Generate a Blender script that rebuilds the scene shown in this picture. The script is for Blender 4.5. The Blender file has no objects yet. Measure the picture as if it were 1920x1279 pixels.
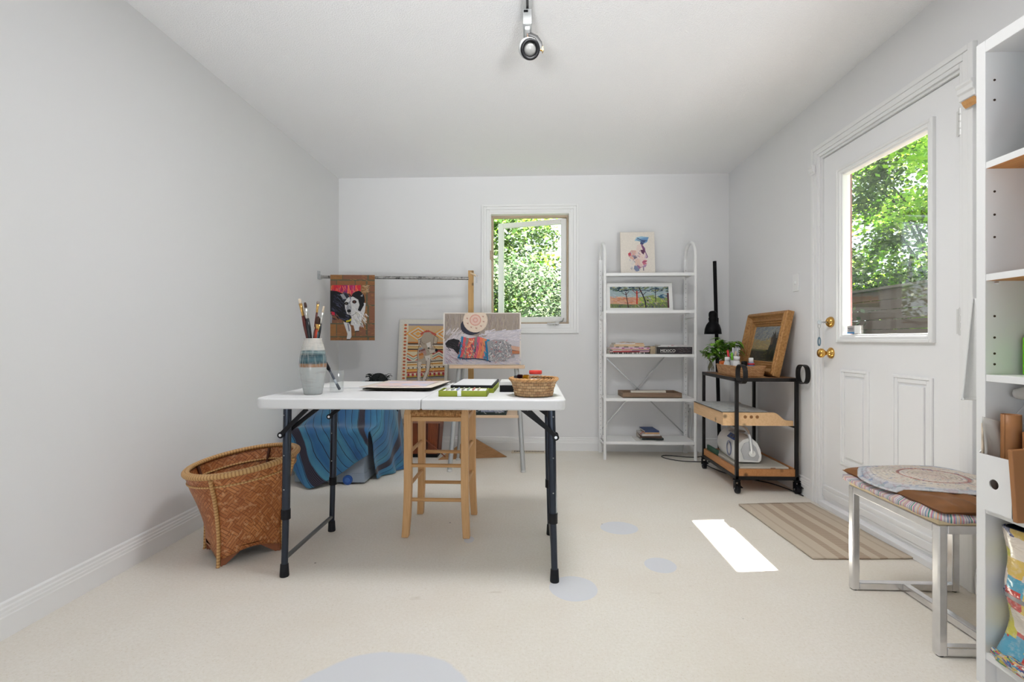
import bpy, bmesh, math, random
from mathutils import Matrix, Vector, Euler
random.seed(7)
C = bpy.context.scene.collection
PI = math.pi
RAD = math.radians

# ------------------------------------------------------------------ colours and materials
def lin(c):
    return c/12.92 if c <= 0.04045 else ((c+0.055)/1.055)**2.4
def rgb(r, g, b):
    return (lin(r/255), lin(g/255), lin(b/255), 1.0)
MATS = {}
def nodes(m):
    m.use_nodes = True
    nt = m.node_tree
    return nt, nt.nodes['Principled BSDF']
def N(nt, kind, **kw):
    n = nt.nodes.new(kind)
    for k, v in kw.items():
        if k in n.inputs: n.inputs[k].default_value = v
        else: setattr(n, k, v)
    return n
def mixrgb(nt, fac, a, b, blend='MIX'):
    n = nt.nodes.new('ShaderNodeMix'); n.data_type = 'RGBA'; n.blend_type = blend
    for sock, val in ((n.inputs[0], fac), (n.inputs[6], a), (n.inputs[7], b)):
        if hasattr(val, 'is_linked') or isinstance(val, bpy.types.NodeSocket): nt.links.new(val, sock)
        else: sock.default_value = val
    return n.outputs[2]
def mathn(nt, op, a, b=0.0, clamp=False):
    n = nt.nodes.new('ShaderNodeMath'); n.operation = op; n.use_clamp = clamp
    for i, val in enumerate((a, b)):
        if isinstance(val, bpy.types.NodeSocket): nt.links.new(val, n.inputs[i])
        else: n.inputs[i].default_value = val
    return n.outputs[0]
def ramp(nt, fac, stops, interp='LINEAR'):
    n = nt.nodes.new('ShaderNodeValToRGB'); cr = n.color_ramp; cr.interpolation = interp
    while len(cr.elements) < len(stops): cr.elements.new(0.5)
    for e, (p, c) in zip(cr.elements, stops): e.position = p; e.color = c
    nt.links.new(fac, n.inputs[0]); return n.outputs[0]
def objco(nt, scale=(1, 1, 1), rot=(0, 0, 0), src='Object'):
    tc = nt.nodes.new('ShaderNodeTexCoord'); mp = nt.nodes.new('ShaderNodeMapping')
    mp.inputs['Scale'].default_value = scale; mp.inputs['Rotation'].default_value = rot
    nt.links.new(tc.outputs[src], mp.inputs[0]); return mp.outputs[0]
def noise(nt, vec, scale, detail=3, rough=0.5, dist=0.0):
    n = N(nt, 'ShaderNodeTexNoise'); n.inputs['Scale'].default_value = scale; n.inputs['Detail'].default_value = detail
    n.inputs['Roughness'].default_value = rough; n.inputs['Distortion'].default_value = dist
    if vec is not None: nt.links.new(vec, n.inputs['Vector'])
    return n.outputs['Fac']
def bump(nt, p, h, strength=0.3, dist=0.002):
    b = N(nt, 'ShaderNodeBump'); b.inputs['Strength'].default_value = strength; b.inputs['Distance'].default_value = dist
    nt.links.new(h, b.inputs['Height']); nt.links.new(b.outputs[0], p.inputs['Normal'])
def mat(name, col, rough=0.6, metal=0.0, var=0.0, vscale=20, bmp=0.0, bscale=80, coat=0.0, trans=0.0, alpha=1.0, ior=1.45, spec=0.5):
    """plain surface with optional procedural colour variation and bump"""
    if name in MATS: return MATS[name]
    m = bpy.data.materials.new(name); nt, p = nodes(m)
    p.inputs['Base Color'].default_value = col; p.inputs['Roughness'].default_value = rough; p.inputs['Metallic'].default_value = metal
    p.inputs['Specular IOR Level'].default_value = spec; p.inputs['Coat Weight'].default_value = coat; p.inputs['IOR'].default_value = ior
    if trans: p.inputs['Transmission Weight'].default_value = trans
    if alpha < 1: p.inputs['Alpha'].default_value = alpha
    if var:
        f = noise(nt, objco(nt), vscale, 4)
        a = tuple(min(1, c*(1+var)) for c in col[:3])+(1,); b = tuple(c*(1-var) for c in col[:3])+(1,)
        nt.links.new(mixrgb(nt, ramp(nt, f, [(0.3, (0, 0, 0, 1)), (0.7, (1, 1, 1, 1))]), b, a), p.inputs['Base Color'])
    if bmp: bump(nt, p, noise(nt, objco(nt), bscale, 4), bmp)
    MATS[name] = m; return m
def wood(name, c1, c2, axis='Z', rough=0.5, scale=6, knots=False):
    if name in MATS: return MATS[name]
    m = bpy.data.materials.new(name); nt, p = nodes(m)
    s = {'X': (0.8, 12, 12), 'Y': (12, 0.8, 12), 'Z': (12, 12, 0.8)}[axis]
    v = objco(nt, s); f = noise(nt, v, scale, 5, 0.6, 1.2)
    col = mixrgb(nt, ramp(nt, f, [(0.3, (0, 0, 0, 1)), (0.7, (1, 1, 1, 1))]), c1, c2)
    if knots:
        vo = N(nt, 'ShaderNodeTexVoronoi'); vo.inputs['Scale'].default_value = 9
        nt.links.new(objco(nt), vo.inputs['Vector'])
        k = ramp(nt, vo.outputs['Distance'], [(0.06, (1, 1, 1, 1)), (0.16, (0, 0, 0, 1))])
        col = mixrgb(nt, k, col, tuple(c*0.35 for c in c1[:3])+(1,))
    nt.links.new(col, p.inputs['Base Color']); p.inputs['Roughness'].default_value = rough
    bump(nt, p, f, 0.12, 0.001)
    MATS[name] = m; return m
def vcol(name, rough=0.7, var=0.12, vscale=60, bmp=0.15, translucent=0.0):
    """pigment stored per face (attribute Col)"""
    if name in MATS: return MATS[name]
    m = bpy.data.materials.new(name); nt, p = nodes(m)
    a = nt.nodes.new('ShaderNodeAttribute'); a.attribute_name = 'Col'
    f = noise(nt, objco(nt), vscale, 4)
    g = ramp(nt, f, [(0.3, (1-var, 1-var, 1-var, 1)), (0.7, (1+var, 1+var, 1+var, 1))])
    col = mixrgb(nt, 1.0, a.outputs['Color'], g, 'MULTIPLY')
    nt.links.new(col, p.inputs['Base Color']); p.inputs['Roughness'].default_value = rough
    if bmp: bump(nt, p, f, bmp, 0.0008)
    if translucent:
        out = nt.nodes['Material Output']; t = nt.nodes.new('ShaderNodeBsdfTranslucent'); nt.links.new(col, t.inputs[0])
        ms = nt.nodes.new('ShaderNodeMixShader'); ms.inputs[0].default_value = translucent
        nt.links.new(p.outputs[0], ms.inputs[1]); nt.links.new(t.outputs[0], ms.inputs[2]); nt.links.new(ms.outputs[0], out.inputs[0])
    MATS[name] = m; return m
def thin_glass(name, tint=(1, 1, 1, 1), refl=0.06, edge=0.35):
    if name in MATS: return MATS[name]
    m = bpy.data.materials.new(name); nt, p = nodes(m); out = nt.nodes['Material Output']
    tr = nt.nodes.new('ShaderNodeBsdfTransparent'); tr.inputs[0].default_value = tint
    gl = nt.nodes.new('ShaderNodeBsdfGlossy'); gl.inputs['Roughness'].default_value = 0.02
    lw = nt.nodes.new('ShaderNodeLayerWeight'); lw.inputs[0].default_value = edge
    f = mathn(nt, 'ADD', mathn(nt, 'MULTIPLY', lw.outputs['Facing'], edge), refl, True)
    ms = nt.nodes.new('ShaderNodeMixShader'); nt.links.new(f, ms.inputs[0])
    nt.links.new(tr.outputs[0], ms.inputs[1]); nt.links.new(gl.outputs[0], ms.inputs[2]); nt.links.new(ms.outputs[0], out.inputs[0])
    nt.nodes.remove(p); MATS[name] = m; return m

# ------------------------------------------------------------------ mesh builder
class MB:
    def __init__(s): s.v = []; s.f = []; s.m = []; s.s = []; s.c = []; s.uv = {}
    def face(s, idx, m=0, smooth=False, col=None, uv=None):
        if uv: s.uv[len(s.f)] = uv
        s.f.append(tuple(idx)); s.m.append(m); s.s.append(smooth); s.c.append(col)
    def add(s, pts):
        n = len(s.v); s.v.extend([tuple(p) for p in pts]); return n
    def box(s, x0, x1, y0, y1, z0, z1, m=0, col=None):
        x0, x1 = sorted((x0, x1)); y0, y1 = sorted((y0, y1)); z0, z1 = sorted((z0, z1))
        n = s.add([(x0, y0, z0), (x1, y0, z0), (x1, y1, z0), (x0, y1, z0), (x0, y0, z1), (x1, y0, z1), (x1, y1, z1), (x0, y1, z1)])
        for q in ((0, 3, 2, 1), (4, 5, 6, 7), (0, 1, 5, 4), (1, 2, 6, 5), (2, 3, 7, 6), (3, 0, 4, 7)):
            s.face([n+i for i in q], m, False, col)
        return s
    def xbox(s, M, sx, sy, sz, m=0, col=None):
        k = len(s.v); s.box(-sx/2, sx/2, -sy/2, sy/2, -sz/2, sz/2, m, col)
        for i in range(k, len(s.v)): s.v[i] = tuple(M @ Vector(s.v[i]))
        return s
    def bar(s, a, b, w, h, m=0, up=(0, 0, 1), col=None):
        """rectangular bar from a to b; w across, h along the up hint"""
        a, b = Vector(a), Vector(b); d = (b-a); L = d.length; d.normalize(); u = Vector(up)
        if abs(d.dot(u)) > 0.99: u = Vector((0, 1, 0))
        x = d.cross(u).normalized(); z = x.cross(d).normalized()
        M = Matrix((( x.x, d.x, z.x, 0), (x.y, d.y, z.y, 0), (x.z, d.z, z.z, 0), (0, 0, 0, 1)))
        M.translation = (a+b)/2
        return s.xbox(M, w, L, h, m, col)
    def prism(s, poly, fn, a0, a1, m=0, col=None):
        """2-D outline extruded: fn(p, q, a) -> point"""
        k = len(poly); n = s.add([fn(p[0], p[1], a0) for p in poly]+[fn(p[0], p[1], a1) for p in poly])
        s.face([n+i for i in range(k)], m, False, col); s.face([n+k+i for i in reversed(range(k))], m, False, col)
        for i in range(k):
            j = (i+1) % k; s.face([n+i, n+k+i, n+k+j, n+j], m, False, col)
        return s
    def tube(s, path, r, n=10, m=0, closed=False, caps=True, col=None, ratio=1.0, up=None, uvlen=False):
        P = [Vector(p) for p in path]; K = len(P); R = r if isinstance(r, (list, tuple)) else [r]*K
        rings = []; ref = None; acc = 0
        for i in range(K):
            if closed: d = P[(i+1) % K]-P[i-1]
            else: d = P[min(i+1, K-1)]-P[max(i-1, 0)]
            d.normalize()
            if up is not None: ref = Vector(up)
            if ref is None:
                ref = Vector((0, 0, 1)) if abs(d.z) < 0.9 else Vector((1, 0, 0))
            x = d.cross(ref)
            if x.length < 1e-5: x = d.cross(Vector((0.3, 1, 0.2)))
            x.normalize(); z = x.cross(d).normalized()
            if up is None: ref = z
            rings.append(s.add([P[i]+x*(R[i]*math.cos(2*PI*j/n))+z*(R[i]*ratio*math.sin(2*PI*j/n)) for j in range(n)]))
        seg = K if closed else K-1
        for i in range(seg):
            a, b = rings[i], rings[(i+1) % K]
            L = (P[(i+1) % K]-P[i]).length
            for j in range(n):
                q = (j+1) % n
                s.face([a+j, a+q, b+q, b+j], m, True, col, [(acc, j/n), (acc, (j+1)/n), (acc+L, (j+1)/n), (acc+L, j/n)])
            acc += L
        if caps and not closed:
            for k, rev in ((rings[0], True), (rings[-1], False)):
                c = s.add(s.v[k:k+n]); ids = [c+j for j in range(n)]
                s.face(ids[::-1] if rev else ids, m, False, col)
        return s
    def cyl(s, a, b, r0, r1=None, n=16, m=0, col=None): return s.tube([a, b], [r0, r0 if r1 is None else r1], n, m, col=col)
    def lathe(s, prof, c=(0, 0, 0), n=24, m=0, col=None, M=None, sq=0.0):
        rings = []
        for r, z in prof:
            pts = [Vector((r*math.cos(2*PI*j/n), r*math.sin(2*PI*j/n), z)) for j in range(n)]
            rings.append(s.add([(M @ p if M else p+Vector(c)) for p in pts]))
        for i in range(len(prof)-1):
            a, b = rings[i], rings[i+1]
            for j in range(n):
                q = (j+1) % n; s.face([a+j, a+q, b+q, b+j], m, True, col)
        if prof[0][0] > 1e-6: s.face([rings[0]+j for j in reversed(range(n))], m, False, col)
        if prof[-1][0] > 1e-6: s.face([rings[-1]+j for j in range(n)], m, False, col)
        return s
    def ball(s, c, r, n=12, m=0, col=None, M=None):
        rx, ry, rz = r if isinstance(r, (tuple, list)) else (r, r, r); h = max(4, n//2); rings = []
        for i in range(h+1):
            t = PI*i/h; pts = [Vector((rx*math.sin(t)*math.cos(2*PI*j/n), ry*math.sin(t)*math.sin(2*PI*j/n), -rz*math.cos(t))) for j in range(n)]
            rings.append(s.add([(M @ p if M else p)+Vector(c) for p in pts]))
        for i in range(h):
            for j in range(n):
                q = (j+1) % n; s.face([rings[i]+j, rings[i]+q, rings[i+1]+q, rings[i+1]+j], m, True, col)
        return s
    def grid(s, fn, nu, nv, m=0, closed=False, smooth=True, col=None, uvs=(1, 1)):
        """fn(u, v) in 0..1 -> point"""
        cols = nu if closed else nu+1
        n = s.add([fn(i/nu, j/nv) for j in range(nv+1) for i in range(cols)])
        for j in range(nv):
            for i in range(nu):
                a = n+j*cols+i; b = n+j*cols+(i+1) % cols; d = n+(j+1)*cols+i; e = n+(j+1)*cols+(i+1) % cols
                U0, U1, V0, V1 = i/nu*uvs[0], (i+1)/nu*uvs[0], j/nv*uvs[1], (j+1)/nv*uvs[1]
                s.face([a, b, e, d], m, smooth, col(i/nu, j/nv) if callable(col) else col, [(U0, V0), (U1, V0), (U1, V1), (U0, V1)])
        return s
    def xform(s, M, start=0):
        for i in range(start, len(s.v)): s.v[i] = tuple(M @ Vector(s.v[i]))
        return s
    def mesh(s, name, mats, inv=None):
        me = bpy.data.meshes.new(name)
        vs = [tuple(inv @ Vector(p)) for p in s.v] if inv is not None else s.v
        me.from_pydata(vs, [], s.f)
        for m in (mats if isinstance(mats, (list, tuple)) else [mats]): me.materials.append(m)
        me.polygons.foreach_set('material_index', s.m); me.polygons.foreach_set('use_smooth', s.s)
        if s.uv:
            lay = me.uv_layers.new(name='UVMap')
            for p in me.polygons:
                u = s.uv.get(p.index)
                if u:
                    for li, c in zip(p.loop_indices, u): lay.data[li].uv = c
        if any(c is not None for c in s.c):
            at = me.color_attributes.new('Col', 'FLOAT_COLOR', 'CORNER'); buf = []
            for p in me.polygons: buf.extend(list(s.c[p.index] or (1, 1, 1, 1))*p.loop_total)
            at.data.foreach_set('color', buf)
        me.validate(); me.update(); return me

# ------------------------------------------------------------------ objects
ROOTM = {}
def tag(o, label=None, cat=None, group=None, kind=None):
    if label: o['label'] = label
    if cat: o['category'] = cat
    if group: o['group'] = group
    if kind: o['kind'] = kind
    return o
def thing(name, label, cat, loc=(0, 0, 0), rz=0.0, group=None, M=None):
    o = bpy.data.objects.new(name, None); o.empty_display_size = 0.05; C.objects.link(o)
    MM = M if M is not None else Matrix.Translation(loc) @ Matrix.Rotation(rz, 4, 'Z')
    o.matrix_world = MM; ROOTM[o.name] = MM.copy()
    return tag(o, label, cat, group)
def mods(o, bevel=0.0, solid=0.0, sub=0, seg=2):
    if solid:
        md = o.modifiers.new('s', 'SOLIDIFY'); md.thickness = solid; md.offset = 0
    if bevel:
        md = o.modifiers.new('b', 'BEVEL'); md.width = bevel; md.segments = seg; md.limit_method = 'ANGLE'; md.angle_limit = RAD(50)
    if sub:
        md = o.modifiers.new('d', 'SUBSURF'); md.levels = sub; md.render_levels = sub
def part(name, mb, mats, root, parent=None, world=True, label=None, bevel=0.0, solid=0.0, sub=0, seg=2):
    M = ROOTM[root.name]
    o = bpy.data.objects.new(name, mb.mesh(name, mats, M.inverted() if world else None)); C.objects.link(o)
    o.parent = parent or root
    if label: o['label'] = label
    mods(o, bevel, solid, sub, seg); return o
def solo(name, mb, mats, label=None, cat=None, group=None, M=None, kind=None, bevel=0.0, solid=0.0, sub=0, seg=2):
    """a top-level thing that is one mesh; world coordinates unless M is given"""
    if M is None:
        xs = [p[0] for p in mb.v]; ys = [p[1] for p in mb.v]; zs = [p[2] for p in mb.v]
        M = Matrix.Translation(((min(xs)+max(xs))/2, (min(ys)+max(ys))/2, min(zs))); inv = M.inverted()
    else: inv = None
    o = bpy.data.objects.new(name, mb.mesh(name, mats, inv)); C.objects.link(o); o.matrix_world = M; ROOTM[o.name] = M.copy()
    mods(o, bevel, solid, sub, seg)
    return tag(o, label, cat, group, kind)
def struct(name, mb, mats, **kw): return solo(name, mb, mats, kind='structure', **kw)
def lean(x, y, z, rz=0.0, tilt=0.0): return Matrix.Translation((x, y, z)) @ Matrix.Rotation(rz, 4, 'Z') @ Matrix.Rotation(-tilt, 4, 'X')
def arc(c, r, a0, a1, n, fn): return [fn(c[0]+r*math.cos(a0+(a1-a0)*i/n), c[1]+r*math.sin(a0+(a1-a0)*i/n)) for i in range(n+1)]

class Pic:
    """flat artwork: pigment patches laid one over another on a board; u right, v down, both 0..1; front faces -Y"""
    def __init__(s, w, h, y=0.0, x0=0.0, z0=0.0): s.w, s.h, s.mb, s.k, s.y, s.x0, s.z0 = w, h, MB(), 0, y, x0, z0
    def P(s, u, v): return (s.x0+(u-0.5)*s.w, s.y-0.00006*s.k, s.z0+(1-v)*s.h)
    def poly(s, pts, col, lay=True):
        if lay: s.k += 1
        n = s.mb.add([s.P(min(1, max(0, u)), min(1, max(0, v))) for u, v in pts]); s.mb.face([n+i for i in range(len(pts))], 0, False, col)
    def rect(s, u0, v0, u1, v1, col, lay=True): s.poly([(u0, v1), (u1, v1), (u1, v0), (u0, v0)], col, lay)
    def ell(s, u, v, ru, rv, col, n=22, rot=0.0, lay=True, wob=0.0):
        pts = []
        for i in range(n):
            t = 2*PI*i/n; k = 1+wob*math.sin(3*t+u*40)+wob*0.6*math.sin(7*t+v*31)
            a, b = ru*s.w*math.cos(t)*k, rv*s.h*math.sin(t)*k
            pts.append((u+(a*math.cos(rot)-b*math.sin(rot))/s.w, v+(a*math.sin(rot)+b*math.cos(rot))/s.h))
        s.poly(pts, col, lay)
    def line(s, pts, wd, col, lay=True):
        if lay: s.k += 1
        for (a, b) in zip(pts[:-1], pts[1:]):
            dx, dy = (b[0]-a[0])*s.w, (b[1]-a[1])*s.h; L = math.hypot(dx, dy) or 1; nx, ny = -dy/L*wd/2/s.w, dx/L*wd/2/s.h
            s.poly([(a[0]-nx, a[1]-ny), (b[0]-nx, b[1]-ny), (b[0]+nx, b[1]+ny), (a[0]+nx, a[1]+ny)], col, False)
    def scrib(s, u0, v0, u1, v1, n, wd, cols, L=0.05, ang=None, inside=None):
        s.k += 1
        for i in range(n):
            u, v = random.uniform(u0, u1), random.uniform(v0, v1)
            if inside and not inside(u, v): continue
            a = random.uniform(0, 2*PI) if ang is None else ang+random.uniform(-0.35, 0.35); l = L*random.uniform(0.5, 1.2)
            s.line([(u, v), (u+math.cos(a)*l/s.w*0.5, v+math.sin(a)*l/s.h*0.5)], wd*random.uniform(0.6, 1.3), random.choice(cols), i % 9 == 0)

PAINT = vcol('paint_pigment', 0.8, 0.05, 120, 0.1)
W_WALL = mat('wall_paint_white', (0.79, 0.79, 0.80, 1), 0.7, bmp=0.05, bscale=180)
W_TRIM = mat('trim_gloss_white', (0.84, 0.84, 0.84, 1), 0.38)
W_DOOR = mat('door_paint_white', (0.86, 0.86, 0.87, 1), 0.4)
WHITE = mat('white_plain', (0.82, 0.82, 0.81, 1), 0.5)
WMETAL = mat('white_enamel_metal', (0.84, 0.84, 0.84, 1), 0.4)
BLACK = mat('black_plain', (0.008, 0.008, 0.009, 1), 0.5, spec=0.2)
BRASS = mat('polished_brass', rgb(214, 168, 92), 0.16, 1.0)
CHROME = mat('brushed_chrome', (0.78, 0.78, 0.8, 1), 0.22, 1.0, var=0.06, vscale=30)
STEEL = mat('grey_steel', (0.45, 0.46, 0.47, 1), 0.35, 0.9)
GLASS = thin_glass('window_glass', (0.97, 0.985, 0.975, 1), 0.03, 0.25)
JARGLASS = thin_glass('clear_tableware_glass', (0.975, 0.985, 0.985, 1), 0.03, 0.28)

# ------------------------------------------------------------------ room shell
LX, RX, BY, FY, CZ = -1.726, 1.707, 4.28, -1.9, 2.415
# floor with its repair patches
def floor_mat():
    m = bpy.data.materials.new('cream_sheet_vinyl'); nt, p = nodes(m)
    co = objco(nt)
    f1 = noise(nt, co, 95, 5, 0.65); f2 = noise(nt, co, 2.2, 4, 0.55); f3 = noise(nt, co, 160, 2, 0.5)
    c = mixrgb(nt, ramp(nt, f1, [(0.35, (0, 0, 0, 1)), (0.65, (1, 1, 1, 1))]), rgb(225, 219, 209), rgb(233, 228, 220))
    c = mixrgb(nt, ramp(nt, f2, [(0.42, (0, 0, 0, 1)), (0.7, (0.35, 0.35, 0.35, 1))]), c, rgb(217, 206, 190))
    c = mixrgb(nt, ramp(nt, f3, [(0.30, (0.55, 0.55, 0.55, 1)), (0.38, (0, 0, 0, 1))]), c, rgb(206, 192, 170))
    # worn dark scuffs: a sparse stretched noise
    sc = noise(nt, objco(nt, (2.2, 7, 1)), 2.4, 3, 0.6)
    c = mixrgb(nt, ramp(nt, sc, [(0.68, (0, 0, 0, 1)), (0.76, (0.4, 0.4, 0.4, 1))]), c, rgb(186, 174, 156))
    vo = N(nt, 'ShaderNodeTexVoronoi'); vo.inputs['Scale'].default_value = 3.6; nt.links.new(co, vo.inputs['Vector'])
    c = mixrgb(nt, ramp(nt, vo.outputs['Distance'], [(0.014, (0.8, 0.8, 0.8, 1)), (0.022, (0, 0, 0, 1))]), c, rgb(60, 50, 44))
    wob = noise(nt, co, 9, 2)
    for (x, y, rx, ry) in ((0.452, 2.535, 0.098, 0.088), (0.556, 2.122, 0.068, 0.074), (0.163, 1.912, 0.096, 0.098), (-0.415, 1.215, 0.292, 0.292), (-0.305, 2.355, 0.025, 0.04)):
        mp = nt.nodes.new('ShaderNodeMapping'); mp.inputs['Location'].default_value = (-x/rx, -y/ry, 0); mp.inputs['Scale'].default_value = (1/rx, 1/ry, 0)
        tc = nt.nodes.new('ShaderNodeTexCoord'); nt.links.new(tc.outputs['Object'], mp.inputs[0])
        ln = nt.nodes.new('ShaderNodeVectorMath'); ln.operation = 'LENGTH'; nt.links.new(mp.outputs[0], ln.inputs[0])
        d = mathn(nt, 'ADD', ln.outputs['Value'], mathn(nt, 'MULTIPLY', mathn(nt, 'SUBTRACT', wob, 0.5), 0.12))
        c = mixrgb(nt, ramp(nt, d, [(0.96, (0.92, 0.92, 0.92, 1)), (1.0, (0, 0, 0, 1))]), c, rgb(214, 216, 222))
    nt.links.new(c, p.inputs['Base Color']); p.inputs['Roughness'].default_value = 0.55
    bump(nt, p, f1, 0.08, 0.001); return m
solo('floor', MB().box(LX-0.15, RX+0.15, FY-0.15, BY+0.15, -0.12, 0), floor_mat(), kind='structure', M=Matrix())
def ceil_mat():
    m = bpy.data.materials.new('popcorn_ceiling'); nt, p = nodes(m); p.inputs['Base Color'].default_value = (0.92, 0.92, 0.93, 1); p.inputs['Roughness'].default_value = 0.85
    f = noise(nt, objco(nt), 140, 3, 0.6); bump(nt, p, ramp(nt, f, [(0.45, (0, 0, 0, 1)), (0.62, (1, 1, 1, 1))]), 0.45, 0.004); return m
struct('ceiling', MB().box(LX-0.15, RX+0.15, FY-0.15, BY+0.15, CZ, CZ+0.15), ceil_mat())
struct('wall_left', MB().box(LX-0.15, LX, FY-0.15, BY+0.15, 0, CZ), W_WALL)
# back wall with the window opening, right wall with the door opening, front wall with an added opening behind the camera to let light in
WX0, WX1, WZ0, WZ1 = -0.372, 0.339, 1.102, 2.093
struct('wall_back', MB().box(LX, WX0, BY, BY+0.15, 0, CZ).box(WX1, RX, BY, BY+0.15, 0, CZ).box(WX0, WX1, BY, BY+0.15, 0, WZ0).box(WX0, WX1, BY, BY+0.15, WZ1, CZ), W_WALL)
DY0, DY1, DZ1 = 1.985, 2.95, 2.06
struct('wall_right', MB().box(RX, RX+0.15, FY-0.15, DY0, 0, CZ).box(RX, RX+0.15, DY1, BY+0.15, 0, CZ).box(RX, RX+0.15, DY0, DY1, DZ1, CZ), W_WALL)
OX0, OX1, OZ0, OZ1 = -1.45, 1.68, 0.05, 0.95
struct('wall_front', MB().box(LX, OX0, FY-0.15, FY, 0, CZ).box(OX1, RX, FY-0.15, FY, 0, CZ).box(OX0, OX1, FY-0.15, FY, 0, OZ0).box(OX0, OX1, FY-0.15, FY, OZ1, CZ), W_WALL)
# baseboards: stepped colonial profile
BP = [(0, 0), (0.014, 0), (0.014, 0.070), (0.0115, 0.074), (0.0115, 0.083), (0.009, 0.087), (0.009, 0.096), (0.006, 0.101), (0.006, 0.112), (0, 0.118)]
struct('baseboard_left', MB().prism(BP, lambda a, b, t: (LX+a, t, b), FY, BY), W_TRIM)
struct('baseboard_back', MB().prism(BP, lambda a, b, t: (t, BY-a, b), LX, RX), W_TRIM)
struct('baseboard_right', MB().prism(BP, lambda a, b, t: (RX-a, t, b), 3.012, BY).prism(BP, lambda a, b, t: (RX-a, t, b), FY, 1.93), W_TRIM)

# ------------------------------------------------------------------ window_1 (casement, ajar)
w1 = thing('window_1', 'white casement window swung slightly outward in the back wall', 'window', (0, BY, WZ0)); w1['kind'] = 'structure'
cs = MB()
cx0, cx1, cz0, cz1 = -0.443, 0.410, 1.031, 2.164
def molding(mb, x0, x1, z0, z1, wd, y):       # picture-frame casing in three steps
    for k, (a, b, t) in enumerate(((0, 0.02, 0.020), (0.02, 0.045, 0.015), (0.045, wd, 0.011))):
        mb.box(x0+a, x0+b, y-t, y, z0+a, z1-a); mb.box(x1-b, x1-a, y-t, y, z0+a, z1-a)
        mb.box(x0+b, x1-b, y-t, y, z1-b, z1-a); mb.box(x0+b, x1-b, y-t, y, z0+a, z0+b)
molding(cs, cx0, cx1, cz0, cz1, 0.071, BY)
part('casing', cs, W_TRIM, w1, bevel=0.0025)
TAN = mat('bare_tan_jamb', rgb(186, 166, 146), 0.6, var=0.06)
ij = MB()     # white reveal then tan jamb stop
for (a, b, y0, y1, mi) in ((0, 0.012, BY-0.005, BY+0.075, 0), (0, 0.028, BY+0.06, BY+0.11, 1)):
    ij.box(WX0+a, WX0+b, y0, y1, WZ0+a, WZ1-a, mi); ij.box(WX1-b, WX1-a, y0, y1, WZ0+a, WZ1-a, mi)
    ij.box(WX0+b, WX1-b, y0, y1, WZ1-b, WZ1-a, mi); ij.box(WX0+b, WX1-b, y0, y1, WZ0+a, WZ0+b, mi)
part('jamb', ij, [W_TRIM, TAN], w1)
SM = Matrix.Translation((WX1-0.03, BY+0.085, 0)) @ Matrix.Rotation(RAD(-16), 4, 'Z')
sw = (WX1-WX0)-0.062; sz0, sz1 = WZ0+0.03, WZ1-0.032
sa = MB()
for b in ((-sw, -sw+0.05, sz0, sz1), (-0.05, 0, sz0, sz1), (-sw+0.05, -0.05, sz0, sz0+0.05), (-sw+0.05, -0.05, sz1-0.045, sz1)):
    sa.box(b[0], b[1], 0, 0.035, b[2], b[3])
sa.xform(SM); sash = part('sash', sa, W_TRIM, w1, bevel=0.003)
part('pane', MB().box(-sw+0.048, -0.048, 0.016, 0.020, sz0+0.048, sz1-0.043).xform(SM), GLASS, w1, parent=sash)
ck = MB().box(0.135, 0.235, BY-0.045, BY-0.012, 1.108, 1.122).box(0.21, 0.235, BY-0.04, BY+0.07, 1.118, 1.13).cyl((0.2, BY-0.03, 1.10), (0.2, BY-0.03, 1.122), 0.012).tube([(0.23, BY-0.01, 1.125), (0.27, BY+0.03, 1.14), (0.285, BY+0.08, 1.165)], 0.006, 8)
part('crank_handle', ck, mat('crank_grey', (0.45, 0.44, 0.43, 1), 0.4, 0.5), w1, bevel=0.002, label='grey crank handle')
part('latch', MB().box(WX0+0.005, WX0+0.02, BY-0.015, BY+0.06, 1.68, 1.76).box(WX0+0.008, WX0+0.03, BY-0.02, BY-0.008, 1.695, 1.73), TAN, w1, bevel=0.003)

# ------------------------------------------------------------------ door_1
d1 = thing('door_1', 'white exterior door with a tall glass light in the right wall', 'door', (RX, 2.47, 0)); d1['kind'] = 'structure'
dx = RX+0.012                                # door face
y0, y1, z0, z1 = 2.004, 2.932, 0.035, 2.038
gy0, gy1, gz0, gz1 = 2.172, 2.762, 0.998, 1.888
slab = MB()
slab.box(dx, dx+0.042, y0, gy0, z0, z1).box(dx, dx+0.042, gy1, y1, z0, z1).box(dx, dx+0.042, gy0, gy1, z0, gz0).box(dx, dx+0.042, gy0, gy1, gz1, z1)
part('door_slab', slab, W_DOOR, d1)
def ring(mb, x0, x1, ya, yb, za, zb, w):       # rectangular ring in the YZ plane
    mb.box(x0, x1, ya, ya+w, za, zb); mb.box(x0, x1, yb-w, yb, za, zb); mb.box(x0, x1, ya+w, yb-w, za, za+w); mb.box(x0, x1, ya+w, yb-w, zb-w, zb)
gf = MB(); ring(gf, dx-0.018, dx+0.002, 2.138, 2.800, 0.960, 1.926, 0.016); ring(gf, dx-0.012, dx+0.002, 2.152, 2.786, 0.974, 1.912, 0.018); ring(gf, dx-0.004, dx+0.03, 2.166, 2.772, 0.988, 1.898, 0.014)
part('glass_frame', gf, W_TRIM, d1, bevel=0.004)
part('pane', MB().box(dx+0.020, dx+0.025, gy0, gy1, gz0, gz1), GLASS, d1)
st = MB().box(dx+0.0185, dx+0.0195, 2.64, 2.752, 1.006, 1.050, 0).box(dx+0.0178, dx+0.0186, 2.642, 2.69, 1.008, 1.050, 1).box(dx+0.0178, dx+0.0186, 2.692, 2.752, 1.006, 1.016, 2).box(dx+0.0178, dx+0.0186, 2.70, 2.745, 1.034, 1.038, 3).box(dx+0.0178, dx+0.0186, 2.70, 2.735, 1.026, 1.029, 3)
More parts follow.
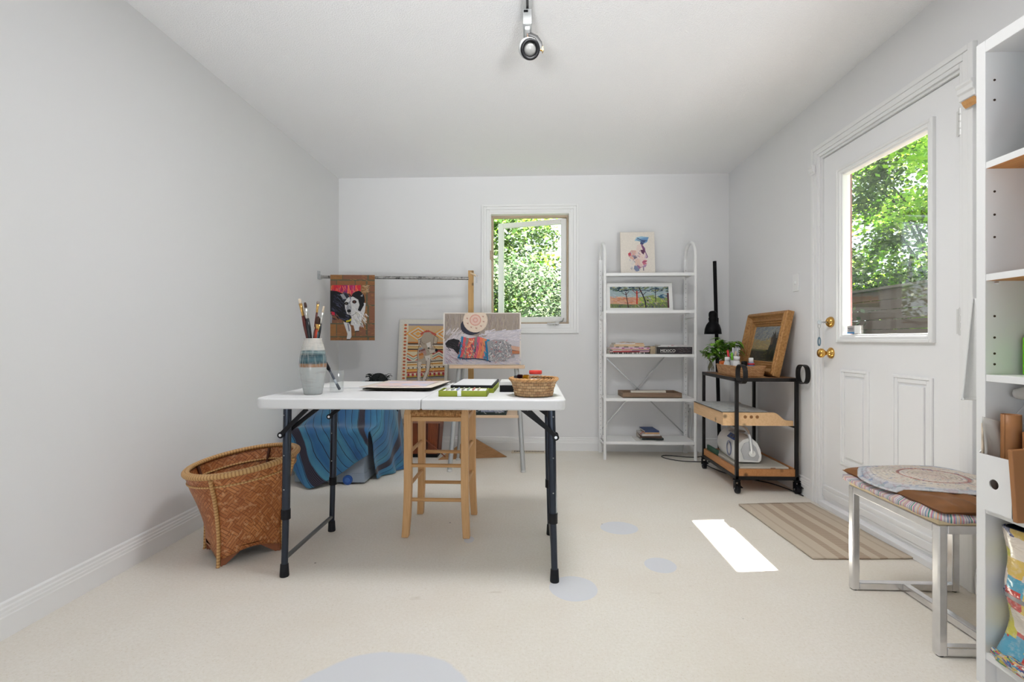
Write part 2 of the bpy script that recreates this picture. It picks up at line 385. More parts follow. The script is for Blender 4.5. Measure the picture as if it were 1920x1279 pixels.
part('sticker', st, [mat('sticker_grey', rgb(170, 165, 165)), WHITE, mat('sticker_blue', rgb(60, 120, 170)), mat('sticker_ink', rgb(80, 78, 84))], d1, label='grey and blue sticker in the corner of the glass')
lp = MB()
for (a, b) in ((2.545, 2.775), (2.150, 2.385)):
    ring(lp, dx-0.010, dx+0.001, a, b, 0.285, 0.81, 0.014); ring(lp, dx-0.006, dx+0.001, a+0.014, b-0.014, 0.299, 0.796, 0.02)
    lp.box(dx-0.009, dx+0.001, a+0.045, b-0.045, 0.33, 0.765)
part('lower_panels', lp, W_DOOR, d1, bevel=0.003)
ca = MB()
for (a, b, t) in ((0, 0.022, 0.02), (0.022, 0.05, 0.015), (0.05, 0.068, 0.011)):
    for ya, yb in ((3.012-b, 3.012-a), (1.932+a, 1.932+b)): ca.box(RX-t, RX, ya, yb, 0, 2.122-a)
    ca.box(RX-t, RX, 1.932+b, 3.012-b, 2.122-b, 2.122-a)
part('casing', ca, W_TRIM, d1, bevel=0.0025)
jb = MB().box(RX, RX+0.15, y1+0.003, DY1, 0, DZ1).box(RX, RX+0.15, DY0, y0-0.004, 0, DZ1).box(RX, RX+0.15, y0-0.004, y1+0.003, z1+0.004, DZ1)
part('jamb', jb, W_TRIM, d1)
part('outer_trim', MB().box(RX+0.09, RX+0.17, 2.928, 2.944, 0, DZ1).box(RX+0.15, RX+0.17, 2.944, 3.06, 0, DZ1+0.06), mat('barn_red_paint', rgb(138, 88, 86), 0.6, var=0.08), d1, label='red painted outside trim')
sweep = MB().box(dx-0.006, dx+0.002, y0+0.004, y1-0.004, 0.045, 0.062).box(dx-0.012, dx+0.002, y0+0.004, y1-0.004, 0.062, 0.10).box(RX-0.02, RX+0.13, y0, y1, 0, 0.03).box(dx-0.008, dx+0.002, y0+0.004, y1-0.004, 0.10, 0.125)
part('threshold', sweep, W_DOOR, d1, bevel=0.003)
for hz in (0.27, 1.047, 1.842):
    h = MB().cyl((RX-0.004, 1.998, hz-0.055), (RX-0.004, 1.998, hz+0.055), 0.0075, n=10)
    for k in range(4): h.cyl((RX-0.004, 1.998, hz-0.056+k*0.028), (RX-0.004, 1.998, hz-0.034+k*0.028), 0.0092, n=10)
    h.box(RX+0.004, RX+0.0135, 2.0, 2.03, hz-0.05, hz+0.05)
    part('hinge', h, mat('painted_hinge', (0.72, 0.72, 0.71, 1), 0.4, 0.3), d1)
XM = lambda y, z: Matrix.Translation((dx, y, z)) @ Matrix.Rotation(RAD(-90), 4, 'Y')
part('deadbolt', MB().lathe([(0.0, 0.001), (0.031, 0.001), (0.031, 0.008), (0.026, 0.018), (0.014, 0.026), (0.0, 0.027)], M=XM(2.862, 1.075)), BRASS, d1, label='polished brass deadbolt')
part('door_knob', MB().lathe([(0.0, 0.001), (0.032, 0.001), (0.032, 0.006), (0.024, 0.014), (0.012, 0.02), (0.011, 0.034), (0.018, 0.04), (0.026, 0.05), (0.027, 0.06), (0.022, 0.07), (0.012, 0.074), (0.0, 0.075)], M=XM(2.862, 0.897)), BRASS, d1, label='polished brass knob')
kx = dx-0.03
kr = thing('key_ring', 'key in the brass deadbolt with a blue grey lanyard clip hanging from it', 'keys', (kx-0.01, 2.862, 0.93))
part('key', MB().box(kx-0.024, kx+0.004, 2.8605, 2.8635, 1.069, 1.079).cyl((kx-0.036, 2.8605, 1.074), (kx-0.036, 2.8635, 1.074), 0.013, n=14), STEEL, kr)
part('ring', MB().tube(arc((2.862, 1.052), 0.012, 0, 2*PI*15/16, 15, lambda a, b: (kx-0.038, a, b)), 0.0013, 6, closed=True).tube([(kx-0.038, 2.862, 1.040), (kx-0.037, 2.861, 1.0), (kx-0.038, 2.862, 0.985)], 0.002, 6), STEEL, kr)
part('lanyard', MB().tube([(kx-0.038, 2.862+0.011*math.cos(t*2*PI/14), 0.963+0.024*math.sin(t*2*PI/14)) for t in range(14)], 0.0035, 6, closed=True), mat('lanyard_blue', rgb(96, 122, 138), 0.6), kr)
# curtain brackets on the casing
def cbr(yc, zc, lab, sz=1.0):
    x = RX-0.02
    t = thing('curtain_bracket', lab, 'bracket', (x, yc, zc), group='curtain brackets on the door casing')
    prof = [(0, 0), (-0.008*sz, 0), (-0.016*sz, 0.018*sz), (-0.026*sz, 0.026*sz), (-0.026*sz, 0.046*sz), (-0.034*sz, 0.052*sz), (-0.034*sz, 0.070*sz), (-0.040*sz, 0.078*sz), (-0.040*sz, 0.088*sz), (0, 0.088*sz)]
    part('block', MB().prism(prof, lambda a, b, q: (x+a, q, zc+b), yc-0.035*sz, yc+0.035*sz), W_TRIM, t, bevel=0.002)
    return t
b1 = cbr(1.928, 1.872, 'white stepped wooden bracket beside the upper door hinge with chipped paint')
part('chip', MB().prism([(-0.005, -0.003), (-0.017, 0.014), (-0.026, 0.020), (-0.020, 0.006), (-0.010, -0.005)], lambda a, b, q: (RX-0.02+a, q, 1.872+b), 1.894, 1.950), wood('bare_wood_chip', rgb(196, 142, 84), rgb(214, 164, 108)), b1, label='patch of bare orange wood')
cbr(2.985, 1.962, 'small white curtain bracket on the far top corner of the door casing', 0.6)

# ------------------------------------------------------------------ switch, outlet, register
sp = thing('light_switch', 'white light switch plate on the right wall above the framed painting', 'light switch', (RX, 3.21, 1.343))
part('plate', MB().box(RX-0.006, RX, 3.175, 3.245, 1.285, 1.401), W_TRIM, sp, bevel=0.003)
part('toggle', MB().box(RX-0.014, RX-0.004, 3.204, 3.216, 1.332, 1.354), W_TRIM, sp, bevel=0.002)
ox, oz = 1.352, 0.372
op = thing('power_outlet', 'white double power outlet on the back wall behind the metal shelf', 'outlet', (ox, BY, oz))
part('plate', MB().box(ox-0.037, ox+0.037, BY-0.006, BY, oz-0.058, oz+0.058), W_TRIM, op, bevel=0.003)
sk = MB()
for dz in (-0.024, 0.024):
    sk.box(ox-0.016, ox+0.016, BY-0.009, BY-0.005, oz+dz-0.016, oz+dz+0.016, 0)
    for q in (-0.006, 0.006): sk.box(ox+q-0.0015, ox+q+0.0015, BY-0.0095, BY-0.0085, oz+dz-0.004, oz+dz+0.008, 1)
part('sockets', sk, [W_TRIM, BLACK], op)
cd = thing('white_power_cord', 'white cord plugged into the outlet behind the metal shelf', 'cord', (ox+0.01, BY-0.02, 0.17))
part('plug', MB().box(ox+0.002, ox+0.03, BY-0.038, BY-0.006, oz+0.012, oz+0.04), WHITE, cd, bevel=0.004)
part('cable', MB().tube([(ox+0.02, BY-0.03, oz+0.02), (ox+0.035, BY-0.025, oz-0.03), (ox+0.036, BY-0.02, oz-0.09), (ox+0.022, BY-0.018, oz-0.16), (ox+0.02, BY-0.018, oz-0.24), (ox+0.06, BY-0.02, oz-0.34), (ox+0.09, BY-0.05, 0.004)], 0.0035, 8), WHITE, cd)
vm = mat('register_cream', rgb(214, 200, 178), 0.5)
rv = thing('floor_register', 'cream metal heating register set in the floor by the back wall', 'vent', (-0.028, 4.205, 0))
part('grille', MB().box(-0.175, 0.12, 4.165, 4.245, 0.0005, 0.006), vm, rv, bevel=0.002)
sl = MB()
for k in range(20): sl.box(-0.152+k*0.0131, -0.152+k*0.0131+0.006, 4.180, 4.230, 0.0058, 0.0068)
part('slots', sl, mat('register_dark', rgb(30, 26, 24)), rv)

# ------------------------------------------------------------------ track light
TG = mat('track_offwhite', (0.46, 0.47, 0.47, 1), 0.45)
tr = thing('track_light', 'white ceiling track with one bullet spot lamp aimed at the camera', 'ceiling light', (-0.02, 2.1, CZ))
tk = MB().box(-0.038, -0.024, 0.9, 2.19, CZ-0.022, CZ).box(-0.013, 0.001, 0.9, 2.19, CZ-0.022, CZ).box(-0.038, 0.001, 0.9, 2.19, CZ-0.006, CZ)
part('track', tk, TG, tr)
part('track_slot', MB().box(-0.024, -0.013, 0.9, 2.185, CZ-0.010, CZ-0.005), mat('track_slot_grey', (0.12, 0.12, 0.12, 1), 0.5), tr)
ad = MB().box(-0.038, 0.000, 2.085, 2.185, CZ-0.085, CZ-0.02)
ad.box(-0.030, -0.008, 2.10, 2.16, CZ-0.10, CZ-0.084)
part('adapter', ad, TG, tr, bevel=0.003)
part('adapter_clip', MB().box(-0.034, -0.016, 2.08, 2.086, CZ-0.036, CZ-0.029), BLACK, tr)
hc = Vector((-0.014, 2.15, 2.262)); aim = Vector((0.17, -0.80, -0.56)).normalized()
q = aim.to_track_quat('Z', 'Y').to_matrix().to_4x4(); HM = Matrix.Translation(hc) @ q @ Matrix.Diagonal((0.94, 0.94, 0.94, 1))
hd = MB().lathe([(0.0, -0.068), (0.020, -0.066), (0.034, -0.056), (0.043, -0.036), (0.0465, -0.010), (0.0465, 0.030), (0.041, 0.036)], M=HM, n=32)
head = part('lamp_head', hd, TG, tr)
part('bezel', MB().lathe([(0.0405, 0.03), (0.0445, 0.03), (0.0445, 0.052), (0.040, 0.056), (0.031, 0.054), (0.029, 0.040), (0.029, 0.03)], M=HM, n=32), mat('bezel_black_gloss', (0.006, 0.006, 0.007, 1), 0.3, spec=0.3), tr, parent=head, label='glossy black rim')
part('bulb', MB().lathe([(0.030, 0.036), (0.029, 0.043), (0.022, 0.049), (0.012, 0.052), (0.0, 0.053)], M=HM, n=28), mat('bulb_frosted', (0.16, 0.16, 0.155, 1), 0.3), tr, parent=head)
yk = MB().tube([(-0.016, 2.13, CZ-0.10), (-0.004, 2.13, CZ-0.104), (0.02, 2.13, CZ-0.115), (0.036, 2.13, CZ-0.14), (0.040, 2.13, CZ-0.16), (0.040, 2.13, CZ-0.175)], 0.009, 10, ratio=0.3, up=(0, 1, 0))
part('yoke', yk, mat('yoke_dark', (0.05, 0.05, 0.05, 1), 0.35), tr)
part('wing_screw', MB().cyl((0.038, 2.13, 2.243), (0.052, 2.13, 2.243), 0.006, n=10).box(0.046, 0.049, 2.12, 2.14, 2.233, 2.252), BRASS, tr)
part('wire', MB().tube([(-0.018, 2.13, CZ-0.10), (-0.016, 2.14, CZ-0.118), (-0.012, 2.145, CZ-0.125)], 0.003, 6).tube([(-0.010, 2.13, CZ-0.10), (0.006, 2.135, CZ-0.108), (0.010, 2.14, CZ-0.12), (0.0, 2.145, CZ-0.127)], 0.0025, 6), mat('wire_peach', rgb(222, 178, 150), 0.5), tr)
# ------------------------------------------------------------------ folding table
TT = mat('table_plastic_white', (0.70, 0.70, 0.71, 1), 0.5, var=0.03, vscale=5, bmp=0.12, bscale=260)
LEG = mat('leg_navy_steel', (0.040, 0.048, 0.066, 1), 0.28, 0.75)
RUB = mat('black_rubber', (0.010, 0.010, 0.013, 1), 0.5, spec=0.25)
TZ, TH = 0.74, 0.043
tx0, tx1, ty0, ty1, tm = -1.112, 0.135, 1.895, 2.625, -0.437
ft = thing('folding_table', 'white plastic folding table with dark steel legs in the middle of the room', 'table', (-0.48, 2.26, 0))
def rounded(x0, x1, y0, y1, rs, n=6):
    P = []
    for (cx, cy, a, r) in ((x1-rs[1], y0+rs[1], -90, rs[1]), (x1-rs[2], y1-rs[2], 0, rs[2]), (x0+rs[3], y1-rs[3], 90, rs[3]), (x0+rs[0], y0+rs[0], 180, rs[0])):
        if r < 1e-4: P.append((cx, cy))
        else: P += [(cx+r*math.cos(RAD(a+90*i/n)), cy+r*math.sin(RAD(a+90*i/n))) for i in range(n+1)]
    return P
for a, b, rs in ((tx0, tm-0.0012, (0.045, 0, 0, 0.045)), (tm+0.0012, tx1, (0, 0.045, 0.045, 0))):
    part('tabletop', MB().prism(rounded(a, b, ty0, ty1, rs), lambda p, q, t: (p, q, t), TZ-TH, TZ), TT, ft, bevel=0.007, seg=3)
for a, b in ((tx0+0.07, tm-0.03), (tm+0.03, tx1-0.07)): part('under_rail', MB().box(a, b, 2.24, 2.28, TZ-TH-0.014, TZ-TH), LEG, ft)
for (lx, sx) in ((-1.018, 1), (0.092, -1)):
    for ly in (1.962, 2.436):
        k = 0.006*sx
        lg = MB().cyl((lx+k*2.2, ly, TZ-TH), (lx+k, ly, 0.262), 0.0162, n=18).cyl((lx+k, ly, 0.262), (lx, ly, 0.03), 0.0132, n=18)
        leg = part('leg', lg, LEG, ft)
        part('collar', MB().cyl((lx+k, ly, 0.236), (lx+k, ly, 0.276), 0.0185, n=18), RUB, ft, parent=leg)
        part('foot_cap', MB().lathe([(0.018, 0), (0.0185, 0.004), (0.016, 0.05), (0.0132, 0.052)], c=(lx, ly, 0), n=18), RUB, ft, parent=leg)
        for zz in (0.665, 0.50, 0.36): part('rivet', MB().ball((lx+k, ly-0.0155, zz), (0.003, 0.003, 0.003), 8), STEEL, ft, parent=leg)
    part('crossbar', MB().tube([(lx, 1.962, 0.072), (lx, 2.436, 0.072)], 0.0095, 12), mat('crossbar_grey', (0.16, 0.165, 0.17, 1), 0.35, 0.8), ft)
    jz = 0.585
    for ly in (1.940, 1.985, 2.414, 2.458):
        o = 0.030*sx*(1 if ly in (1.985, 2.414) else 0)
        part('brace', MB().bar((lx-0.006*sx, ly, jz), (lx+0.105*sx+o, ly, TZ-TH-0.004), 0.005, 0.017, up=(-1*sx, 0, 1)).cyl((lx-0.004*sx, ly-0.0035, jz), (lx-0.004*sx, ly+0.0035, jz), 0.013, n=14), mat('brace_black', (0.012, 0.012, 0.014, 1), 0.45, 0.2, spec=0.25), ft)
    for pa, pb in ((1.934, 1.994), (2.408, 2.462)): part('pivot', MB().cyl((lx-0.004*sx, pa, jz), (lx-0.004*sx, pb, jz), 0.006, n=12), CHROME, ft)

# ------------------------------------------------------------------ things on the table
def vase_mat():
    m = bpy.data.materials.new('glazed_stoneware'); nt, p = nodes(m)
    tc = nt.nodes.new('ShaderNodeTexCoord'); sx = nt.nodes.new('ShaderNodeSeparateXYZ'); nt.links.new(tc.outputs['Object'], sx.inputs[0])
    n1 = noise(nt, objco(nt, (6, 6, 60)), 1.6, 4, 0.6); n2 = noise(nt, objco(nt, (60, 60, 6)), 1.5, 3, 0.6)
    z = mathn(nt, 'ADD', sx.outputs['Z'], mathn(nt, 'MULTIPLY', mathn(nt, 'SUBTRACT', n1, 0.5), 0.012))
    z = mathn(nt, 'DIVIDE', z, 0.25)
    grey, rust, teal, lt = rgb(170, 172, 170), rgb(142, 104, 74), rgb(34, 66, 76), rgb(186, 182, 176)
    c = ramp(nt, z, [(0.0, rgb(112, 62, 44)), (0.012, rgb(168, 172, 170)), (0.30, grey), (0.46, grey), (0.475, rust), (0.52, rust), (0.535, teal), (0.60, rgb(62, 94, 102)), (0.68, rgb(28, 60, 72)), (0.725, rgb(120, 140, 142)), (0.745, rgb(66, 92, 98)), (0.77, lt), (1.0, rgb(190, 184, 176))])
    c = mixrgb(nt, ramp(nt, n2, [(0.45, (0, 0, 0, 1)), (0.7, (0.65, 0.65, 0.65, 1))]), c, rgb(158, 166, 166))
    c = mixrgb(nt, ramp(nt, noise(nt, objco(nt, (8, 8, 70)), 1.3, 5, 0.7), [(0.5, (0, 0, 0, 1)), (0.72, (0.5, 0.5, 0.5, 1))]), c, rgb(140, 134, 124))
    nt.links.new(c, p.inputs['Base Color']); p.inputs['Roughness'].default_value = 0.25; bump(nt, p, n1, 0.15, 0.002); return m
VX, VY = -0.938, 2.05
vs = thing('stoneware_vase', 'tall grey stoneware vase with a teal glaze band at the left end of the table', 'vase', (VX, VY, TZ))
part('body', MB().lathe([(0.034, 0), (0.037, 0.003), (0.042, 0.03), (0.048, 0.065), (0.0535, 0.10), (0.0555, 0.13), (0.0535, 0.16), (0.047, 0.195), (0.039, 0.222), (0.0355, 0.234), (0.0362, 0.240), (0.033, 0.240), (0.0315, 0.23), (0.036, 0.215), (0.05, 0.14), (0.04, 0.05), (0.0, 0.02)], n=40), vase_mat(), vs, world=False)
FER = mat('ferrule_silver', (0.62, 0.62, 0.6, 1), 0.3, 1.0); FERB = mat('ferrule_brass', rgb(202, 160, 96), 0.3, 0.9)
BR = {'pale': mat('hog_bristle', rgb(196, 180, 160), 0.8, bmp=0.4, bscale=400), 'dark': mat('dark_bristle', rgb(58, 36, 28), 0.8, bmp=0.4, bscale=400), 'grey': mat('grey_bristle', rgb(120, 110, 104), 0.8, bmp=0.4, bscale=400)}
HD = {'red': mat('handle_oxblood', rgb(78, 22, 14), 0.3), 'black': mat('handle_black', rgb(22, 24, 28), 0.3), 'teal': mat('handle_teal', rgb(28, 92, 104), 0.3), 'oak': mat('handle_honey', rgb(176, 122, 58), 0.35), 'brown': mat('handle_brown', rgb(70, 38, 24), 0.3), 'vermilion': mat('handle_vermilion', rgb(160, 52, 28), 0.3)}
def brush(top, bot, r, bl, fl, flat, br, fer, hdl, lab):
    a, b = Vector(bot), Vector(top); L = (b-a).length; d = (b-a).normalized()
    M = Matrix.Translation(a) @ d.to_track_quat('Z', 'Y').to_matrix().to_4x4()
    t = thing('paintbrush', lab, 'paintbrush', M=M, group='paintbrushes standing in the stoneware vase')
    h = L-bl-fl
    part('handle', MB().lathe([(r*0.35, 0), (r*0.5, h*0.3), (r*0.85, h*0.72), (r*0.95, h*0.86), (r*0.7, h)], n=12), HD[hdl], t, world=False)
    def sq(mb, s):
        for i in range(len(mb.v)): mb.v[i] = (mb.v[i][0], mb.v[i][1]*s, mb.v[i][2])
        return mb
    part('ferrule', sq(MB().lathe([(r*0.74, h-0.002), (r*0.8, h+fl*0.5), (r, h+fl)], n=14), 1-(1-flat)*0.5), fer, t, world=False)
    part('bristles', sq(MB().lathe([(r*0.95, h+fl-0.001), (r*1.1, h+fl+bl*0.35), (r*1.0, h+fl+bl*0.75), (r*(0.7 if flat < 0.9 else 0.2), L)], n=14), flat), BR[br], t, world=False)
bz = TZ+0.04
def bt(u, v): return (VX+(u-582)*0.00228, 0.974+(637-v)*0.00228)
for (u, v, du, r, bl, fl, flat, br, fer, hdl, lab) in (
    (556, 560, 0.020, 0.0075, 0.022, 0.052, 0.55, 'pale', FERB, 'red', 'paintbrush with pale hog bristles and brass ferrule leaning furthest to the left in the vase'),
    (567, 567, 0.012, 0.0085, 0.024, 0.045, 0.45, 'dark', FER, 'black', 'wide flat dark bristled paintbrush with a silver ferrule, second from the left in the vase'),
    (591.5, 564, -0.016, 0.0048, 0.014, 0.034, 0.9, 'grey', FERB, 'red', 'slim paintbrush with grey tip and gold ferrule, upright in the centre of the vase'),
    (603, 574, -0.016, 0.0052, 0.028, 0.048, 0.45, 'pale', FER, 'black', 'black handled paintbrush with a long silver ferrule on the right side of the vase'),
    (592, 593, -0.006, 0.0072, 0.034, 0.02, 1.0, 'dark', FERB, 'vermilion', 'mop paintbrush with a round dark head low in the middle of the vase'),
    (563, 592, 0.020, 0.0045, 0.010, 0.022, 0.8, 'grey', FERB, 'brown', 'short brown handled paintbrush tucked among the left hand brushes'),
    (595, 606, -0.014, 0.0048, 0.006, 0.03, 0.8, 'dark', FERB, 'teal', 'short paintbrush with gold ferrule and teal handle at the right rim of the vase'),
    (585, 612, 0.0, 0.0046, 0.010, 0.02, 0.8, 'pale', FER, 'oak', 'honey coloured short paintbrush in the middle of the vase')):
    x, z = bt(u, v)
    xb = VX+du; yo = random.uniform(-0.008, 0.008)
    r *= 1.25
    brush((x, VY+yo*0.4, z), (xb, VY-yo, bz), r, bl, fl, flat, br, fer, hdl, lab)
# drinking glass and the marker in it
GX, GY = -0.874, 2.145
dg = thing('drinking_glass', 'small clear water glass beside the stoneware vase', 'glass', (GX, GY, TZ))
part('tumbler', MB().lathe([(0.0, 0.0005), (0.027, 0.0005), (0.029, 0.003), (0.0315, 0.095), (0.0300, 0.095), (0.0275, 0.008), (0.0, 0.007)], n=32), JARGLASS, dg, world=False)
pa, pb = Vector((GX+0.017, GY-0.006, TZ+0.010)), Vector((GX-0.050, GY-0.012, TZ+0.138))
MM = Matrix.Translation(pa) @ (pb-pa).normalized().to_track_quat('Z', 'Y').to_matrix().to_4x4()
NAVY = mat('marker_navy', rgb(30, 40, 58), 0.35)
mk = thing('marker_pen', 'dark navy marker pen standing slanted in the water glass', 'marker', M=MM)
part('barrel', MB().lathe([(0.0, 0), (0.0055, 0.001), (0.0062, 0.004), (0.0062, 0.03), (0.0055, 0.031), (0.0055, 0.10)], n=14), NAVY, mk, world=False)
part('label_band', MB().lathe([(0.0057, 0.031), (0.0057, 0.052)], n=14), mat('marker_label_white', rgb(190, 196, 204)), mk, world=False)
part('cap', MB().lathe([(0.005, 0.098), (0.0078, 0.104), (0.0082, 0.135), (0.0066, 0.146), (0.0, 0.147)], n=14), BLACK, mk, world=False)
# white board at the back left, portfolio stack
solo('foam_board', MB().box(-1.035, -0.70, 2.295, 2.60, TZ+0.0004, TZ+0.0075), W_TRIM, 'white foam board lying at the back left corner of the table', 'board', bevel=0.001)
pf = thing('art_portfolio', 'pale watercolour sheet on a dark board lying flat on the table', 'artwork', (-0.61, 2.37, TZ+0.0076), M=Matrix.Translation((-0.61, 2.37, TZ+0.0076)) @ Matrix.Rotation(RAD(-3), 4, 'Z'))
part('backing_board', MB().box(-0.150, 0.165, -0.195, 0.185, 0.0, 0.004), mat('board_dark_olive', rgb(44, 40, 28), 0.8), pf, world=False)
part('mat_sheet', MB().grid(lambda u, v: (-0.163+0.335*u, -0.205+0.40*v, 0.0065+0.004*((u-0.5)**2)*2+0.003*(1-v)**2), 10, 8), mat('mat_cream', rgb(222, 210, 198), 0.8), pf, world=False, solid=0.0018)
PASTEL = bpy.data.materials.new('washy_pastel'); nt, p = nodes(PASTEL)
cc = ramp(nt, noise(nt, objco(nt), 11, 3), [(0.3, rgb(214, 196, 206)), (0.45, rgb(226, 196, 184)), (0.6, rgb(196, 192, 214)), (0.75, rgb(214, 214, 204))]); nt.links.new(cc, p.inputs['Base Color'])
part('watercolour', MB().box(-0.118, 0.125, -0.15, 0.13, 0.0112, 0.0118), PASTEL, pf, world=False)
# pastel box and its lid
GRN = mat('box_lime', rgb(140, 152, 38), 0.5)
pb_ = thing('pastel_box', 'open lime green box of pastel sticks near the front edge of the table', 'box', (-0.284, 2.045, TZ), RAD(1.0))
b = MB().box(-0.10, 0.10, -0.062, 0.062, 0, 0.004).box(-0.10, 0.10, -0.062, -0.0585, 0, 0.024).box(-0.10, 0.10, 0.0585, 0.062, 0, 0.024).box(-0.10, -0.0965, -0.062, 0.062, 0, 0.024).box(0.0965, 0.10, -0.062, 0.062, 0, 0.024)
part('tray', b, GRN, pb_, world=False, bevel=0.001)
part('insert', MB().box(-0.085, 0.092, -0.05, 0.055, 0.004, 0.0225), mat('insert_white', rgb(226, 226, 222), 0.7), pb_, world=False)
part('clasp', MB().box(-0.022, -0.006, -0.066, -0.0615, 0.002, 0.0245), mat('clasp_clear', (0.7, 0.72, 0.72, 1), 0.2), pb_, world=False, bevel=0.001)
for i, c in enumerate(((196, 190, 184), (150, 156, 150), (150, 160, 186), (150, 150, 140), (140, 160, 140), (200, 140, 130), (180, 170, 150))):
    part('pastel_stick', MB().cyl((-0.07+i*0.022, -0.042, 0.0262), (-0.07+i*0.022, 0.03, 0.0262), 0.004, n=8), mat('pastel_%d' % i, rgb(*c), 0.9), pb_, world=False)
ld = thing('box_lid', 'lime green box lid with a black and white drawing pad on it behind the pastels', 'box lid', (-0.262, 2.29, TZ), RAD(-0.5))
part('lid', MB().box(-0.097, 0.097, -0.165, 0.14, 0, 0.020), GRN, ld, world=False, bevel=0.001)
part('pad', MB().box(-0.094, 0.092, -0.163, 0.19, 0.0201, 0.0325), mat('pad_navy_black', rgb(20, 20, 30), 0.6), ld, world=False, bevel=0.001)
part('page', MB().box(-0.088, 0.086, -0.152, 0.175, 0.0326, 0.0336), mat('page_white', rgb(214, 214, 216), 0.7), ld, world=False)
bb = thing('small_black_box', 'small black box with a white top behind the woven basket', 'box', (-0.098, 2.235, TZ))
part('box', MB().box(-0.045, 0.05, -0.07, 0.07, 0, 0.030), BLACK, bb, world=False, bevel=0.0015)
part('top', MB().box(-0.045, 0.05, -0.07, 0.07, 0.0302, 0.046), mat('lid_white_grey', rgb(206, 206, 204)), bb, world=False, bevel=0.0015)
# small woven basket
def weave(name, c1, c2, cd, su, sv, rot=0.0, rough=0.6, dep=0.003, squash=0.5):
    m = bpy.data.materials.new(name); nt, p = nodes(m)
    uv = nt.nodes.new('ShaderNodeUVMap'); uv.uv_map = 'UVMap'
    def brick(r):
        mp = nt.nodes.new('ShaderNodeMapping'); mp.inputs['Rotation'].default_value = (0, 0, r); mp.inputs['Scale'].default_value = (su, sv, 1); nt.links.new(uv.outputs[0], mp.inputs[0])
        b = nt.nodes.new('ShaderNodeTexBrick'); b.inputs['Scale'].default_value = 1.0; b.inputs['Mortar Size'].default_value = 0.035; b.inputs['Mortar Smooth'].default_value = 0.4
        b.inputs['Brick Width'].default_value = 1.0; b.inputs['Row Height'].default_value = squash; b.inputs['Color1'].default_value = c1; b.inputs['Color2'].default_value = c2; b.inputs['Mortar'].default_value = cd
        b.inputs['Bias'].default_value = -0.1; nt.links.new(mp.outputs[0], b.inputs[0]); return b
    a = brick(rot); col = a.outputs['Color']; fac = a.outputs['Fac']
    nz = noise(nt, uv.outputs[0], 9, 4, 0.6)
    col = mixrgb(nt, mathn(nt, 'MULTIPLY', nz, 0.5), col, cd)
    nt.links.new(col, p.inputs['Base Color']); p.inputs['Roughness'].default_value = rough
    bump(nt, p, mathn(nt, 'SUBTRACT', 1.0, fac), 0.7, dep); return m
RAT = weave('rattan_natural', rgb(214, 176, 128), rgb(172, 126, 80), rgb(70, 42, 24), 30, 3, 0, 0.55, 0.006, 0.5)
BXc, BYc = 0.008, 2.035
sb = thing('woven_basket', 'small round woven basket on the right end of the table', 'basket', (BXc, BYc, TZ))
def bas(u, v):
    t = 2*PI*u; r = 0.078+0.020*v-0.004*math.sin(v*PI); wv = 0.0024*math.sin(u*2*PI*15)*math.sin(v*PI*6)
    return ((r+wv)*math.cos(t), (r*0.96+wv)*math.sin(t), 0.002+0.068*v)
part('body', MB().grid(bas, 156, 15, closed=True).lathe([(0.0, 0.003), (0.078, 0.003)], n=40), RAT, sb, world=False, solid=0.004)
rm = MB()
for k in range(2):
    pts = []
    for i in range(120):
        t = 2*PI*i/120; a = t*17+k*PI; pts.append(((0.098+0.0035*math.cos(a))*math.cos(t), (0.0945+0.0035*math.cos(a))*math.sin(t), 0.071+0.0035*math.sin(a)))
    rm.tube(pts, 0.004, 6, closed=True)
part('rim', rm, mat('rattan_rim', rgb(192, 146, 96), 0.55, var=0.2, vscale=60), sb, world=False)
jar = thing('glass_jar', 'glass jar with a bright red lid standing in the woven basket', 'jar', (BXc+0.008, BYc+0.03, TZ+0.0058))
part('glass', MB().lathe([(0.0, 0.001), (0.030, 0.001), (0.033, 0.006), (0.032, 0.035), (0.026, 0.078), (0.0245, 0.086), (0.0225, 0.086), (0.030, 0.035), (0.030, 0.006), (0.0, 0.005)], n=28), JARGLASS, jar, world=False)
part('lid', MB().lathe([(0.0265, 0.083), (0.0275, 0.086), (0.0275, 0.095), (0.026, 0.098), (0.0, 0.0985)], n=28), mat('lid_red', rgb(206, 52, 44), 0.4), jar, world=False)
cl = MB()
for i in range(9): cl.ball((random.uniform(-0.016, 0.016), random.uniform(-0.016, 0.016), 0.012+random.uniform(0, 0.012)), (0.006, 0.006, 0.005), 8)
part('contents', cl, mat('shell_pink', rgb(206, 150, 140), 0.6), jar, world=False)
def ptube(a, b, r, mt, lab, capm):
    a, b = Vector(a), Vector(b); L = (b-a).length
    M = Matrix.Translation(a) @ (b-a).normalized().to_track_quat('Z', 'Y').to_matrix().to_4x4()
    t = thing('paint_tube', lab, 'paint tube', M=M, group='paint tubes in the woven basket')
    part('tube', MB().grid(lambda u, v: (r*math.cos(2*PI*u)*(1-0.1*v), r*math.sin(2*PI*u)*(1-0.93*max(0, v-0.1)), L*0.2+L*0.8*v), 16, 6, closed=True), mt, t, world=False)
    part('cap', MB().lathe([(0.0, 0), (r*0.6, 0.001), (r*0.62, L*0.16), (r, L*0.2)], n=12), capm, t, world=False)
ptube((BXc-0.035, BYc+0.015, TZ+0.050), (BXc-0.03, BYc-0.062, TZ+0.090), 0.014, mat('tube_yellow', rgb(222, 158, 22), 0.4), 'yellow paint tube poking over the rim of the woven basket', WHITE)
ptube((BXc-0.06, BYc+0.03, TZ+0.052), (BXc-0.056, BYc-0.035, TZ+0.089), 0.013, mat('tube_maroon', rgb(58, 26, 44), 0.4), 'dark maroon paint tube beside the yellow tube in the basket', WHITE)
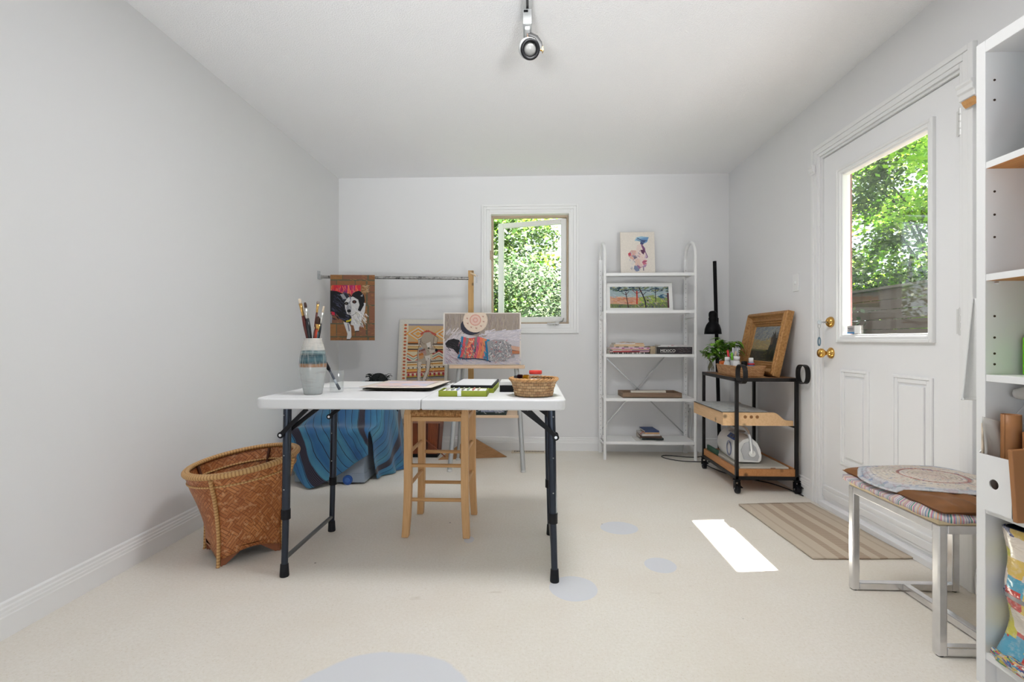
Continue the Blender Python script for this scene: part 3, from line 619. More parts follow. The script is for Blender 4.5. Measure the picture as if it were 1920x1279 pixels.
ptube((BXc-0.071, BYc+0.045, TZ+0.050), (BXc-0.072, BYc-0.02, TZ+0.084), 0.011, mat('tube_silverblue', rgb(150, 170, 190), 0.35), 'silvery blue paint tube at the left rim of the woven basket', WHITE)
solo('paper_scrap', MB().grid(lambda u, v: (BXc-0.03+0.055*u, BYc-0.06+0.05*v, TZ+0.062+0.006*math.sin(u*3)+0.004*v), 6, 5), mat('paper_white', rgb(226, 224, 220), 0.8), 'crumpled white paper inside the woven basket', 'paper', solid=0.0008)

# ------------------------------------------------------------------ rush seat stool
BEECH = wood('beech_wood', rgb(206, 158, 104), rgb(222, 178, 126), 'Z', 0.45)
stl = thing('rush_stool', 'tall beech bar stool with a woven rush seat pushed under the table', 'stool', (-0.47, 2.54, 0))
SZ = 0.628
for (x, y, ox, oy) in ((-0.613, 2.392, -0.011, -0.012), (-0.330, 2.392, 0.010, -0.012), (-0.613, 2.690, -0.010, 0.012), (-0.330, 2.690, 0.010, 0.012)):
    def legf(u, v, x=x, y=y, ox=ox, oy=oy):
        k = max(0, (0.45-v)/0.45)**2; w = 0.0185-0.0015*k; a = 2*PI*u+PI/4
        c, s = math.cos(a), math.sin(a); q = max(abs(c), abs(s)); top = 1-0.25*max(0, (v-0.965)/0.035)
        return (x+ox*k+c/q*w*top, y+oy*k+s/q*w*top, v*SZ)
    g = MB().grid(legf, 4, 24, closed=True, smooth=False); k = len(g.v)
    g.face([k-4, k-3, k-2, k-1]); g.face([3, 2, 1, 0]); part('leg', g, BEECH, stl, bevel=0.003)
xa, xb, ya, yb = -0.613, -0.330, 2.392, 2.690
BEX = wood('beech_rail', rgb(200, 152, 98), rgb(216, 170, 116), 'X', 0.45)
rl = MB().box(xa, xb, ya-0.011, ya+0.011, 0.570, 0.592).box(xa, xb, yb-0.011, yb+0.011, 0.570, 0.592).box(xa-0.011, xa+0.011, ya, yb, 0.570, 0.592).box(xb-0.011, xb+0.011, ya, yb, 0.570, 0.592)
part('seat_frame', rl, BEX, stl, bevel=0.003)
for z in (0.350, 0.180): part('stretcher', MB().cyl((xa, ya, z), (xb, ya, z), 0.0095, n=12), BEX, stl); part('stretcher', MB().cyl((xa, yb, z), (xb, yb, z), 0.0095, n=12), BEX, stl)
for z in (0.410, 0.245): part('stretcher', MB().cyl((xa, ya, z), (xa, yb, z), 0.0095, n=12), BEX, stl); part('stretcher', MB().cyl((xb, ya, z), (xb, yb, z), 0.0095, n=12), BEX, stl)
RUSH = bpy.data.materials.new('rush_cord'); nt, p = nodes(RUSH)
f = noise(nt, objco(nt), 70, 4, 0.7); c = ramp(nt, f, [(0.3, rgb(120, 78, 40)), (0.5, rgb(184, 132, 80)), (0.7, rgb(214, 172, 120))]); nt.links.new(c, p.inputs['Base Color']); p.inputs['Roughness'].default_value = 0.7
rs = MB(); ncord = 30; cx, cy = (xa+xb)/2, (ya+yb)/2; hx, hy = (xb-xa)/2-0.012, (yb-ya)/2+0.004
def edgeloop(side):
    for i in range(ncord):
        t = -1+2*(i+0.5)/ncord
        for q in (0,):
            if side in 'FB':
                sg = -1 if side == 'F' else 1; o = hy; x = cx+t*hx; inn = abs(t)*hx
                path = [(x, cy+sg*(inn*hy/hx*0.98), SZ-0.008), (x, cy+sg*(o-0.02), SZ-0.003), (x, cy+sg*(o+0.006), SZ-0.007), (x, cy+sg*(o+0.010), SZ-0.018), (x, cy+sg*(o+0.004), SZ-0.031), (x, cy+sg*(o-0.03), SZ-0.032)]
            else:
                sg = -1 if side == 'L' else 1; o = hx+0.012; y = cy+t*(hy-0.015); inn = abs(t)*hx
                path = [(cx+sg*inn*0.98, y, SZ-0.008), (cx+sg*(o-0.02), y, SZ-0.003), (cx+sg*(o+0.006), y, SZ-0.007), (cx+sg*(o+0.010), y, SZ-0.018), (cx+sg*(o+0.004), y, SZ-0.031), (cx+sg*(o-0.03), y, SZ-0.032)]
            rs.tube(path, 0.0046, 6)
for sd in 'FBLR': edgeloop(sd)
part('rush_seat', rs, RUSH, stl)

# ------------------------------------------------------------------ big bamboo basket
bk = thing('bamboo_basket', 'large flared woven bamboo basket on the floor by the left wall', 'basket', (-1.337, 2.206, 0))
HB = bpy.data.materials.new('bamboo_herringbone'); nt, p = nodes(HB)
uv = nt.nodes.new('ShaderNodeUVMap'); uv.uv_map = 'UVMap'
def stripe(r, s):
    mp = nt.nodes.new('ShaderNodeMapping'); mp.inputs['Rotation'].default_value = (0, 0, r); nt.links.new(uv.outputs[0], mp.inputs[0])
    b = nt.nodes.new('ShaderNodeTexBrick'); b.inputs['Scale'].default_value = s; b.inputs['Mortar Size'].default_value = 0.03; b.inputs['Mortar Smooth'].default_value = 0.3; b.inputs['Brick Width'].default_value = 0.9; b.inputs['Row Height'].default_value = 0.25
    b.inputs['Color1'].default_value = rgb(200, 132, 76); b.inputs['Color2'].default_value = rgb(164, 94, 44); b.inputs['Mortar'].default_value = rgb(122, 66, 30); b.offset = 0.25; b.offset_frequency = 1
    nt.links.new(mp.outputs[0], b.inputs[0]); return b
s1, s2 = stripe(RAD(45), 15), stripe(RAD(-45), 15)
wv = nt.nodes.new('ShaderNodeTexChecker'); wv.inputs['Scale'].default_value = 22; mp = nt.nodes.new('ShaderNodeMapping'); mp.inputs['Rotation'].default_value = (0, 0, RAD(45)); mp.inputs['Scale'].default_value = (1, 0.5, 1); nt.links.new(uv.outputs[0], mp.inputs[0]); nt.links.new(mp.outputs[0], wv.inputs[0])
col = mixrgb(nt, wv.outputs['Fac'], s1.outputs['Color'], s2.outputs['Color'])
big = noise(nt, uv.outputs[0], 3.2, 3); sm = noise(nt, uv.outputs[0], 38, 3)
col = mixrgb(nt, ramp(nt, sm, [(0.56, (0, 0, 0, 1)), (0.66, (0.7, 0.7, 0.7, 1))]), col, rgb(222, 170, 120))
col = mixrgb(nt, ramp(nt, big, [(0.35, (0, 0, 0, 1)), (0.65, (0.45, 0.45, 0.45, 1))]), col, rgb(134, 66, 26))
nt.links.new(col, p.inputs['Base Color']); p.inputs['Roughness'].default_value = 0.42
hh = mixrgb(nt, wv.outputs['Fac'], s1.outputs['Fac'], s2.outputs['Fac']); bump(nt, p, hh, -0.6, 0.002)
RH = 0.415
def bpos(phi, t, dr=0.0):
    """phi about the vertical, t 0 base .. 1 rim; square base, round rim tilted up to the back right"""
    c, s_ = math.cos(phi), math.sin(phi); c2, s2_ = math.cos(phi-PI/4), math.sin(phi-PI/4)
    sq = 0.132/max(abs(c2), abs(s2_)); sq = min(sq, 0.176); w = min(1, t*1.25); rb = sq*(1-w)+0.168*w
    r = rb+(0.231-0.168)*(max(0, t-0.25)/0.75)**1.6+dr
    x, y = r*c, r*s_; z = t*(RH+0.11*x+0.075*y)
    return x, y, z
def body(u, v):
    phi = 2*PI*u; t0 = 0.075+0.065*abs(math.sin(2*phi))
    t = t0+(1-t0)*v; return bpos(phi, t)
part('body', MB().grid(body, 64, 26, closed=True, uvs=(1.55, 0.46)), HB, bk, world=False, solid=0.006)
part('base', MB().lathe([(0.0, 0.075), (0.15, 0.075)], n=24), mat('basket_base_brown', rgb(92, 50, 26), 0.7), bk, world=False)
CANE = bpy.data.materials.new('wrapped_cane'); nt, p = nodes(CANE); uv = nt.nodes.new('ShaderNodeUVMap'); uv.uv_map = 'UVMap'
sx = nt.nodes.new('ShaderNodeSeparateXYZ'); nt.links.new(uv.outputs[0], sx.inputs[0])
f = mathn(nt, 'FRACT', mathn(nt, 'MULTIPLY', sx.outputs[0], 74.0)); g = ramp(nt, f, [(0.0, rgb(110, 72, 38)), (0.12, rgb(196, 152, 96)), (0.6, rgb(206, 166, 110)), (0.9, rgb(170, 120, 68))]); nt.links.new(g, p.inputs['Base Color']); p.inputs['Roughness'].default_value = 0.5; bump(nt, p, f, 0.3, 0.002)
part('rim', MB().tube([bpos(2*PI*i/72, 1.0) for i in range(72)], 0.0115, 10, closed=True).tube([Vector(bpos(2*PI*i/72, 1.0, -0.012))+Vector((0, 0, 0.004)) for i in range(72)], 0.009, 8, closed=True), CANE, bk, world=False)
part('rim_band', MB().tube([bpos(2*PI*i/72, 0.885, 0.004) for i in range(72)], 0.0045, 8, closed=True), CANE, bk, world=False)
part('inner_band', MB().tube([bpos(2*PI*i/72, 0.86, -0.008) for i in range(72)], 0.005, 8, closed=True), CANE, bk, world=False)
for k in range(4):
    ph = -PI/2+k*PI/2
    path = [Vector(bpos(ph, 0.97-0.95*i/14, 0.009)) for i in range(15)]+[Vector(bpos(ph, 0.02, 0.012))*1.0]
    path[-1].z = 0.0
    part('corner_post', MB().tube(path, [0.010]*9+[0.0095]*7, 8, ratio=0.7), CANE, bk, world=False)
    inn = [bpos(ph, 0.98-0.5*i/6, -0.009) for i in range(7)]
    part('inner_post', MB().tube(inn, 0.007, 8), mat('dark_cane', rgb(84, 46, 24), 0.6), bk, world=False)
for k in range(4):       # plank feet between the posts, seen under the arched hem
    ph = -PI/2+k*PI/2; a, b_ = Vector(bpos(ph, 0.02, 0.004)), Vector(bpos(ph+PI/2, 0.02, 0.004))
    n_ = MB(); pts = [(0, 0.0), (0.10, 0.0), (0.36, 0.05), (0.64, 0.05), (0.90, 0.0), (1, 0.0), (1, 0.085), (0, 0.085)]
    nrm = (b_-a).cross(Vector((0, 0, 1))).normalized()*0.006
    n_.prism(pts, lambda q, w, t: (a.x+(b_.x-a.x)*q-nrm.x*(1.2+t), a.y+(b_.y-a.y)*q-nrm.y*(1.2+t), w), 0, 1)
    part('foot_board', n_, mat('foot_board_brown', rgb(150, 92, 62), 0.6), bk, world=False)
# ------------------------------------------------------------------ storage bin under the blue cloth
BIN = bpy.data.materials.new('frosted_blue_plastic'); nt, p = nodes(BIN)
p.inputs['Base Color'].default_value = rgb(176, 190, 206); p.inputs['Roughness'].default_value = 0.35; p.inputs['Transmission Weight'].default_value = 0.35; p.inputs['Alpha'].default_value = 0.85
bn = thing('storage_bin', 'clear plastic storage bin with blue wheels under the striped cloth', 'storage bin', (-1.35, 3.36, 0))
q = MB()
X0, X1, Y0, Y1 = -1.60, -1.125, 3.225, 3.60
for (a, b, c, d) in ((X0, X1, Y0, Y0+0.006), (X0, X1, Y1-0.006, Y1), (X0, X0+0.006, Y0, Y1), (X1-0.006, X1, Y0, Y1)): q.box(a, b, c, d, 0.012, 0.33)
q.box(X0, X1, Y0, Y1, 0.012, 0.02).box(X0-0.003, X1+0.003, Y0-0.003, Y1, 0.012, 0.075)
part('tub', q, BIN, bn, bevel=0.004)
part('lid', MB().box(X0-0.012, X1+0.012, Y0-0.008, Y1+0.012, 0.33, 0.352), BIN, bn, bevel=0.005)
for wx in (-1.52, -1.235):
    whl = part('wheel', MB().cyl((wx, Y0-0.016, 0.032), (wx, Y0+0.02, 0.032), 0.032, n=24), mat('wheel_blue', rgb(40, 84, 158), 0.4), bn, bevel=0.003)
    part('hub', MB().cyl((wx, Y0-0.019, 0.032), (wx, Y0-0.014, 0.032), 0.017, n=20), mat('hub_blue', rgb(64, 110, 184), 0.4), bn, parent=whl)
part('contents', MB().box(X0+0.02, X1-0.03, Y0+0.02, Y1-0.02, 0.024, 0.25), mat('bin_contents_pink', rgb(196, 176, 172), 0.8, var=0.25, vscale=8), bn)

# ------------------------------------------------------------------ blue striped cloth
CL = bpy.data.materials.new('indigo_stripe_cotton'); nt, p = nodes(CL)
uv = nt.nodes.new('ShaderNodeUVMap'); uv.uv_map = 'UVMap'; sx = nt.nodes.new('ShaderNodeSeparateXYZ'); nt.links.new(uv.outputs[0], sx.inputs[0])
wz = noise(nt, uv.outputs[0], 5, 3)
tcoord = mathn(nt, 'ADD', sx.outputs[0], mathn(nt, 'MULTIPLY', mathn(nt, 'SUBTRACT', wz, 0.5), 0.02))
ln_ = ramp(nt, mathn(nt, 'FRACT', mathn(nt, 'MULTIPLY', tcoord, 21.0)), [(0.0, (1, 1, 1, 1)), (0.05, (1, 1, 1, 1)), (0.075, (0, 0, 0, 1)), (0.985, (0, 0, 0, 1)), (1.0, (1, 1, 1, 1))])
band = ramp(nt, mathn(nt, 'FRACT', mathn(nt, 'MULTIPLY', mathn(nt, 'ADD', tcoord, 0.10), 2.35)), [(0.0, (0, 0, 0, 1)), (0.80, (0, 0, 0, 1)), (0.81, (1, 1, 1, 1)), (0.92, (1, 1, 1, 1)), (0.93, (0, 0, 0, 1))])
hue = ramp(nt, mathn(nt, 'FRACT', mathn(nt, 'MULTIPLY', tcoord, 5.3)), [(0.0, rgb(46, 104, 142)), (0.35, rgb(66, 126, 150)), (0.6, rgb(40, 92, 138)), (1.0, rgb(58, 118, 152))])
hue = mixrgb(nt, ramp(nt, noise(nt, uv.outputs[0], 3.0, 3), [(0.4, (0, 0, 0, 1)), (0.7, (0.6, 0.6, 0.6, 1))]), hue, rgb(28, 64, 120))
fine = ramp(nt, mathn(nt, 'FRACT', mathn(nt, 'MULTIPLY', tcoord, 150.0)), [(0.0, rgb(14, 16, 24)), (0.5, rgb(20, 22, 34)), (0.8, rgb(74, 62, 84)), (1.0, rgb(18, 20, 30))])
c = mixrgb(nt, ln_, hue, rgb(12, 16, 26)); c = mixrgb(nt, band, c, fine)
nt.links.new(c, p.inputs['Base Color']); p.inputs['Roughness'].default_value = 0.85; p.inputs['Sheen Weight'].default_value = 0.2
bump(nt, p, noise(nt, uv.outputs[0], 220, 2), 0.2, 0.001)
def catmull(P, t):
    n = len(P)-1; t = min(max(t, 0), 1)*n; i = min(int(t), n-1); f = t-i
    a, b, c_, d = P[max(i-1, 0)], P[i], P[i+1], P[min(i+2, n)]
    return 0.5*((2*b)+(c_-a)*f+(2*a-5*b+4*c_-d)*f*f+(3*b-a-3*c_+d)*f**3)
def spline_surf(rows):
    R = [[Vector(p_) for p_ in r] for r in rows]
    return lambda u, v: catmull([catmull(r, u) for r in R], v)
Aa = spline_surf([
    [(-1.56, 3.90, 0.60), (-1.44, 3.88, 0.63), (-1.30, 3.88, 0.64), (-1.18, 3.88, 0.64), (-1.105, 3.88, 0.60)],
    [(-1.57, 3.66, 0.56), (-1.45, 3.62, 0.61), (-1.30, 3.62, 0.62), (-1.18, 3.62, 0.62), (-1.085, 3.62, 0.56)],
    [(-1.59, 3.46, 0.44), (-1.46, 3.44, 0.49), (-1.30, 3.44, 0.51), (-1.17, 3.44, 0.51), (-1.065, 3.46, 0.47)],
    [(-1.62, 3.30, 0.375), (-1.48, 3.32, 0.395), (-1.31, 3.32, 0.40), (-1.18, 3.32, 0.40), (-1.065, 3.34, 0.385)],
    [(-1.635, 3.20, 0.365), (-1.48, 3.205, 0.372), (-1.31, 3.205, 0.374), (-1.18, 3.205, 0.372), (-1.085, 3.215, 0.366)],
    [(-1.640, 3.175, 0.30), (-1.49, 3.180, 0.28), (-1.32, 3.185, 0.30), (-1.18, 3.19, 0.31), (-1.09, 3.195, 0.32)],
    [(-1.625, 3.165, 0.22), (-1.50, 3.150, 0.15), (-1.32, 3.175, 0.19), (-1.18, 3.185, 0.23), (-1.09, 3.19, 0.27)],
    [(-1.60, 3.160, 0.14), (-1.455, 3.10, 0.012), (-1.285, 3.165, 0.075), (-1.17, 3.180, 0.155), (-1.092, 3.19, 0.205)]])
def Af(u, v):
    w = Aa(u, v); k = max(0, v-0.55)/0.45
    return (w.x, w.y-0.010*k*math.sin(u*21+v*2)-0.003*math.sin(u*40+v*9), max(0.006, w.z+0.004*math.sin(u*17+v*11)*(1-k)))
Bb = spline_surf([       # right flank, from the top edge down to the floor
    [(-1.105, 3.88, 0.60), (-1.085, 3.62, 0.56), (-1.065, 3.46, 0.47), (-1.065, 3.34, 0.385), (-1.085, 3.215, 0.366)],
    [(-1.07, 3.86, 0.50), (-1.035, 3.66, 0.44), (-1.02, 3.50, 0.37), (-1.03, 3.36, 0.29), (-1.072, 3.225, 0.29)],
    [(-1.04, 3.84, 0.30), (-1.000, 3.66, 0.25), (-1.00, 3.52, 0.20), (-1.035, 3.38, 0.16), (-1.075, 3.25, 0.17)],
    [(-1.02, 3.82, 0.10), (-0.985, 3.68, 0.09), (-0.995, 3.54, 0.07), (-1.04, 3.41, 0.06), (-1.082, 3.29, 0.08)],
    [(-0.98, 3.76, 0.008), (-0.955, 3.64, 0.008), (-0.985, 3.54, 0.008), (-1.03, 3.44, 0.008), (-1.09, 3.335, 0.008)]])
def Bf(u, v):
    w = Bb(u, v); return (w.x+0.016*v*math.sin(u*19+v*2.0), w.y, max(0.005, w.z))
ct = MB()
def addgrid(mb, fn, nu, nv, uvf):
    n = mb.add([fn(i/nu, j/nv) for j in range(nv+1) for i in range(nu+1)])
    for j in range(nv):
        for i in range(nu):
            a = n+j*(nu+1)+i; mb.face([a, a+1, a+nu+2, a+nu+1], 0, True, None, [uvf(i/nu, j/nv), uvf((i+1)/nu, j/nv), uvf((i+1)/nu, (j+1)/nv), uvf(i/nu, (j+1)/nv)])
addgrid(ct, Af, 56, 70, lambda u, v: (u*0.56-v*0.36, v*1.05))
addgrid(ct, Bf, 44, 34, lambda u, v: (0.56-0.36*0.57*u+v*0.42, 0.6*u+v*0.5))
solo('striped_cloth', ct, CL, 'blue cotton cloth with black stripes draped over the storage bin', 'cloth', M=Matrix(), solid=0.003)
# black fringed shawl on top of the pile
SH = mat('shawl_black', rgb(16, 22, 22), 0.9, bmp=0.5, bscale=120)
sw_ = thing('fringed_shawl', 'black fringed shawl bundled on top of the blue cloth behind the table', 'shawl', (-1.15, 3.62, 0.60))
part('bundle', MB().grid(lambda u, v: (-1.160+(0.085*math.sin(v*PI*0.5)+0.004*math.sin(u*40))*math.cos(2*PI*u), 3.64+0.08*math.sin(v*PI*0.5)*math.sin(2*PI*u), 0.615+0.100*math.cos(v*PI*0.5)+0.006*math.sin(u*25+v*6)), 40, 12, closed=True), SH, sw_)
fr = MB()
for i in range(46):
    a = random.uniform(0, 2*PI); e = random.uniform(0.15, 1.3); r0 = 0.075
    x, y, z = -1.160+r0*math.cos(a)*math.cos(e*0.6), 3.64+r0*math.sin(a)*math.cos(e*0.6), 0.615+0.088*math.sin(e)
    d = Vector((math.cos(a), math.sin(a)*0.6, 0.5)).normalized(); L = random.uniform(0.02, 0.045); k = random.choice((-1, 1))
    fr.tube([(x, y, z), (x+d.x*L*0.5, y+d.y*L*0.5, z+d.z*L*0.6+0.004), (x+d.x*L, y+d.y*L, z+d.z*L*0.7), (x+d.x*L*1.05+0.004*k, y+d.y*L, z+d.z*L*0.5)], [0.0025, 0.0022, 0.002, 0.003], 5)
part('fringe', fr, SH, sw_)
tl = spline_surf([[(-1.20, 3.60, 0.655), (-1.15, 3.58, 0.66), (-1.10, 3.60, 0.64)], [(-1.15, 3.60, 0.645), (-1.10, 3.59, 0.635), (-1.06, 3.62, 0.59)], [(-1.085, 3.66, 0.57), (-1.055, 3.66, 0.53), (-1.03, 3.68, 0.50)], [(-1.06, 3.70, 0.46), (-1.04, 3.70, 0.44), (-1.03, 3.70, 0.42)]])
part('tail', MB().grid(lambda u, v: tl(u, v), 12, 18), SH, sw_, solid=0.006)

# ------------------------------------------------------------------ hanging rod with its post
RODM = bpy.data.materials.new('galvanised_spattered_rod'); nt, p = nodes(RODM)
f = noise(nt, objco(nt), 30, 4, 0.65); nt.links.new(ramp(nt, f, [(0.36, rgb(60, 58, 56)), (0.48, rgb(150, 148, 146)), (0.6, rgb(168, 166, 164))]), p.inputs['Base Color']); p.inputs['Metallic'].default_value = 0.6; p.inputs['Roughness'].default_value = 0.4
PINE = wood('pine_post', rgb(176, 134, 78), rgb(200, 160, 104), 'Z', 0.6, knots=True)
hr = thing('hanging_rod', 'spattered metal rod running from the left wall to a wooden post', 'rail', (-0.502, 4.0, 0))
part('rod', MB().cyl((-1.72, 3.866, 1.482), (-0.52, 3.985, 1.478), 0.0125, n=16), RODM, hr)
part('wall_bracket', MB().box(-1.725, -1.715, 3.848, 3.884, 1.462, 1.53).cyl((-1.723, 3.866, 1.482), (-1.70, 3.866, 1.482), 0.02, n=16), mat('zinc_bracket', (0.55, 0.56, 0.57, 1), 0.4, 0.7), hr, bevel=0.002)
part('post', MB().box(-0.524, -0.480, 3.985, 4.015, 0, 1.545), PINE, hr, bevel=0.002)
part('dowel', MB().cyl((-0.52, 4.0, 1.535), (-0.447, 3.96, 1.492), 0.008, n=10), wood('pale_dowel', rgb(206, 182, 150), rgb(220, 198, 168), 'X'), hr)
part('hook_plate', MB().box(-0.456, -0.446, 3.95, 3.966, 1.44, 1.50), mat('hook_grey', (0.4, 0.4, 0.42, 1), 0.4, 0.8), hr)
PLY = wood('plywood_brown', rgb(160, 116, 74), rgb(182, 138, 94), 'X', 0.6)
gs = MB().prism([(-0.205, 0.0), (-0.47, 0.165), (-0.52, 0.165), (-0.760, 0.0)], lambda a, b, t: (a, 4.0+0.22*(a+0.5)+t, b), -0.040, -0.020)
part('foot_gusset', gs, PLY, hr, bevel=0.0015)

# terracotta dog painting hanging from the rod
GM = lean(-1.443, 3.893-0.030, 1.498-0.530, RAD(5.6), 0)
d = Pic(0.352, 0.528, y=-0.0025)
tile, tile2, tile3, gr = rgb(138, 92, 56), rgb(148, 102, 58), rgb(130, 86, 64), rgb(88, 86, 66)
d.rect(0, 0, 1, 1, gr)
for (a, b, row) in ((0.0, 0.07, 0), (0.09, 0.155, 1), (0.165, 0.255, 2), (0.265, 0.455, 3), (0.475, 0.735, 4), (0.755, 0.935, 5), (0.955, 1.0, 6)):
    cuts = [0.0, 0.27, 0.285, 0.83, 0.87, 1.0] if row % 2 == 0 else [0.0, 0.13, 0.15, 0.55, 0.57, 0.80, 0.84, 1.0]
    for k in range(0, len(cuts)-1, 2): d.rect(cuts[k], a, cuts[k+1], b, random.choice((tile, tile2, tile3)), k == 0)
d.scrib(0, 0, 1, 1, 170, 0.004, [rgb(156, 110, 64), rgb(124, 82, 52), rgb(142, 98, 72), rgb(160, 116, 68)], 0.05, 0.1)
blk, dk, wh, wg = rgb(16, 16, 22), rgb(36, 38, 52), rgb(206, 204, 204), rgb(150, 150, 156)
for (u0, u1, col) in ((0.02, 0.08, (206, 70, 50)), (0.07, 0.16, (196, 38, 54)), (0.15, 0.24, (206, 50, 60)), (0.23, 0.30, (180, 36, 70)), (0.29, 0.39, (150, 34, 104)), (0.38, 0.43, (232, 120, 80)), (0.42, 0.50, (176, 36, 90)), (0.49, 0.56, (160, 34, 110)), (0.55, 0.60, (226, 90, 60)), (0.59, 0.68, (200, 40, 60))):
    d.poly([(u0, 0.285), (u0+0.01, 0.16), (u1+0.01, 0.155), (u1, 0.285)], rgb(*col))
d.scrib(0.02, 0.16, 0.66, 0.27, 60, 0.004, [rgb(232, 140, 96), rgb(214, 60, 70), rgb(120, 30, 96), rgb(236, 90, 80)], 0.07, 1.5)
d.scrib(0.66, 0.16, 0.82, 0.27, 40, 0.004, [rgb(186, 150, 110), rgb(160, 120, 80), rgb(206, 180, 146)], 0.06, 0.1)
d.poly([(0, 0.24), (0.15, 0.25), (0.34, 0.30), (0.45, 0.36), (0.48, 0.60), (0.46, 0.74), (0.36, 0.735), (0.22, 0.66), (0.12, 0.58), (0.0, 0.56)], blk)
d.ell(0.62, 0.36, 0.16, 0.11, blk, wob=0.06); d.ell(0.33, 0.34, 0.10, 0.06, dk, rot=0.5)
d.scrib(0.02, 0.26, 0.42, 0.68, 90, 0.006, [rgb(46, 48, 66), rgb(30, 30, 44), rgb(70, 72, 92), rgb(10, 10, 14)], 0.07, 0.7)
d.poly([(0.36, 0.40), (0.50, 0.33), (0.66, 0.42), (0.80, 0.43), (0.78, 0.56), (0.70, 0.70), (0.66, 0.80), (0.46, 0.76), (0.48, 0.64), (0.40, 0.58)], wh)
d.poly([(0.22, 0.30), (0.30, 0.29), (0.38, 0.37), (0.29, 0.37)], wg); d.poly([(0.66, 0.33), (0.74, 0.29), (0.71, 0.37)], wg)
d.poly([(0.32, 0.42), (0.40, 0.345), (0.52, 0.335), (0.63, 0.38), (0.655, 0.46), (0.60, 0.56), (0.50, 0.615), (0.38, 0.60), (0.34, 0.52)], wh)
d.poly([(0.40, 0.42), (0.45, 0.40), (0.48, 0.50), (0.46, 0.57), (0.38, 0.56), (0.36, 0.50)], wg)
d.poly([(0.44, 0.33), (0.47, 0.33), (0.46, 0.42), (0.44, 0.42)], rgb(110, 108, 130))
d.scrib(0.52, 0.56, 0.80, 0.76, 90, 0.004, [rgb(220, 218, 216), rgb(170, 170, 178), rgb(190, 184, 170), rgb(236, 234, 230)], 0.06, 1.1, lambda u, v: 0.48 < u < 0.82-0.3*max(0, v-0.55))
d.poly([(0.60, 0.30), (0.74, 0.34), (0.76, 0.46), (0.68, 0.56), (0.62, 0.54), (0.66, 0.46), (0.63, 0.38)], blk)
d.line([(0.34, 0.52), (0.38, 0.60), (0.50, 0.62), (0.60, 0.57)], 0.004, rgb(120, 118, 124)); d.scrib(0.40, 0.36, 0.62, 0.55, 40, 0.003, [rgb(224, 222, 220), rgb(186, 186, 192)], 0.03, 1.3)
d.ell(0.365, 0.437, 0.045, 0.024, rgb(30, 26, 28)); d.ell(0.545, 0.412, 0.05, 0.026, rgb(34, 24, 24)); d.ell(0.36, 0.437, 0.018, 0.012, rgb(90, 82, 70)); d.ell(0.54, 0.412, 0.02, 0.012, rgb(96, 52, 42)); d.ell(0.425, 0.552, 0.046, 0.026, rgb(18, 18, 20))
d.line([(0.40, 0.585), (0.44, 0.595), (0.47, 0.58)], 0.005, rgb(50, 46, 50))
d.poly([(0.30, 0.72), (0.42, 0.735), (0.47, 0.80), (0.48, 0.94), (0.44, 0.99), (0.37, 0.985), (0.39, 0.90), (0.34, 0.80)], wh)
d.poly([(0.52, 0.76), (0.65, 0.75), (0.65, 0.86), (0.56, 0.865)], wh)
d.line([(0.40, 0.74), (0.43, 0.86)], 0.010, rgb(120, 118, 132)); d.line([(0.37, 0.985), (0.45, 0.985)], 0.006, blk); d.line([(0.56, 0.86), (0.65, 0.858)], 0.006, blk)
d.line([(0.36, 0.71), (0.44, 0.70), (0.47, 0.675)], 0.012, rgb(206, 190, 50)); d.poly([(0.03, 0.56), (0.10, 0.57), (0.11, 0.62), (0.04, 0.61)], rgb(196, 40, 66)); d.poly([(0.0, 0.58), (0.05, 0.64), (0.04, 0.74), (0.0, 0.73)], wg)
db = thing('dog_painting', 'painting of a black and white dog on terracotta tiles hanging from the rod', 'painting', M=GM)
part('canvas', MB().box(-0.176, 0.176, -0.0022, 0.0022, 0.0, 0.528), mat('canvas_raw', rgb(180, 160, 136), 0.8), db, world=False)
part('picture', d.mb, PAINT, db, world=False)
for cx_ in (-0.13, 0.13): part('clip', MB().box(cx_-0.012, cx_+0.012, 0.0024, 0.044, 0.508, 0.527), mat('clip_rust', rgb(126, 82, 50), 0.5), db, world=False)

# leaning dog-and-kilim painting
GM = lean(-0.955, 4.155, 0.287, RAD(-4.5), RAD(5.0)) @ Matrix.Rotation(RAD(0.6), 4, 'Y')
d = Pic(0.445, 0.865, y=-0.0105)
crm = rgb(214, 206, 194); d.rect(0, 0, 1, 1, rgb(222, 218, 208))
bx = lambda u, v: (0.075+u*0.87, 0.045+v*0.58)
def R(u0, v0, u1, v1, c_, lay=True): a, b = bx(u0, v0), bx(u1, v1); d.rect(a[0], a[1], b[0], b[1], c_, lay)
def L(pts, w, c_): d.line([bx(*p_) for p_ in pts], w, c_)
def G(pts, c_): d.poly([bx(*p_) for p_ in pts], c_)
R(0, 0, 1, 1, rgb(206, 176, 136))
R(0, 0, 0.13, 1, rgb(226, 214, 190))
for i in range(17): d.ell(*bx(0.06, 0.02+i*0.058), 0.030, 0.011, rgb(196, 100, 66), 8)
R(0.13, 0, 1, 0.03, rgb(150, 146, 160))
for k, c_ in enumerate(((226, 170, 96), (216, 206, 190), (222, 150, 70), (206, 196, 176), (226, 164, 84))):
    s_ = 1-k*0.19
    for cu in (0.36, 1.0): G([(cu-0.30*s_, 0.17), (cu, 0.17-0.14*s_), (cu+0.30*s_, 0.17), (cu, 0.17+0.14*s_)], rgb(*c_))
for i, c_ in enumerate(((206, 120, 50), (90, 70, 60), (222, 210, 190), (214, 170, 110), (230, 200, 140), (80, 62, 54), (220, 150, 80))): R(0.13, 0.315+i*0.024, 1, 0.335+i*0.024, rgb(*c_))
R(0.13, 0.49, 1, 0.64, rgb(214, 200, 168))
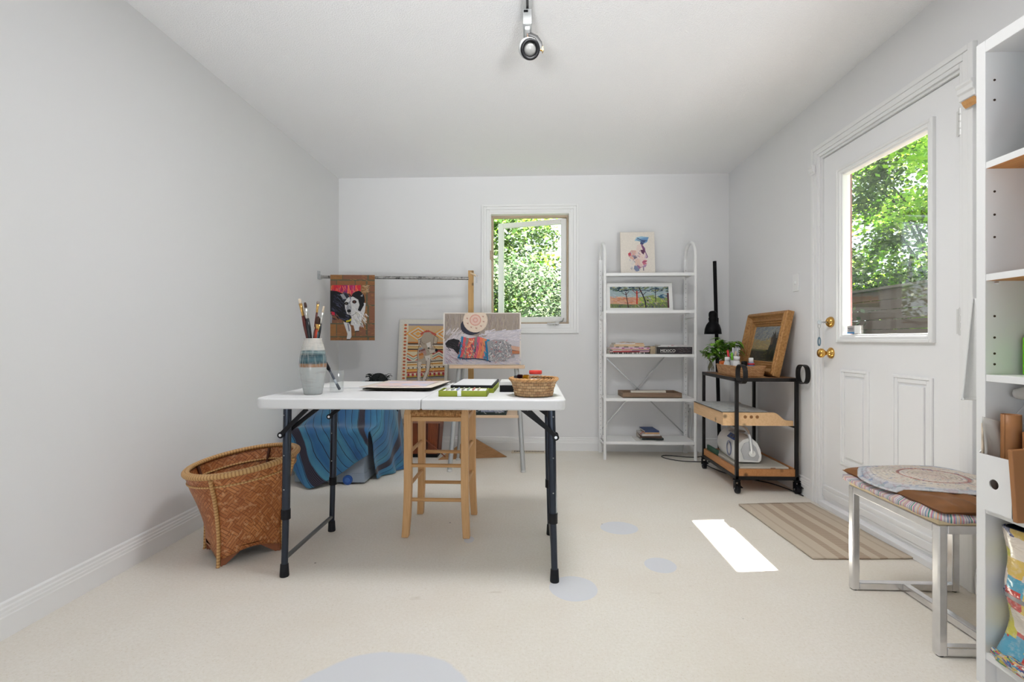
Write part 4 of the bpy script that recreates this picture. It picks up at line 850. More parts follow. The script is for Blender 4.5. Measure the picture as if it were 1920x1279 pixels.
for cu, sg in ((0.27, 1), (0.86, -1)):
    for k, c_ in enumerate(((214, 120, 50), (222, 210, 188), (150, 164, 150), (226, 214, 190), (180, 60, 52))):
        o = 0.022*k*sg; y_ = 0.53 if sg > 0 else 0.60
        L([(cu-0.15, y_-0.01*sg+o), (cu, y_+0.05*sg+o), (cu+0.15, y_-0.01*sg+o)], 0.014, rgb(*c_))
for v_, c_ in ((0.655, (206, 196, 180)), (0.675, (70, 60, 56)), (0.69, (224, 206, 170)), (0.715, (206, 140, 60)), (0.735, (224, 200, 160)), (0.765, (216, 206, 190)), (0.80, (206, 146, 60)), (0.82, (226, 176, 100)), (0.845, (180, 80, 60)), (0.87, (220, 204, 180)), (0.915, (200, 160, 70)), (0.94, (70, 64, 60)), (0.955, (150, 144, 138))): L([(0.13, v_+0.01), (1, v_-0.035)], 0.016, rgb(*c_))
for i in range(9): L([(0.16+i*0.1, 0.775-i*0.0045), (0.19+i*0.1, 0.77-i*0.0045)], 0.012, rgb(60, 54, 54)); L([(0.15+i*0.1, 0.895-i*0.0045), (0.2+i*0.1, 0.89-i*0.0045)], 0.026, rgb(170, 60, 64))
fur, fur2, furd = rgb(176, 162, 146), rgb(208, 196, 184), rgb(112, 98, 88)
L([(0.42, 0.18), (0.58, 0.12), (0.78, 0.19)], 0.018, rgb(190, 90, 76))
G([(0.44, 0.24), (0.50, 0.15), (0.64, 0.14), (0.74, 0.22), (0.72, 0.36), (0.64, 0.42), (0.46, 0.42), (0.42, 0.33)], fur)
G([(0.36, 0.27), (0.44, 0.25), (0.44, 0.33), (0.38, 0.36)], rgb(190, 176, 160)); G([(0.74, 0.20), (0.83, 0.24), (0.80, 0.34), (0.73, 0.34)], rgb(190, 174, 152))
G([(0.38, 0.42), (0.52, 0.36), (0.62, 0.32), (0.70, 0.38), (0.80, 0.46), (0.74, 0.50), (0.66, 0.52), (0.60, 0.60), (0.64, 0.70), (0.40, 0.70), (0.36, 0.56)], fur)
G([(0.60, 0.34), (0.66, 0.33), (0.68, 0.42), (0.62, 0.42)], fur2); G([(0.62, 0.44), (0.80, 0.45), (0.78, 0.50), (0.66, 0.51)], fur2)
L([(0.44, 0.24), (0.42, 0.33), (0.38, 0.42), (0.36, 0.56), (0.38, 0.70)], 0.004, furd); L([(0.74, 0.22), (0.72, 0.36), (0.80, 0.46), (0.74, 0.50), (0.66, 0.52)], 0.004, furd); L([(0.37, 0.28), (0.43, 0.26), (0.44, 0.33)], 0.004, furd); L([(0.74, 0.2), (0.83, 0.24), (0.80, 0.34)], 0.004, furd)
G([(0.56, 0.34), (0.66, 0.31), (0.66, 0.38), (0.60, 0.42)], rgb(226, 220, 212)); G([(0.42, 0.46), (0.54, 0.44), (0.58, 0.52), (0.46, 0.56)], rgb(176, 140, 130)); G([(0.40, 0.56), (0.52, 0.54), (0.5, 0.60), (0.42, 0.62)], rgb(196, 150, 106)); G([(0.54, 0.56), (0.66, 0.54), (0.68, 0.66), (0.58, 0.66)], rgb(216, 208, 200)); G([(0.40, 0.42), (0.48, 0.41), (0.5, 0.46), (0.42, 0.48)], rgb(150, 156, 166))
d.ell(*bx(0.80, 0.455), 0.028, 0.016, rgb(22, 22, 30)); d.ell(*bx(0.62, 0.42), 0.018, 0.008, rgb(40, 60, 50)); L([(0.40, 0.48), (0.54, 0.44)], 0.016, rgb(130, 84, 76)); L([(0.40, 0.54), (0.5, 0.52)], 0.02, rgb(196, 120, 60))
G([(0.36, 0.66), (0.47, 0.66), (0.46, 0.80), (0.46, 1.0), (0.38, 1.0), (0.38, 0.82)], fur2); G([(0.58, 0.62), (0.68, 0.62), (0.66, 0.78), (0.57, 1.0), (0.48, 1.0), (0.58, 0.80)], fur2)
L([(0.38, 0.66), (0.38, 0.82), (0.385, 1.0)], 0.005, furd); L([(0.68, 0.62), (0.66, 0.78), (0.57, 1.0)], 0.005, furd); L([(0.58, 0.64), (0.58, 0.8), (0.49, 0.98)], 0.005, furd)
d.scrib(0.42, 0.2, 0.75, 0.66, 70, 0.004, [furd, fur2, rgb(150, 120, 100)], 0.03, 0.9)
db = thing('dog_painting', 'tall unframed painting of a tan dog on a patterned rug leaning on the back wall', 'painting', M=GM)
part('board', MB().box(-0.2225, 0.2225, -0.010, 0.0, 0.0, 0.865), mat('board_edge_tan', rgb(196, 176, 150), 0.7), db, world=False)
part('picture', d.mb, PAINT, db, world=False)

# red-brown hamper below it
RB = wood('hamper_redbrown', rgb(112, 52, 24), rgb(146, 76, 38), 'Z', 0.45)
hp = thing('leather_hamper', 'red brown tapered hamper with a carrying strap on the floor behind the stool', 'hamper', (-0.90, 4.05, 0))
hb = MB()
def hpt(t, s_, z): k = 1+0.16*(z/0.285); return (-0.905+0.128*k*t, 4.065+0.082*k*s_, z)
for (A, B) in (((-1, -1), (1, -1)), ((1, -1), (1, 1)), ((1, 1), (-1, 1)), ((-1, 1), (-1, -1))):
    n = hb.add([hpt(*A, 0.03), hpt(*B, 0.03), hpt(*B, 0.285), hpt(*A, 0.285)]); hb.face([n, n+1, n+2, n+3])
n = hb.add([hpt(-1, -1, 0.285), hpt(1, -1, 0.285), hpt(1, 1, 0.285), hpt(-1, 1, 0.285)]); hb.face([n, n+1, n+2, n+3])
part('body', hb, RB, hp)
sm_ = MB()
for t in (-0.98, -0.2, 0.3, 0.98): sm_.bar(hpt(t, -1.03, 0.03), hpt(t, -1.03, 0.285), 0.012, 0.006, up=(0, 1, 0))
part('seams', sm_, mat('hamper_dark', rgb(70, 30, 14), 0.5), hp)
part('base', MB().box(-1.03, -0.78, 3.985, 4.14, 0.0, 0.03), BLACK, hp)
part('strap', MB().bar((-0.93, 3.955, 0.20), (-0.79, 3.935, 0.095), 0.008, 0.028, up=(0, -1, 0.3)).bar((-0.79, 3.935, 0.095), (-0.70, 3.925, 0.02), 0.008, 0.028, up=(0, -1, 0.3)), mat('strap_brown', rgb(122, 58, 30), 0.5), hp)

# ------------------------------------------------------------------ easel
GREY = mat('easel_grey_metal', (0.46, 0.47, 0.47, 1), 0.38, 0.55)
TRAYW = wood('easel_pale_wood', rgb(206, 176, 146), rgb(220, 194, 166), 'X', 0.55)
es = thing('easel', 'grey metal easel with pale wooden trays behind the table', 'easel', (-0.33, 3.74, 0))
for (fx, tx_, fy, sgn) in ((-0.607, -0.515, 3.575, -1), (-0.062, -0.150, 3.575, 1)):
    pts = []
    for i in range(13):
        t = i/12; pts.append((fx+(tx_-fx)*t**0.9+0.010*sgn*math.sin(t*PI), fy+(3.725-fy)*t, 0.012+1.10*t))
    lg = part('leg', MB().tube(pts, 0.0135, 14, ratio=1.3), GREY, es); part('foot', MB().lathe([(0.02, 0), (0.02, 0.006), (0.014, 0.016)], c=(fx, fy, 0), n=14), mat('foot_clear', (0.6, 0.6, 0.58, 1), 0.4), es, parent=lg)
    pts = []
    for i in range(13):
        t = i/12; pts.append((fx+0.01*sgn*-1+(tx_-fx)*t*0.9, 3.915-(3.915-3.75)*t, 0.012+1.09*t))
    lg = part('leg', MB().tube(pts, 0.012, 12), GREY, es); part('foot', MB().lathe([(0.018, 0), (0.018, 0.006), (0.012, 0.016)], c=(pts[0][0], 3.915, 0), n=14), mat('foot_clear', (0.6, 0.6, 0.58, 1), 0.4), es, parent=lg)
part('top_bar', MB().cyl((-0.515, 3.735, 1.10), (-0.15, 3.735, 1.10), 0.012, n=12), GREY, es)
part('tray', MB().box(-0.622, -0.052, 3.625, 3.70, 0.757, 0.782), TRAYW, es, bevel=0.004)
part('shelf', MB().box(-0.578, -0.098, 3.60, 3.90, 0.392, 0.412), TRAYW, es, bevel=0.003)
part('back_panel', MB().box(-0.50, -0.165, 3.738, 3.744, 0.80, 1.09), WHITE, es)
# painting on the easel
GM = lean(-0.377, 3.668, 0.7825, RAD(0.5), RAD(4.5))
d = Pic(0.592, 0.398, y=-0.0085)
d.rect(0, 0, 1, 1, rgb(216, 208, 200)); fx_ = lambda u, v: (0.018+u*0.964, 0.018+v*0.964)
def G(pts, c_): d.poly([fx_(*p_) for p_ in pts], c_)
def L(pts, w, c_): d.line([fx_(*p_) for p_ in pts], w, c_)
def EL(u, v, a, b, c_, **k): d.ell(*fx_(u, v), a, b, c_, **k)
G([(0, 1), (1, 1), (1, 0), (0, 0)], rgb(150, 138, 128))
d.scrib(0.02, 0.02, 0.98, 0.5, 260, 0.006, [rgb(160, 148, 138), rgb(140, 126, 118), rgb(152, 142, 136), rgb(166, 152, 136), rgb(146, 132, 130)], 0.12, 1.57)
G([(0.62, 0.36), (0.66, 0.22), (0.70, 0.36)], rgb(150, 136, 122))
bed = rgb(190, 184, 190)
G([(0, 1), (1, 1), (1, 0.33), (0.78, 0.335), (0.62, 0.36), (0.52, 0.50), (0.42, 0.46), (0.26, 0.40), (0.12, 0.44), (0.0, 0.56)], bed)
d.scrib(0.03, 0.38, 0.30, 0.56, 60, 0.006, [rgb(206, 198, 200), rgb(176, 168, 172)], 0.09, -0.6); d.scrib(0.45, 0.34, 0.98, 0.56, 130, 0.006, [rgb(206, 200, 206), rgb(180, 176, 186), rgb(196, 190, 194)], 0.09, -0.15); d.scrib(0.02, 0.85, 0.98, 0.98, 90, 0.006, [rgb(196, 192, 202), rgb(170, 170, 190), rgb(206, 198, 200)], 0.1, 0.05)
EL(0.36, 0.26, 0.145, 0.16, rgb(48, 48, 62), wob=0.02); EL(0.41, 0.135, 0.160, 0.235, rgb(206, 186, 168)); EL(0.41, 0.135, 0.150, 0.222, rgb(214, 196, 178)); EL(0.41, 0.13, 0.075, 0.11, rgb(204, 150, 136)); EL(0.41, 0.13, 0.062, 0.09, rgb(212, 182, 168)); EL(0.41, 0.13, 0.035, 0.052, rgb(206, 156, 144)); EL(0.41, 0.13, 0.018, 0.026, rgb(212, 180, 170))
for i in range(10):
    a = i*2*PI/10+0.2; u_, v_ = 0.41+0.112*math.cos(a), 0.13+0.165*math.sin(a)
    if v_ > 0.02: L([(u_-0.012, v_-0.012), (u_+0.010, v_+0.014)], 0.006, rgb(196, 130, 118)); L([(u_+0.012, v_-0.014), (u_-0.006, v_+0.006)], 0.004, rgb(150, 140, 126))
G([(0, 0.66), (0.12, 0.70), (0.19, 0.86), (0.05, 0.96), (0, 0.97)], rgb(190, 180, 186)); d.scrib(0.02, 0.70, 0.18, 0.95, 40, 0.004, [rgb(150, 140, 150), rgb(206, 196, 200), rgb(170, 140, 150)], 0.07, 0.7)
hair = rgb(26, 24, 28)
G([(0.01, 0.60), (0.05, 0.53), (0.12, 0.50), (0.20, 0.53), (0.22, 0.62), (0.21, 0.78), (0.19, 0.82), (0.12, 0.71), (0.03, 0.67)], hair); d.scrib(0.03, 0.53, 0.20, 0.70, 26, 0.004, [rgb(60, 56, 60), rgb(44, 40, 48)], 0.06, 0.5)
sweat = ((0.205, (48, 120, 160)), (0.235, (206, 84, 90)), (0.27, (130, 126, 120)), (0.305, (206, 96, 76)), (0.345, (196, 80, 84)), (0.385, (120, 112, 112)), (0.42, (196, 84, 110)), (0.455, (212, 110, 86)), (0.495, (206, 136, 92)), (0.53, (190, 100, 100)), (0.545, (40, 130, 164)))
for k, (u_, c_) in enumerate(sweat):
    u2 = sweat[k+1][0] if k+1 < len(sweat) else 0.585; top = lambda q: 0.47+0.02*math.sin(q*25)+0.11*max(0, q-0.3)+0.1*max(0, 0.25-q)
    G([(u_-0.03, 0.885), (u2-0.03, 0.895), (u2+0.005, 0.7), (u2+0.02, top(u2)), (u_+0.02, top(u_)), (u_+0.005, 0.7)], rgb(*c_))
d.scrib(0.30, 0.50, 0.40, 0.86, 60, 0.005, [rgb(226, 170, 120), rgb(206, 70, 70), rgb(222, 190, 160)], 0.03, 1.3); d.scrib(0.20, 0.55, 0.56, 0.88, 80, 0.004, [rgb(60, 70, 90), rgb(226, 140, 110), rgb(70, 130, 160), rgb(170, 60, 90)], 0.05, 1.4)
sk_ = rgb(150, 148, 150)
G([(0.57, 0.56), (0.66, 0.52), (0.78, 0.52), (0.88, 0.60), (0.90, 0.74), (0.94, 0.87), (0.88, 0.88), (0.80, 0.95), (0.68, 0.955), (0.60, 0.92), (0.565, 0.78)], sk_)
d.scrib(0.58, 0.54, 0.90, 0.94, 330, 0.0028, [rgb(70, 76, 88), rgb(206, 204, 206), rgb(180, 110, 110), rgb(110, 118, 130), rgb(220, 218, 214)], 0.03, None, lambda u, v: ((u-0.735)/0.165)**2+((v-0.74)/0.215)**2 < 1)
G([(0.885, 0.64), (1.0, 0.665), (1.0, 0.745), (0.90, 0.72)], rgb(196, 156, 136)); G([(0.90, 0.735), (1.0, 0.745), (1.0, 0.80), (0.905, 0.80)], rgb(176, 112, 78))
L([(0.19, 0.87), (0.28, 0.90), (0.40, 0.895), (0.55, 0.915), (0.62, 0.955)], 0.007, rgb(40, 56, 84)); L([(0.55, 0.55), (0.57, 0.72), (0.575, 0.93)], 0.014, rgb(36, 110, 150))
ep = thing('easel_painting', 'painting of a person in a bright striped sweater lying on a bed, on the easel', 'painting', M=GM)
part('board', MB().box(-0.296, 0.296, -0.008, 0.0, 0.0, 0.398), mat('panel_edge_cream', rgb(222, 214, 206), 0.7), ep, world=False)
part('picture', d.mb, PAINT, ep, world=False)
eb = thing('picture_book', 'dark covered picture book lying on the lower shelf of the easel', 'book', (-0.30, 3.72, 0.4122))
part('pages', MB().box(-0.155, 0.100, -0.105, 0.14, 0.002, 0.044), mat('book_pages', rgb(214, 208, 196), 0.8), eb, world=False)
bc = Pic(0.27, 0.044, y=-0.1112, x0=-0.025); bc.rect(0, 0, 1, 1, rgb(26, 40, 38)); bc.rect(0.3, 0.1, 0.95, 0.5, rgb(126, 130, 150)); bc.scrib(0, 0, 1, 0.6, 40, 0.003, [rgb(160, 164, 170), rgb(60, 70, 90), rgb(190, 190, 190)], 0.04, 0.2)
part('cover', MB().box(-0.16, 0.11, -0.111, 0.145, 0, 0.002).box(-0.16, 0.11, -0.111, -0.106, 0, 0.046).box(-0.16, 0.11, -0.111, 0.145, 0.044, 0.046), mat('cover_blackgreen', rgb(26, 40, 38), 0.5), eb, world=False)
part('spine_art', bc.mb, PAINT, eb, world=False)
# ------------------------------------------------------------------ white metal shelf unit
su = thing('metal_shelf_unit', 'white metal shelf unit with five shelves against the back wall', 'shelf', (0.95, 4.1, 0))
sxl, sxr, sfy, sby = 0.600, 1.314, 3.975, 4.238
for x, nm in ((sxl-0.006, 'L'), (sxr+0.006, 'R')):
    path = [(x, sfy, 0.0), (x, sfy, 0.9), (x, sfy, 1.62)]+[(x, 4.105-0.130*math.cos(RAD(a)), 1.66+0.12*math.sin(RAD(a))) for a in range(0, 181, 15)]+[(x, 4.235, 1.60)]
    part('front_tube', MB().tube(path, 0.0125, 14), WMETAL, su)
    up = MB().box(x-0.015, x+0.015, sby-0.014, sby-0.011, 0, 1.66).box(x-0.015, x-0.0125, sby-0.012, sby+0.014, 0, 1.66).box(x+0.0125, x+0.015, sby-0.012, sby+0.014, 0, 1.66)
    u_ = part('rear_upright', up, WMETAL, su)
    hl = MB()
    for k in range(40): hl.box(x-0.002, x+0.002, sby-0.0148, sby-0.0139, 0.08+k*0.038, 0.086+k*0.038)
    part('slots', hl, mat('slot_grey', (0.3, 0.3, 0.3, 1), 0.6), su, parent=u_)
    for z in (0.115, 1.15): part('side_strut', MB().cyl((x, sfy, z), (x, sby-0.01, z), 0.007, n=10), WMETAL, su)
SHZ = (0.150, 0.5, 0.857, 1.213, 1.515)
for z in SHZ:
    part('shelf', MB().box(sxl, sxr, sfy-0.008, sby-0.016, z-0.003, z).box(sxl, sxr, sfy-0.009, sfy-0.006, z-0.024, z).box(sxl, sxr, sby-0.02, sby-0.017, z-0.024, z).box(sxl, sxl+0.003, sfy-0.006, sby-0.02, z-0.02, z-0.003).box(sxr-0.003, sxr, sfy-0.006, sby-0.02, z-0.02, z-0.003), WMETAL, su)
part('cross_brace', MB().bar((sxl, sby, 0.86), (sxr, sby, 0.16), 0.002, 0.010, up=(0, 0, 1)), STEEL, su)
part('cross_brace', MB().bar((sxl, sby+0.006, 0.19), (sxr-0.08, sby+0.006, 0.93), 0.002, 0.010, up=(0, 0, 1)), STEEL, su)

# watercolour portrait, leaning on the wall
GM = lean(0.893, 4.125, 1.516, RAD(-1.5), RAD(7.5))
d = Pic(0.285, 0.374, y=-0.0055)
d.rect(0, 0, 1, 1, rgb(224, 216, 206))
d.poly([(0.60, 0.27), (0.66, 0.31), (0.72, 0.38), (0.73, 0.46), (0.80, 0.58), (0.74, 0.64), (0.78, 0.68), (0.76, 0.78), (0.70, 0.82), (0.56, 0.83), (0.44, 0.76), (0.42, 0.60), (0.46, 0.42), (0.50, 0.30)], rgb(222, 204, 196))
pk, pu, bl, nv = rgb(206, 130, 130), rgb(122, 80, 120), rgb(110, 150, 190), rgb(64, 74, 116)
d.poly([(0.42, 0.20), (0.48, 0.12), (0.62, 0.10), (0.82, 0.12), (0.80, 0.22), (0.70, 0.27), (0.60, 0.22)], rgb(150, 186, 206)); d.poly([(0.56, 0.16), (0.70, 0.13), (0.84, 0.12), (0.78, 0.24), (0.66, 0.28)], bl); d.poly([(0.60, 0.20), (0.74, 0.21), (0.66, 0.30), (0.58, 0.28)], nv)
d.line([(0.50, 0.14), (0.62, 0.19), (0.78, 0.20)], 0.008, rgb(70, 90, 130)); d.line([(0.48, 0.17), (0.6, 0.22), (0.7, 0.25)], 0.006, rgb(90, 120, 150))
d.poly([(0.60, 0.27), (0.66, 0.31), (0.72, 0.38), (0.73, 0.46), (0.68, 0.50), (0.66, 0.42), (0.62, 0.34)], pu)
d.poly([(0.58, 0.42), (0.71, 0.41), (0.68, 0.53), (0.62, 0.49)], rgb(96, 56, 84)); d.poly([(0.73, 0.46), (0.80, 0.58), (0.78, 0.61), (0.70, 0.61), (0.72, 0.55)], rgb(196, 176, 196)); d.line([(0.72, 0.45), (0.79, 0.58), (0.75, 0.61)], 0.006, pu)
d.poly([(0.62, 0.70), (0.68, 0.655), (0.78, 0.66), (0.72, 0.71), (0.77, 0.74), (0.66, 0.77)], rgb(196, 110, 130)); d.line([(0.64, 0.70), (0.76, 0.69)], 0.005, rgb(110, 50, 80)); d.poly([(0.70, 0.76), (0.76, 0.76), (0.72, 0.82), (0.6, 0.82)], rgb(170, 140, 170))
d.poly([(0.22, 0.50), (0.32, 0.42), (0.46, 0.43), (0.44, 0.52), (0.36, 0.57), (0.40, 0.64), (0.28, 0.62)], rgb(214, 172, 160)); d.poly([(0.22, 0.50), (0.30, 0.47), (0.30, 0.55), (0.24, 0.57)], rgb(190, 70, 84)); d.poly([(0.36, 0.55), (0.44, 0.54), (0.48, 0.60), (0.40, 0.64)], rgb(120, 110, 130))
d.poly([(0.42, 0.62), (0.54, 0.62), (0.58, 0.78), (0.52, 0.85), (0.42, 0.80)], rgb(220, 190, 176)); d.poly([(0.40, 0.78), (0.54, 0.80), (0.54, 0.90), (0.46, 0.92), (0.38, 0.86)], rgb(120, 130, 156)); d.poly([(0.46, 0.76), (0.62, 0.82), (0.54, 0.86)], rgb(150, 104, 140))
d.ell(0.37, 0.70, 0.032, 0.024, rgb(206, 206, 206)); d.ell(0.37, 0.70, 0.018, 0.014, rgb(224, 216, 206)); d.line([(0.66, 0.82), (0.66, 0.90)], 0.008, rgb(120, 110, 130))
d.scrib(0.25, 0.42, 0.62, 0.9, 60, 0.003, [rgb(196, 140, 150), rgb(150, 160, 190), rgb(110, 90, 120), rgb(226, 190, 170)], 0.04, 1.0)
d.line([(0.16, 0.955), (0.5, 0.955)], 0.002, rgb(170, 160, 156)); d.line([(0.62, 0.95), (0.78, 0.952)], 0.002, rgb(170, 160, 156))
po = thing('portrait_print', 'cream watercolour portrait of a profile head on top of the white shelf', 'painting', M=GM)
part('board', MB().box(-0.1425, 0.1425, -0.005, 0.0, 0, 0.374), mat('panel_edge_tan', rgb(190, 172, 152), 0.7), po, world=False); part('picture', d.mb, PAINT, po, world=False)
# framed trees
GM = lean(0.895, 4.075, 1.2135, RAD(0.5), RAD(9))
d = Pic(0.486, 0.182, y=-0.0065, z0=0.022)
d.rect(0, 0, 1, 1, rgb(160, 176, 182))
d.poly([(0, 0.45), (0.3, 0.48), (0.55, 0.5), (0.5, 0.85), (0, 0.9)], rgb(198, 156, 136)); d.poly([(0.5, 0.5), (0.75, 0.38), (0.9, 0.5), (1, 0.55), (1, 0.9), (0.5, 0.9)], rgb(140, 156, 92)); d.poly([(0, 0.8), (0.4, 0.84), (1, 0.72), (1, 1), (0, 1)], rgb(110, 124, 84)); d.poly([(0.8, 0.42), (0.9, 0.36), (1, 0.42), (1, 0.56), (0.86, 0.54)], rgb(60, 96, 120))
d.scrib(0, 0.0, 1, 0.22, 120, 0.008, [rgb(54, 84, 80), rgb(40, 60, 76), rgb(110, 130, 100), rgb(80, 96, 110), rgb(150, 150, 110)], 0.06, -0.2); d.scrib(0, 0.25, 1, 0.5, 60, 0.005, [rgb(180, 196, 206), rgb(150, 180, 176), rgb(196, 196, 176)], 0.06, 0.1); d.scrib(0, 0.5, 0.5, 0.8, 70, 0.004, [rgb(214, 130, 96), rgb(226, 180, 150), rgb(190, 120, 90), rgb(206, 160, 110)], 0.07, 0.1); d.scrib(0.45, 0.45, 1, 0.95, 90, 0.005, [rgb(130, 170, 60), rgb(190, 200, 90), rgb(110, 110, 110), rgb(170, 150, 160)], 0.04, 0.8); d.scrib(0, 0.82, 1, 1, 90, 0.005, [rgb(96, 110, 60), rgb(150, 156, 90), rgb(80, 84, 96), rgb(130, 120, 110)], 0.04, 1.4)
for pts, w, c_ in ((((0.27, 0.25), (0.285, 0.55), (0.31, 1.0)), 0.007, (70, 46, 46)), (((0.46, 0.2), (0.46, 0.5), (0.455, 0.82)), 0.011, (186, 60, 44)), (((0.50, 0.05), (0.56, 0.40), (0.60, 0.7), (0.605, 1.0)), 0.010, (50, 44, 50)), (((0.775, 0.12), (0.775, 0.45), (0.775, 0.72)), 0.006, (36, 40, 56)), (((0.28, 0.4), (0.2, 0.28)), 0.004, (70, 50, 50)), (((0.28, 0.38), (0.33, 0.2)), 0.004, (70, 50, 50)), (((0.46, 0.35), (0.38, 0.15)), 0.005, (130, 60, 50)), (((0.46, 0.33), (0.54, 0.2)), 0.005, (130, 60, 50)), (((0.56, 0.4), (0.62, 0.24)), 0.005, (60, 50, 56)), (((0.775, 0.3), (0.72, 0.18)), 0.004, (40, 44, 60)), (((0.775, 0.28), (0.84, 0.16)), 0.004, (40, 44, 60))): d.line(pts, w, rgb(*c_))
d.ell(0.27, 0.18, 0.035, 0.030, rgb(50, 60, 74), wob=0.2); d.ell(0.82, 0.12, 0.05, 0.02, rgb(40, 70, 90), wob=0.2); d.ell(0.64, 0.66, 0.018, 0.022, rgb(30, 28, 26), wob=0.1); d.ell(0.52, 0.66, 0.02, 0.02, rgb(150, 190, 70), wob=0.2); d.ell(0.37, 0.74, 0.02, 0.015, rgb(206, 110, 50), wob=0.2)
d.poly([(0.97, 0.3), (1, 0.3), (1, 1), (0.975, 1)], rgb(90, 50, 60))
fp = thing('framed_landscape', 'white framed painting of trees on the second shelf of the white unit', 'painting', M=GM)
fm = MB()
for (a, b, c_, e) in ((-0.272, 0.272, 0.0, 0.022), (-0.272, 0.272, 0.204, 0.236), (-0.272, -0.243, 0.022, 0.204), (0.243, 0.272, 0.022, 0.204)): fm.box(a, b, -0.014, 0.004, c_, e)
part('frame', fm, WHITE, fp, world=False, bevel=0.002); part('picture', d.mb, PAINT, fp, world=False); part('backing', MB().box(-0.25, 0.25, -0.0062, 0.002, 0.02, 0.21), WHITE, fp, world=False)

# books and magazines
PAGES = mat('paper_edges', rgb(216, 210, 198), 0.85)
def book(name, x0, x1, y0, y1, z, h, col, lab, cat, group, rz=0.0, pattern=None, pages=None, hard=False):
    t = thing(name, lab, cat, ((x0+x1)/2, (y0+y1)/2, z), rz, group)
    hx_, hy_ = (x1-x0)/2, (y1-y0)/2; tk_ = 0.0016 if hard else 0.0006; o = 0.002 if hard else 0.0004
    c_ = MB().box(-hx_, hx_, -hy_, hy_, 0, tk_).box(-hx_, hx_, -hy_, hy_, h-tk_, h).box(-hx_, hx_, -hy_, -hy_+tk_, tk_, h-tk_)
    part('cover', c_, mat('cover_%d_%d_%d' % col, rgb(*col), 0.45, var=0.08), t, world=False)
    part('pages', MB().box(-hx_+o, hx_-o, -hy_+tk_, hy_-o, tk_, h-tk_), pages or PAGES, t, world=False)
    if pattern:
        q = Pic(hx_*1.96, h*0.9, y=-hy_-0.0003, z0=h*0.05)
        for (u0, u1, cc_) in pattern: q.rect(u0, 0.1, u1, 0.9, rgb(*cc_), u0 == pattern[0][0])
        part('spine_print', q.mb, PAINT, t, world=False)
    return t
rr = random.Random(3)
def strip(cols, n): return [(i/n, (i+rr.uniform(0.5, 1.0))/n, rr.choice(cols)) for i in range(n)]
gM = 'magazines stacked on the middle shelf'; z = SHZ[2]+0.0006
for (x0, x1, y0, h, col, lab, pat) in (
    (0.640, 0.952, 4.000, 0.0135, (26, 24, 26), 'black spined magazine at the very bottom of the left hand stack', strip([(200, 196, 190), (60, 56, 56), (120, 116, 112)], 16)),
    (0.634, 0.958, 3.998, 0.0095, (166, 50, 50), 'red spined magazine second from the bottom of the stack', [(0.0, 0.08, (206, 190, 186)), (0.5, 0.75, (120, 40, 52)), (0.76, 1.0, (196, 170, 176))]),
    (0.636, 0.960, 4.004, 0.0085, (204, 190, 190), 'pale pink magazine third from the bottom of the stack', [(0.0, 0.07, (40, 44, 60)), (0.3, 0.55, (206, 150, 156)), (0.56, 1.0, (122, 90, 130))]),
    (0.650, 0.956, 4.002, 0.0075, (196, 160, 130), 'tan spined magazine in the middle of the left hand stack', None),
    (0.642, 0.962, 3.999, 0.0115, (206, 176, 190), 'magenta speckled magazine in the upper half of the stack', strip([(150, 70, 120), (220, 200, 206), (170, 96, 140), (196, 160, 176)], 14)),
    (0.668, 0.942, 4.003, 0.0075, (214, 200, 196), 'white magazine with black patches on its spine in the stack', [(0.06, 0.16, (30, 28, 30)), (0.3, 0.44, (40, 36, 40)), (0.62, 0.76, (30, 30, 34)), (0.9, 1.0, (40, 40, 44))]),
    (0.672, 0.918, 4.000, 0.0170, (200, 172, 138), 'thick kraft coloured book near the top of the magazine stack', None),
    (0.684, 0.914, 4.006, 0.0115, (216, 206, 196), 'cream paperback lying on the kraft coloured book', [(0.0, 0.6, (206, 200, 200)), (0.7, 1.0, (190, 150, 110))])):
    book('magazine', x0, x1, y0, 4.215, z, h, col, lab, 'magazine', gM, 0, pat); z += h+0.0004
solo('paper_sheet', MB().grid(lambda u, v: (0.74+0.11*u, 4.02+0.16*v, z+0.0015+0.006*math.sin(u*4)**2), 8, 4), mat('sheet_peach', rgb(226, 186, 146), 0.8), 'curled peach coloured sheet lying on top of the magazine stack', 'paper', solid=0.0008)
solo('kraft_box', MB().box(0.972, 1.012, 4.03, 4.21, SHZ[2]+0.0006, SHZ[2]+0.062), mat('kraft_speckled', rgb(176, 158, 132), 0.8, var=0.15, vscale=90), 'narrow kraft cardboard box between the magazines and the large black book', 'box', bevel=0.001)
mx = thing('mexico_book', 'thick black book lettered MEXICO on the middle shelf', 'book', (1.155, 4.10, SHZ[2]+0.0006))
part('cover', MB().box(-0.143, 0.143, -0.112, 0.112, 0, 0.0025).box(-0.143, 0.143, -0.112, 0.112, 0.0545, 0.057).box(-0.143, 0.143, -0.112, -0.109, 0.0025, 0.0545), mat('mexico_cover', rgb(38, 34, 36), 0.4), mx, world=False)
part('pages', MB().box(-0.139, 0.139, -0.109, 0.108, 0.0025, 0.0545), PAGES, mx, world=False)
q = Pic(0.282, 0.050, y=-0.1123, z0=0.003); q.poly([(0.52, 1), (1, 1), (1, 0), (0.52, 0)], rgb(52, 46, 50)); q.scrib(0.53, 0.05, 0.98, 0.95, 60, 0.003, [rgb(80, 74, 76), rgb(110, 104, 104), rgb(40, 36, 40), rgb(66, 50, 56)], 0.05, 0.2); q.line([(0.1, 0.83), (0.50, 0.83)], 0.0016, rgb(170, 168, 168))
part('spine_print', q.mb, PAINT, mx, world=False)
cu = bpy.data.curves.new('lettering_curve', 'FONT'); cu.body = 'MEXICO'; cu.size = 0.039; cu.extrude = 0.0003; cu.space_character = 1.05
tmp = bpy.data.objects.new('lettering_source', cu); C.objects.link(tmp); bpy.context.view_layer.update()
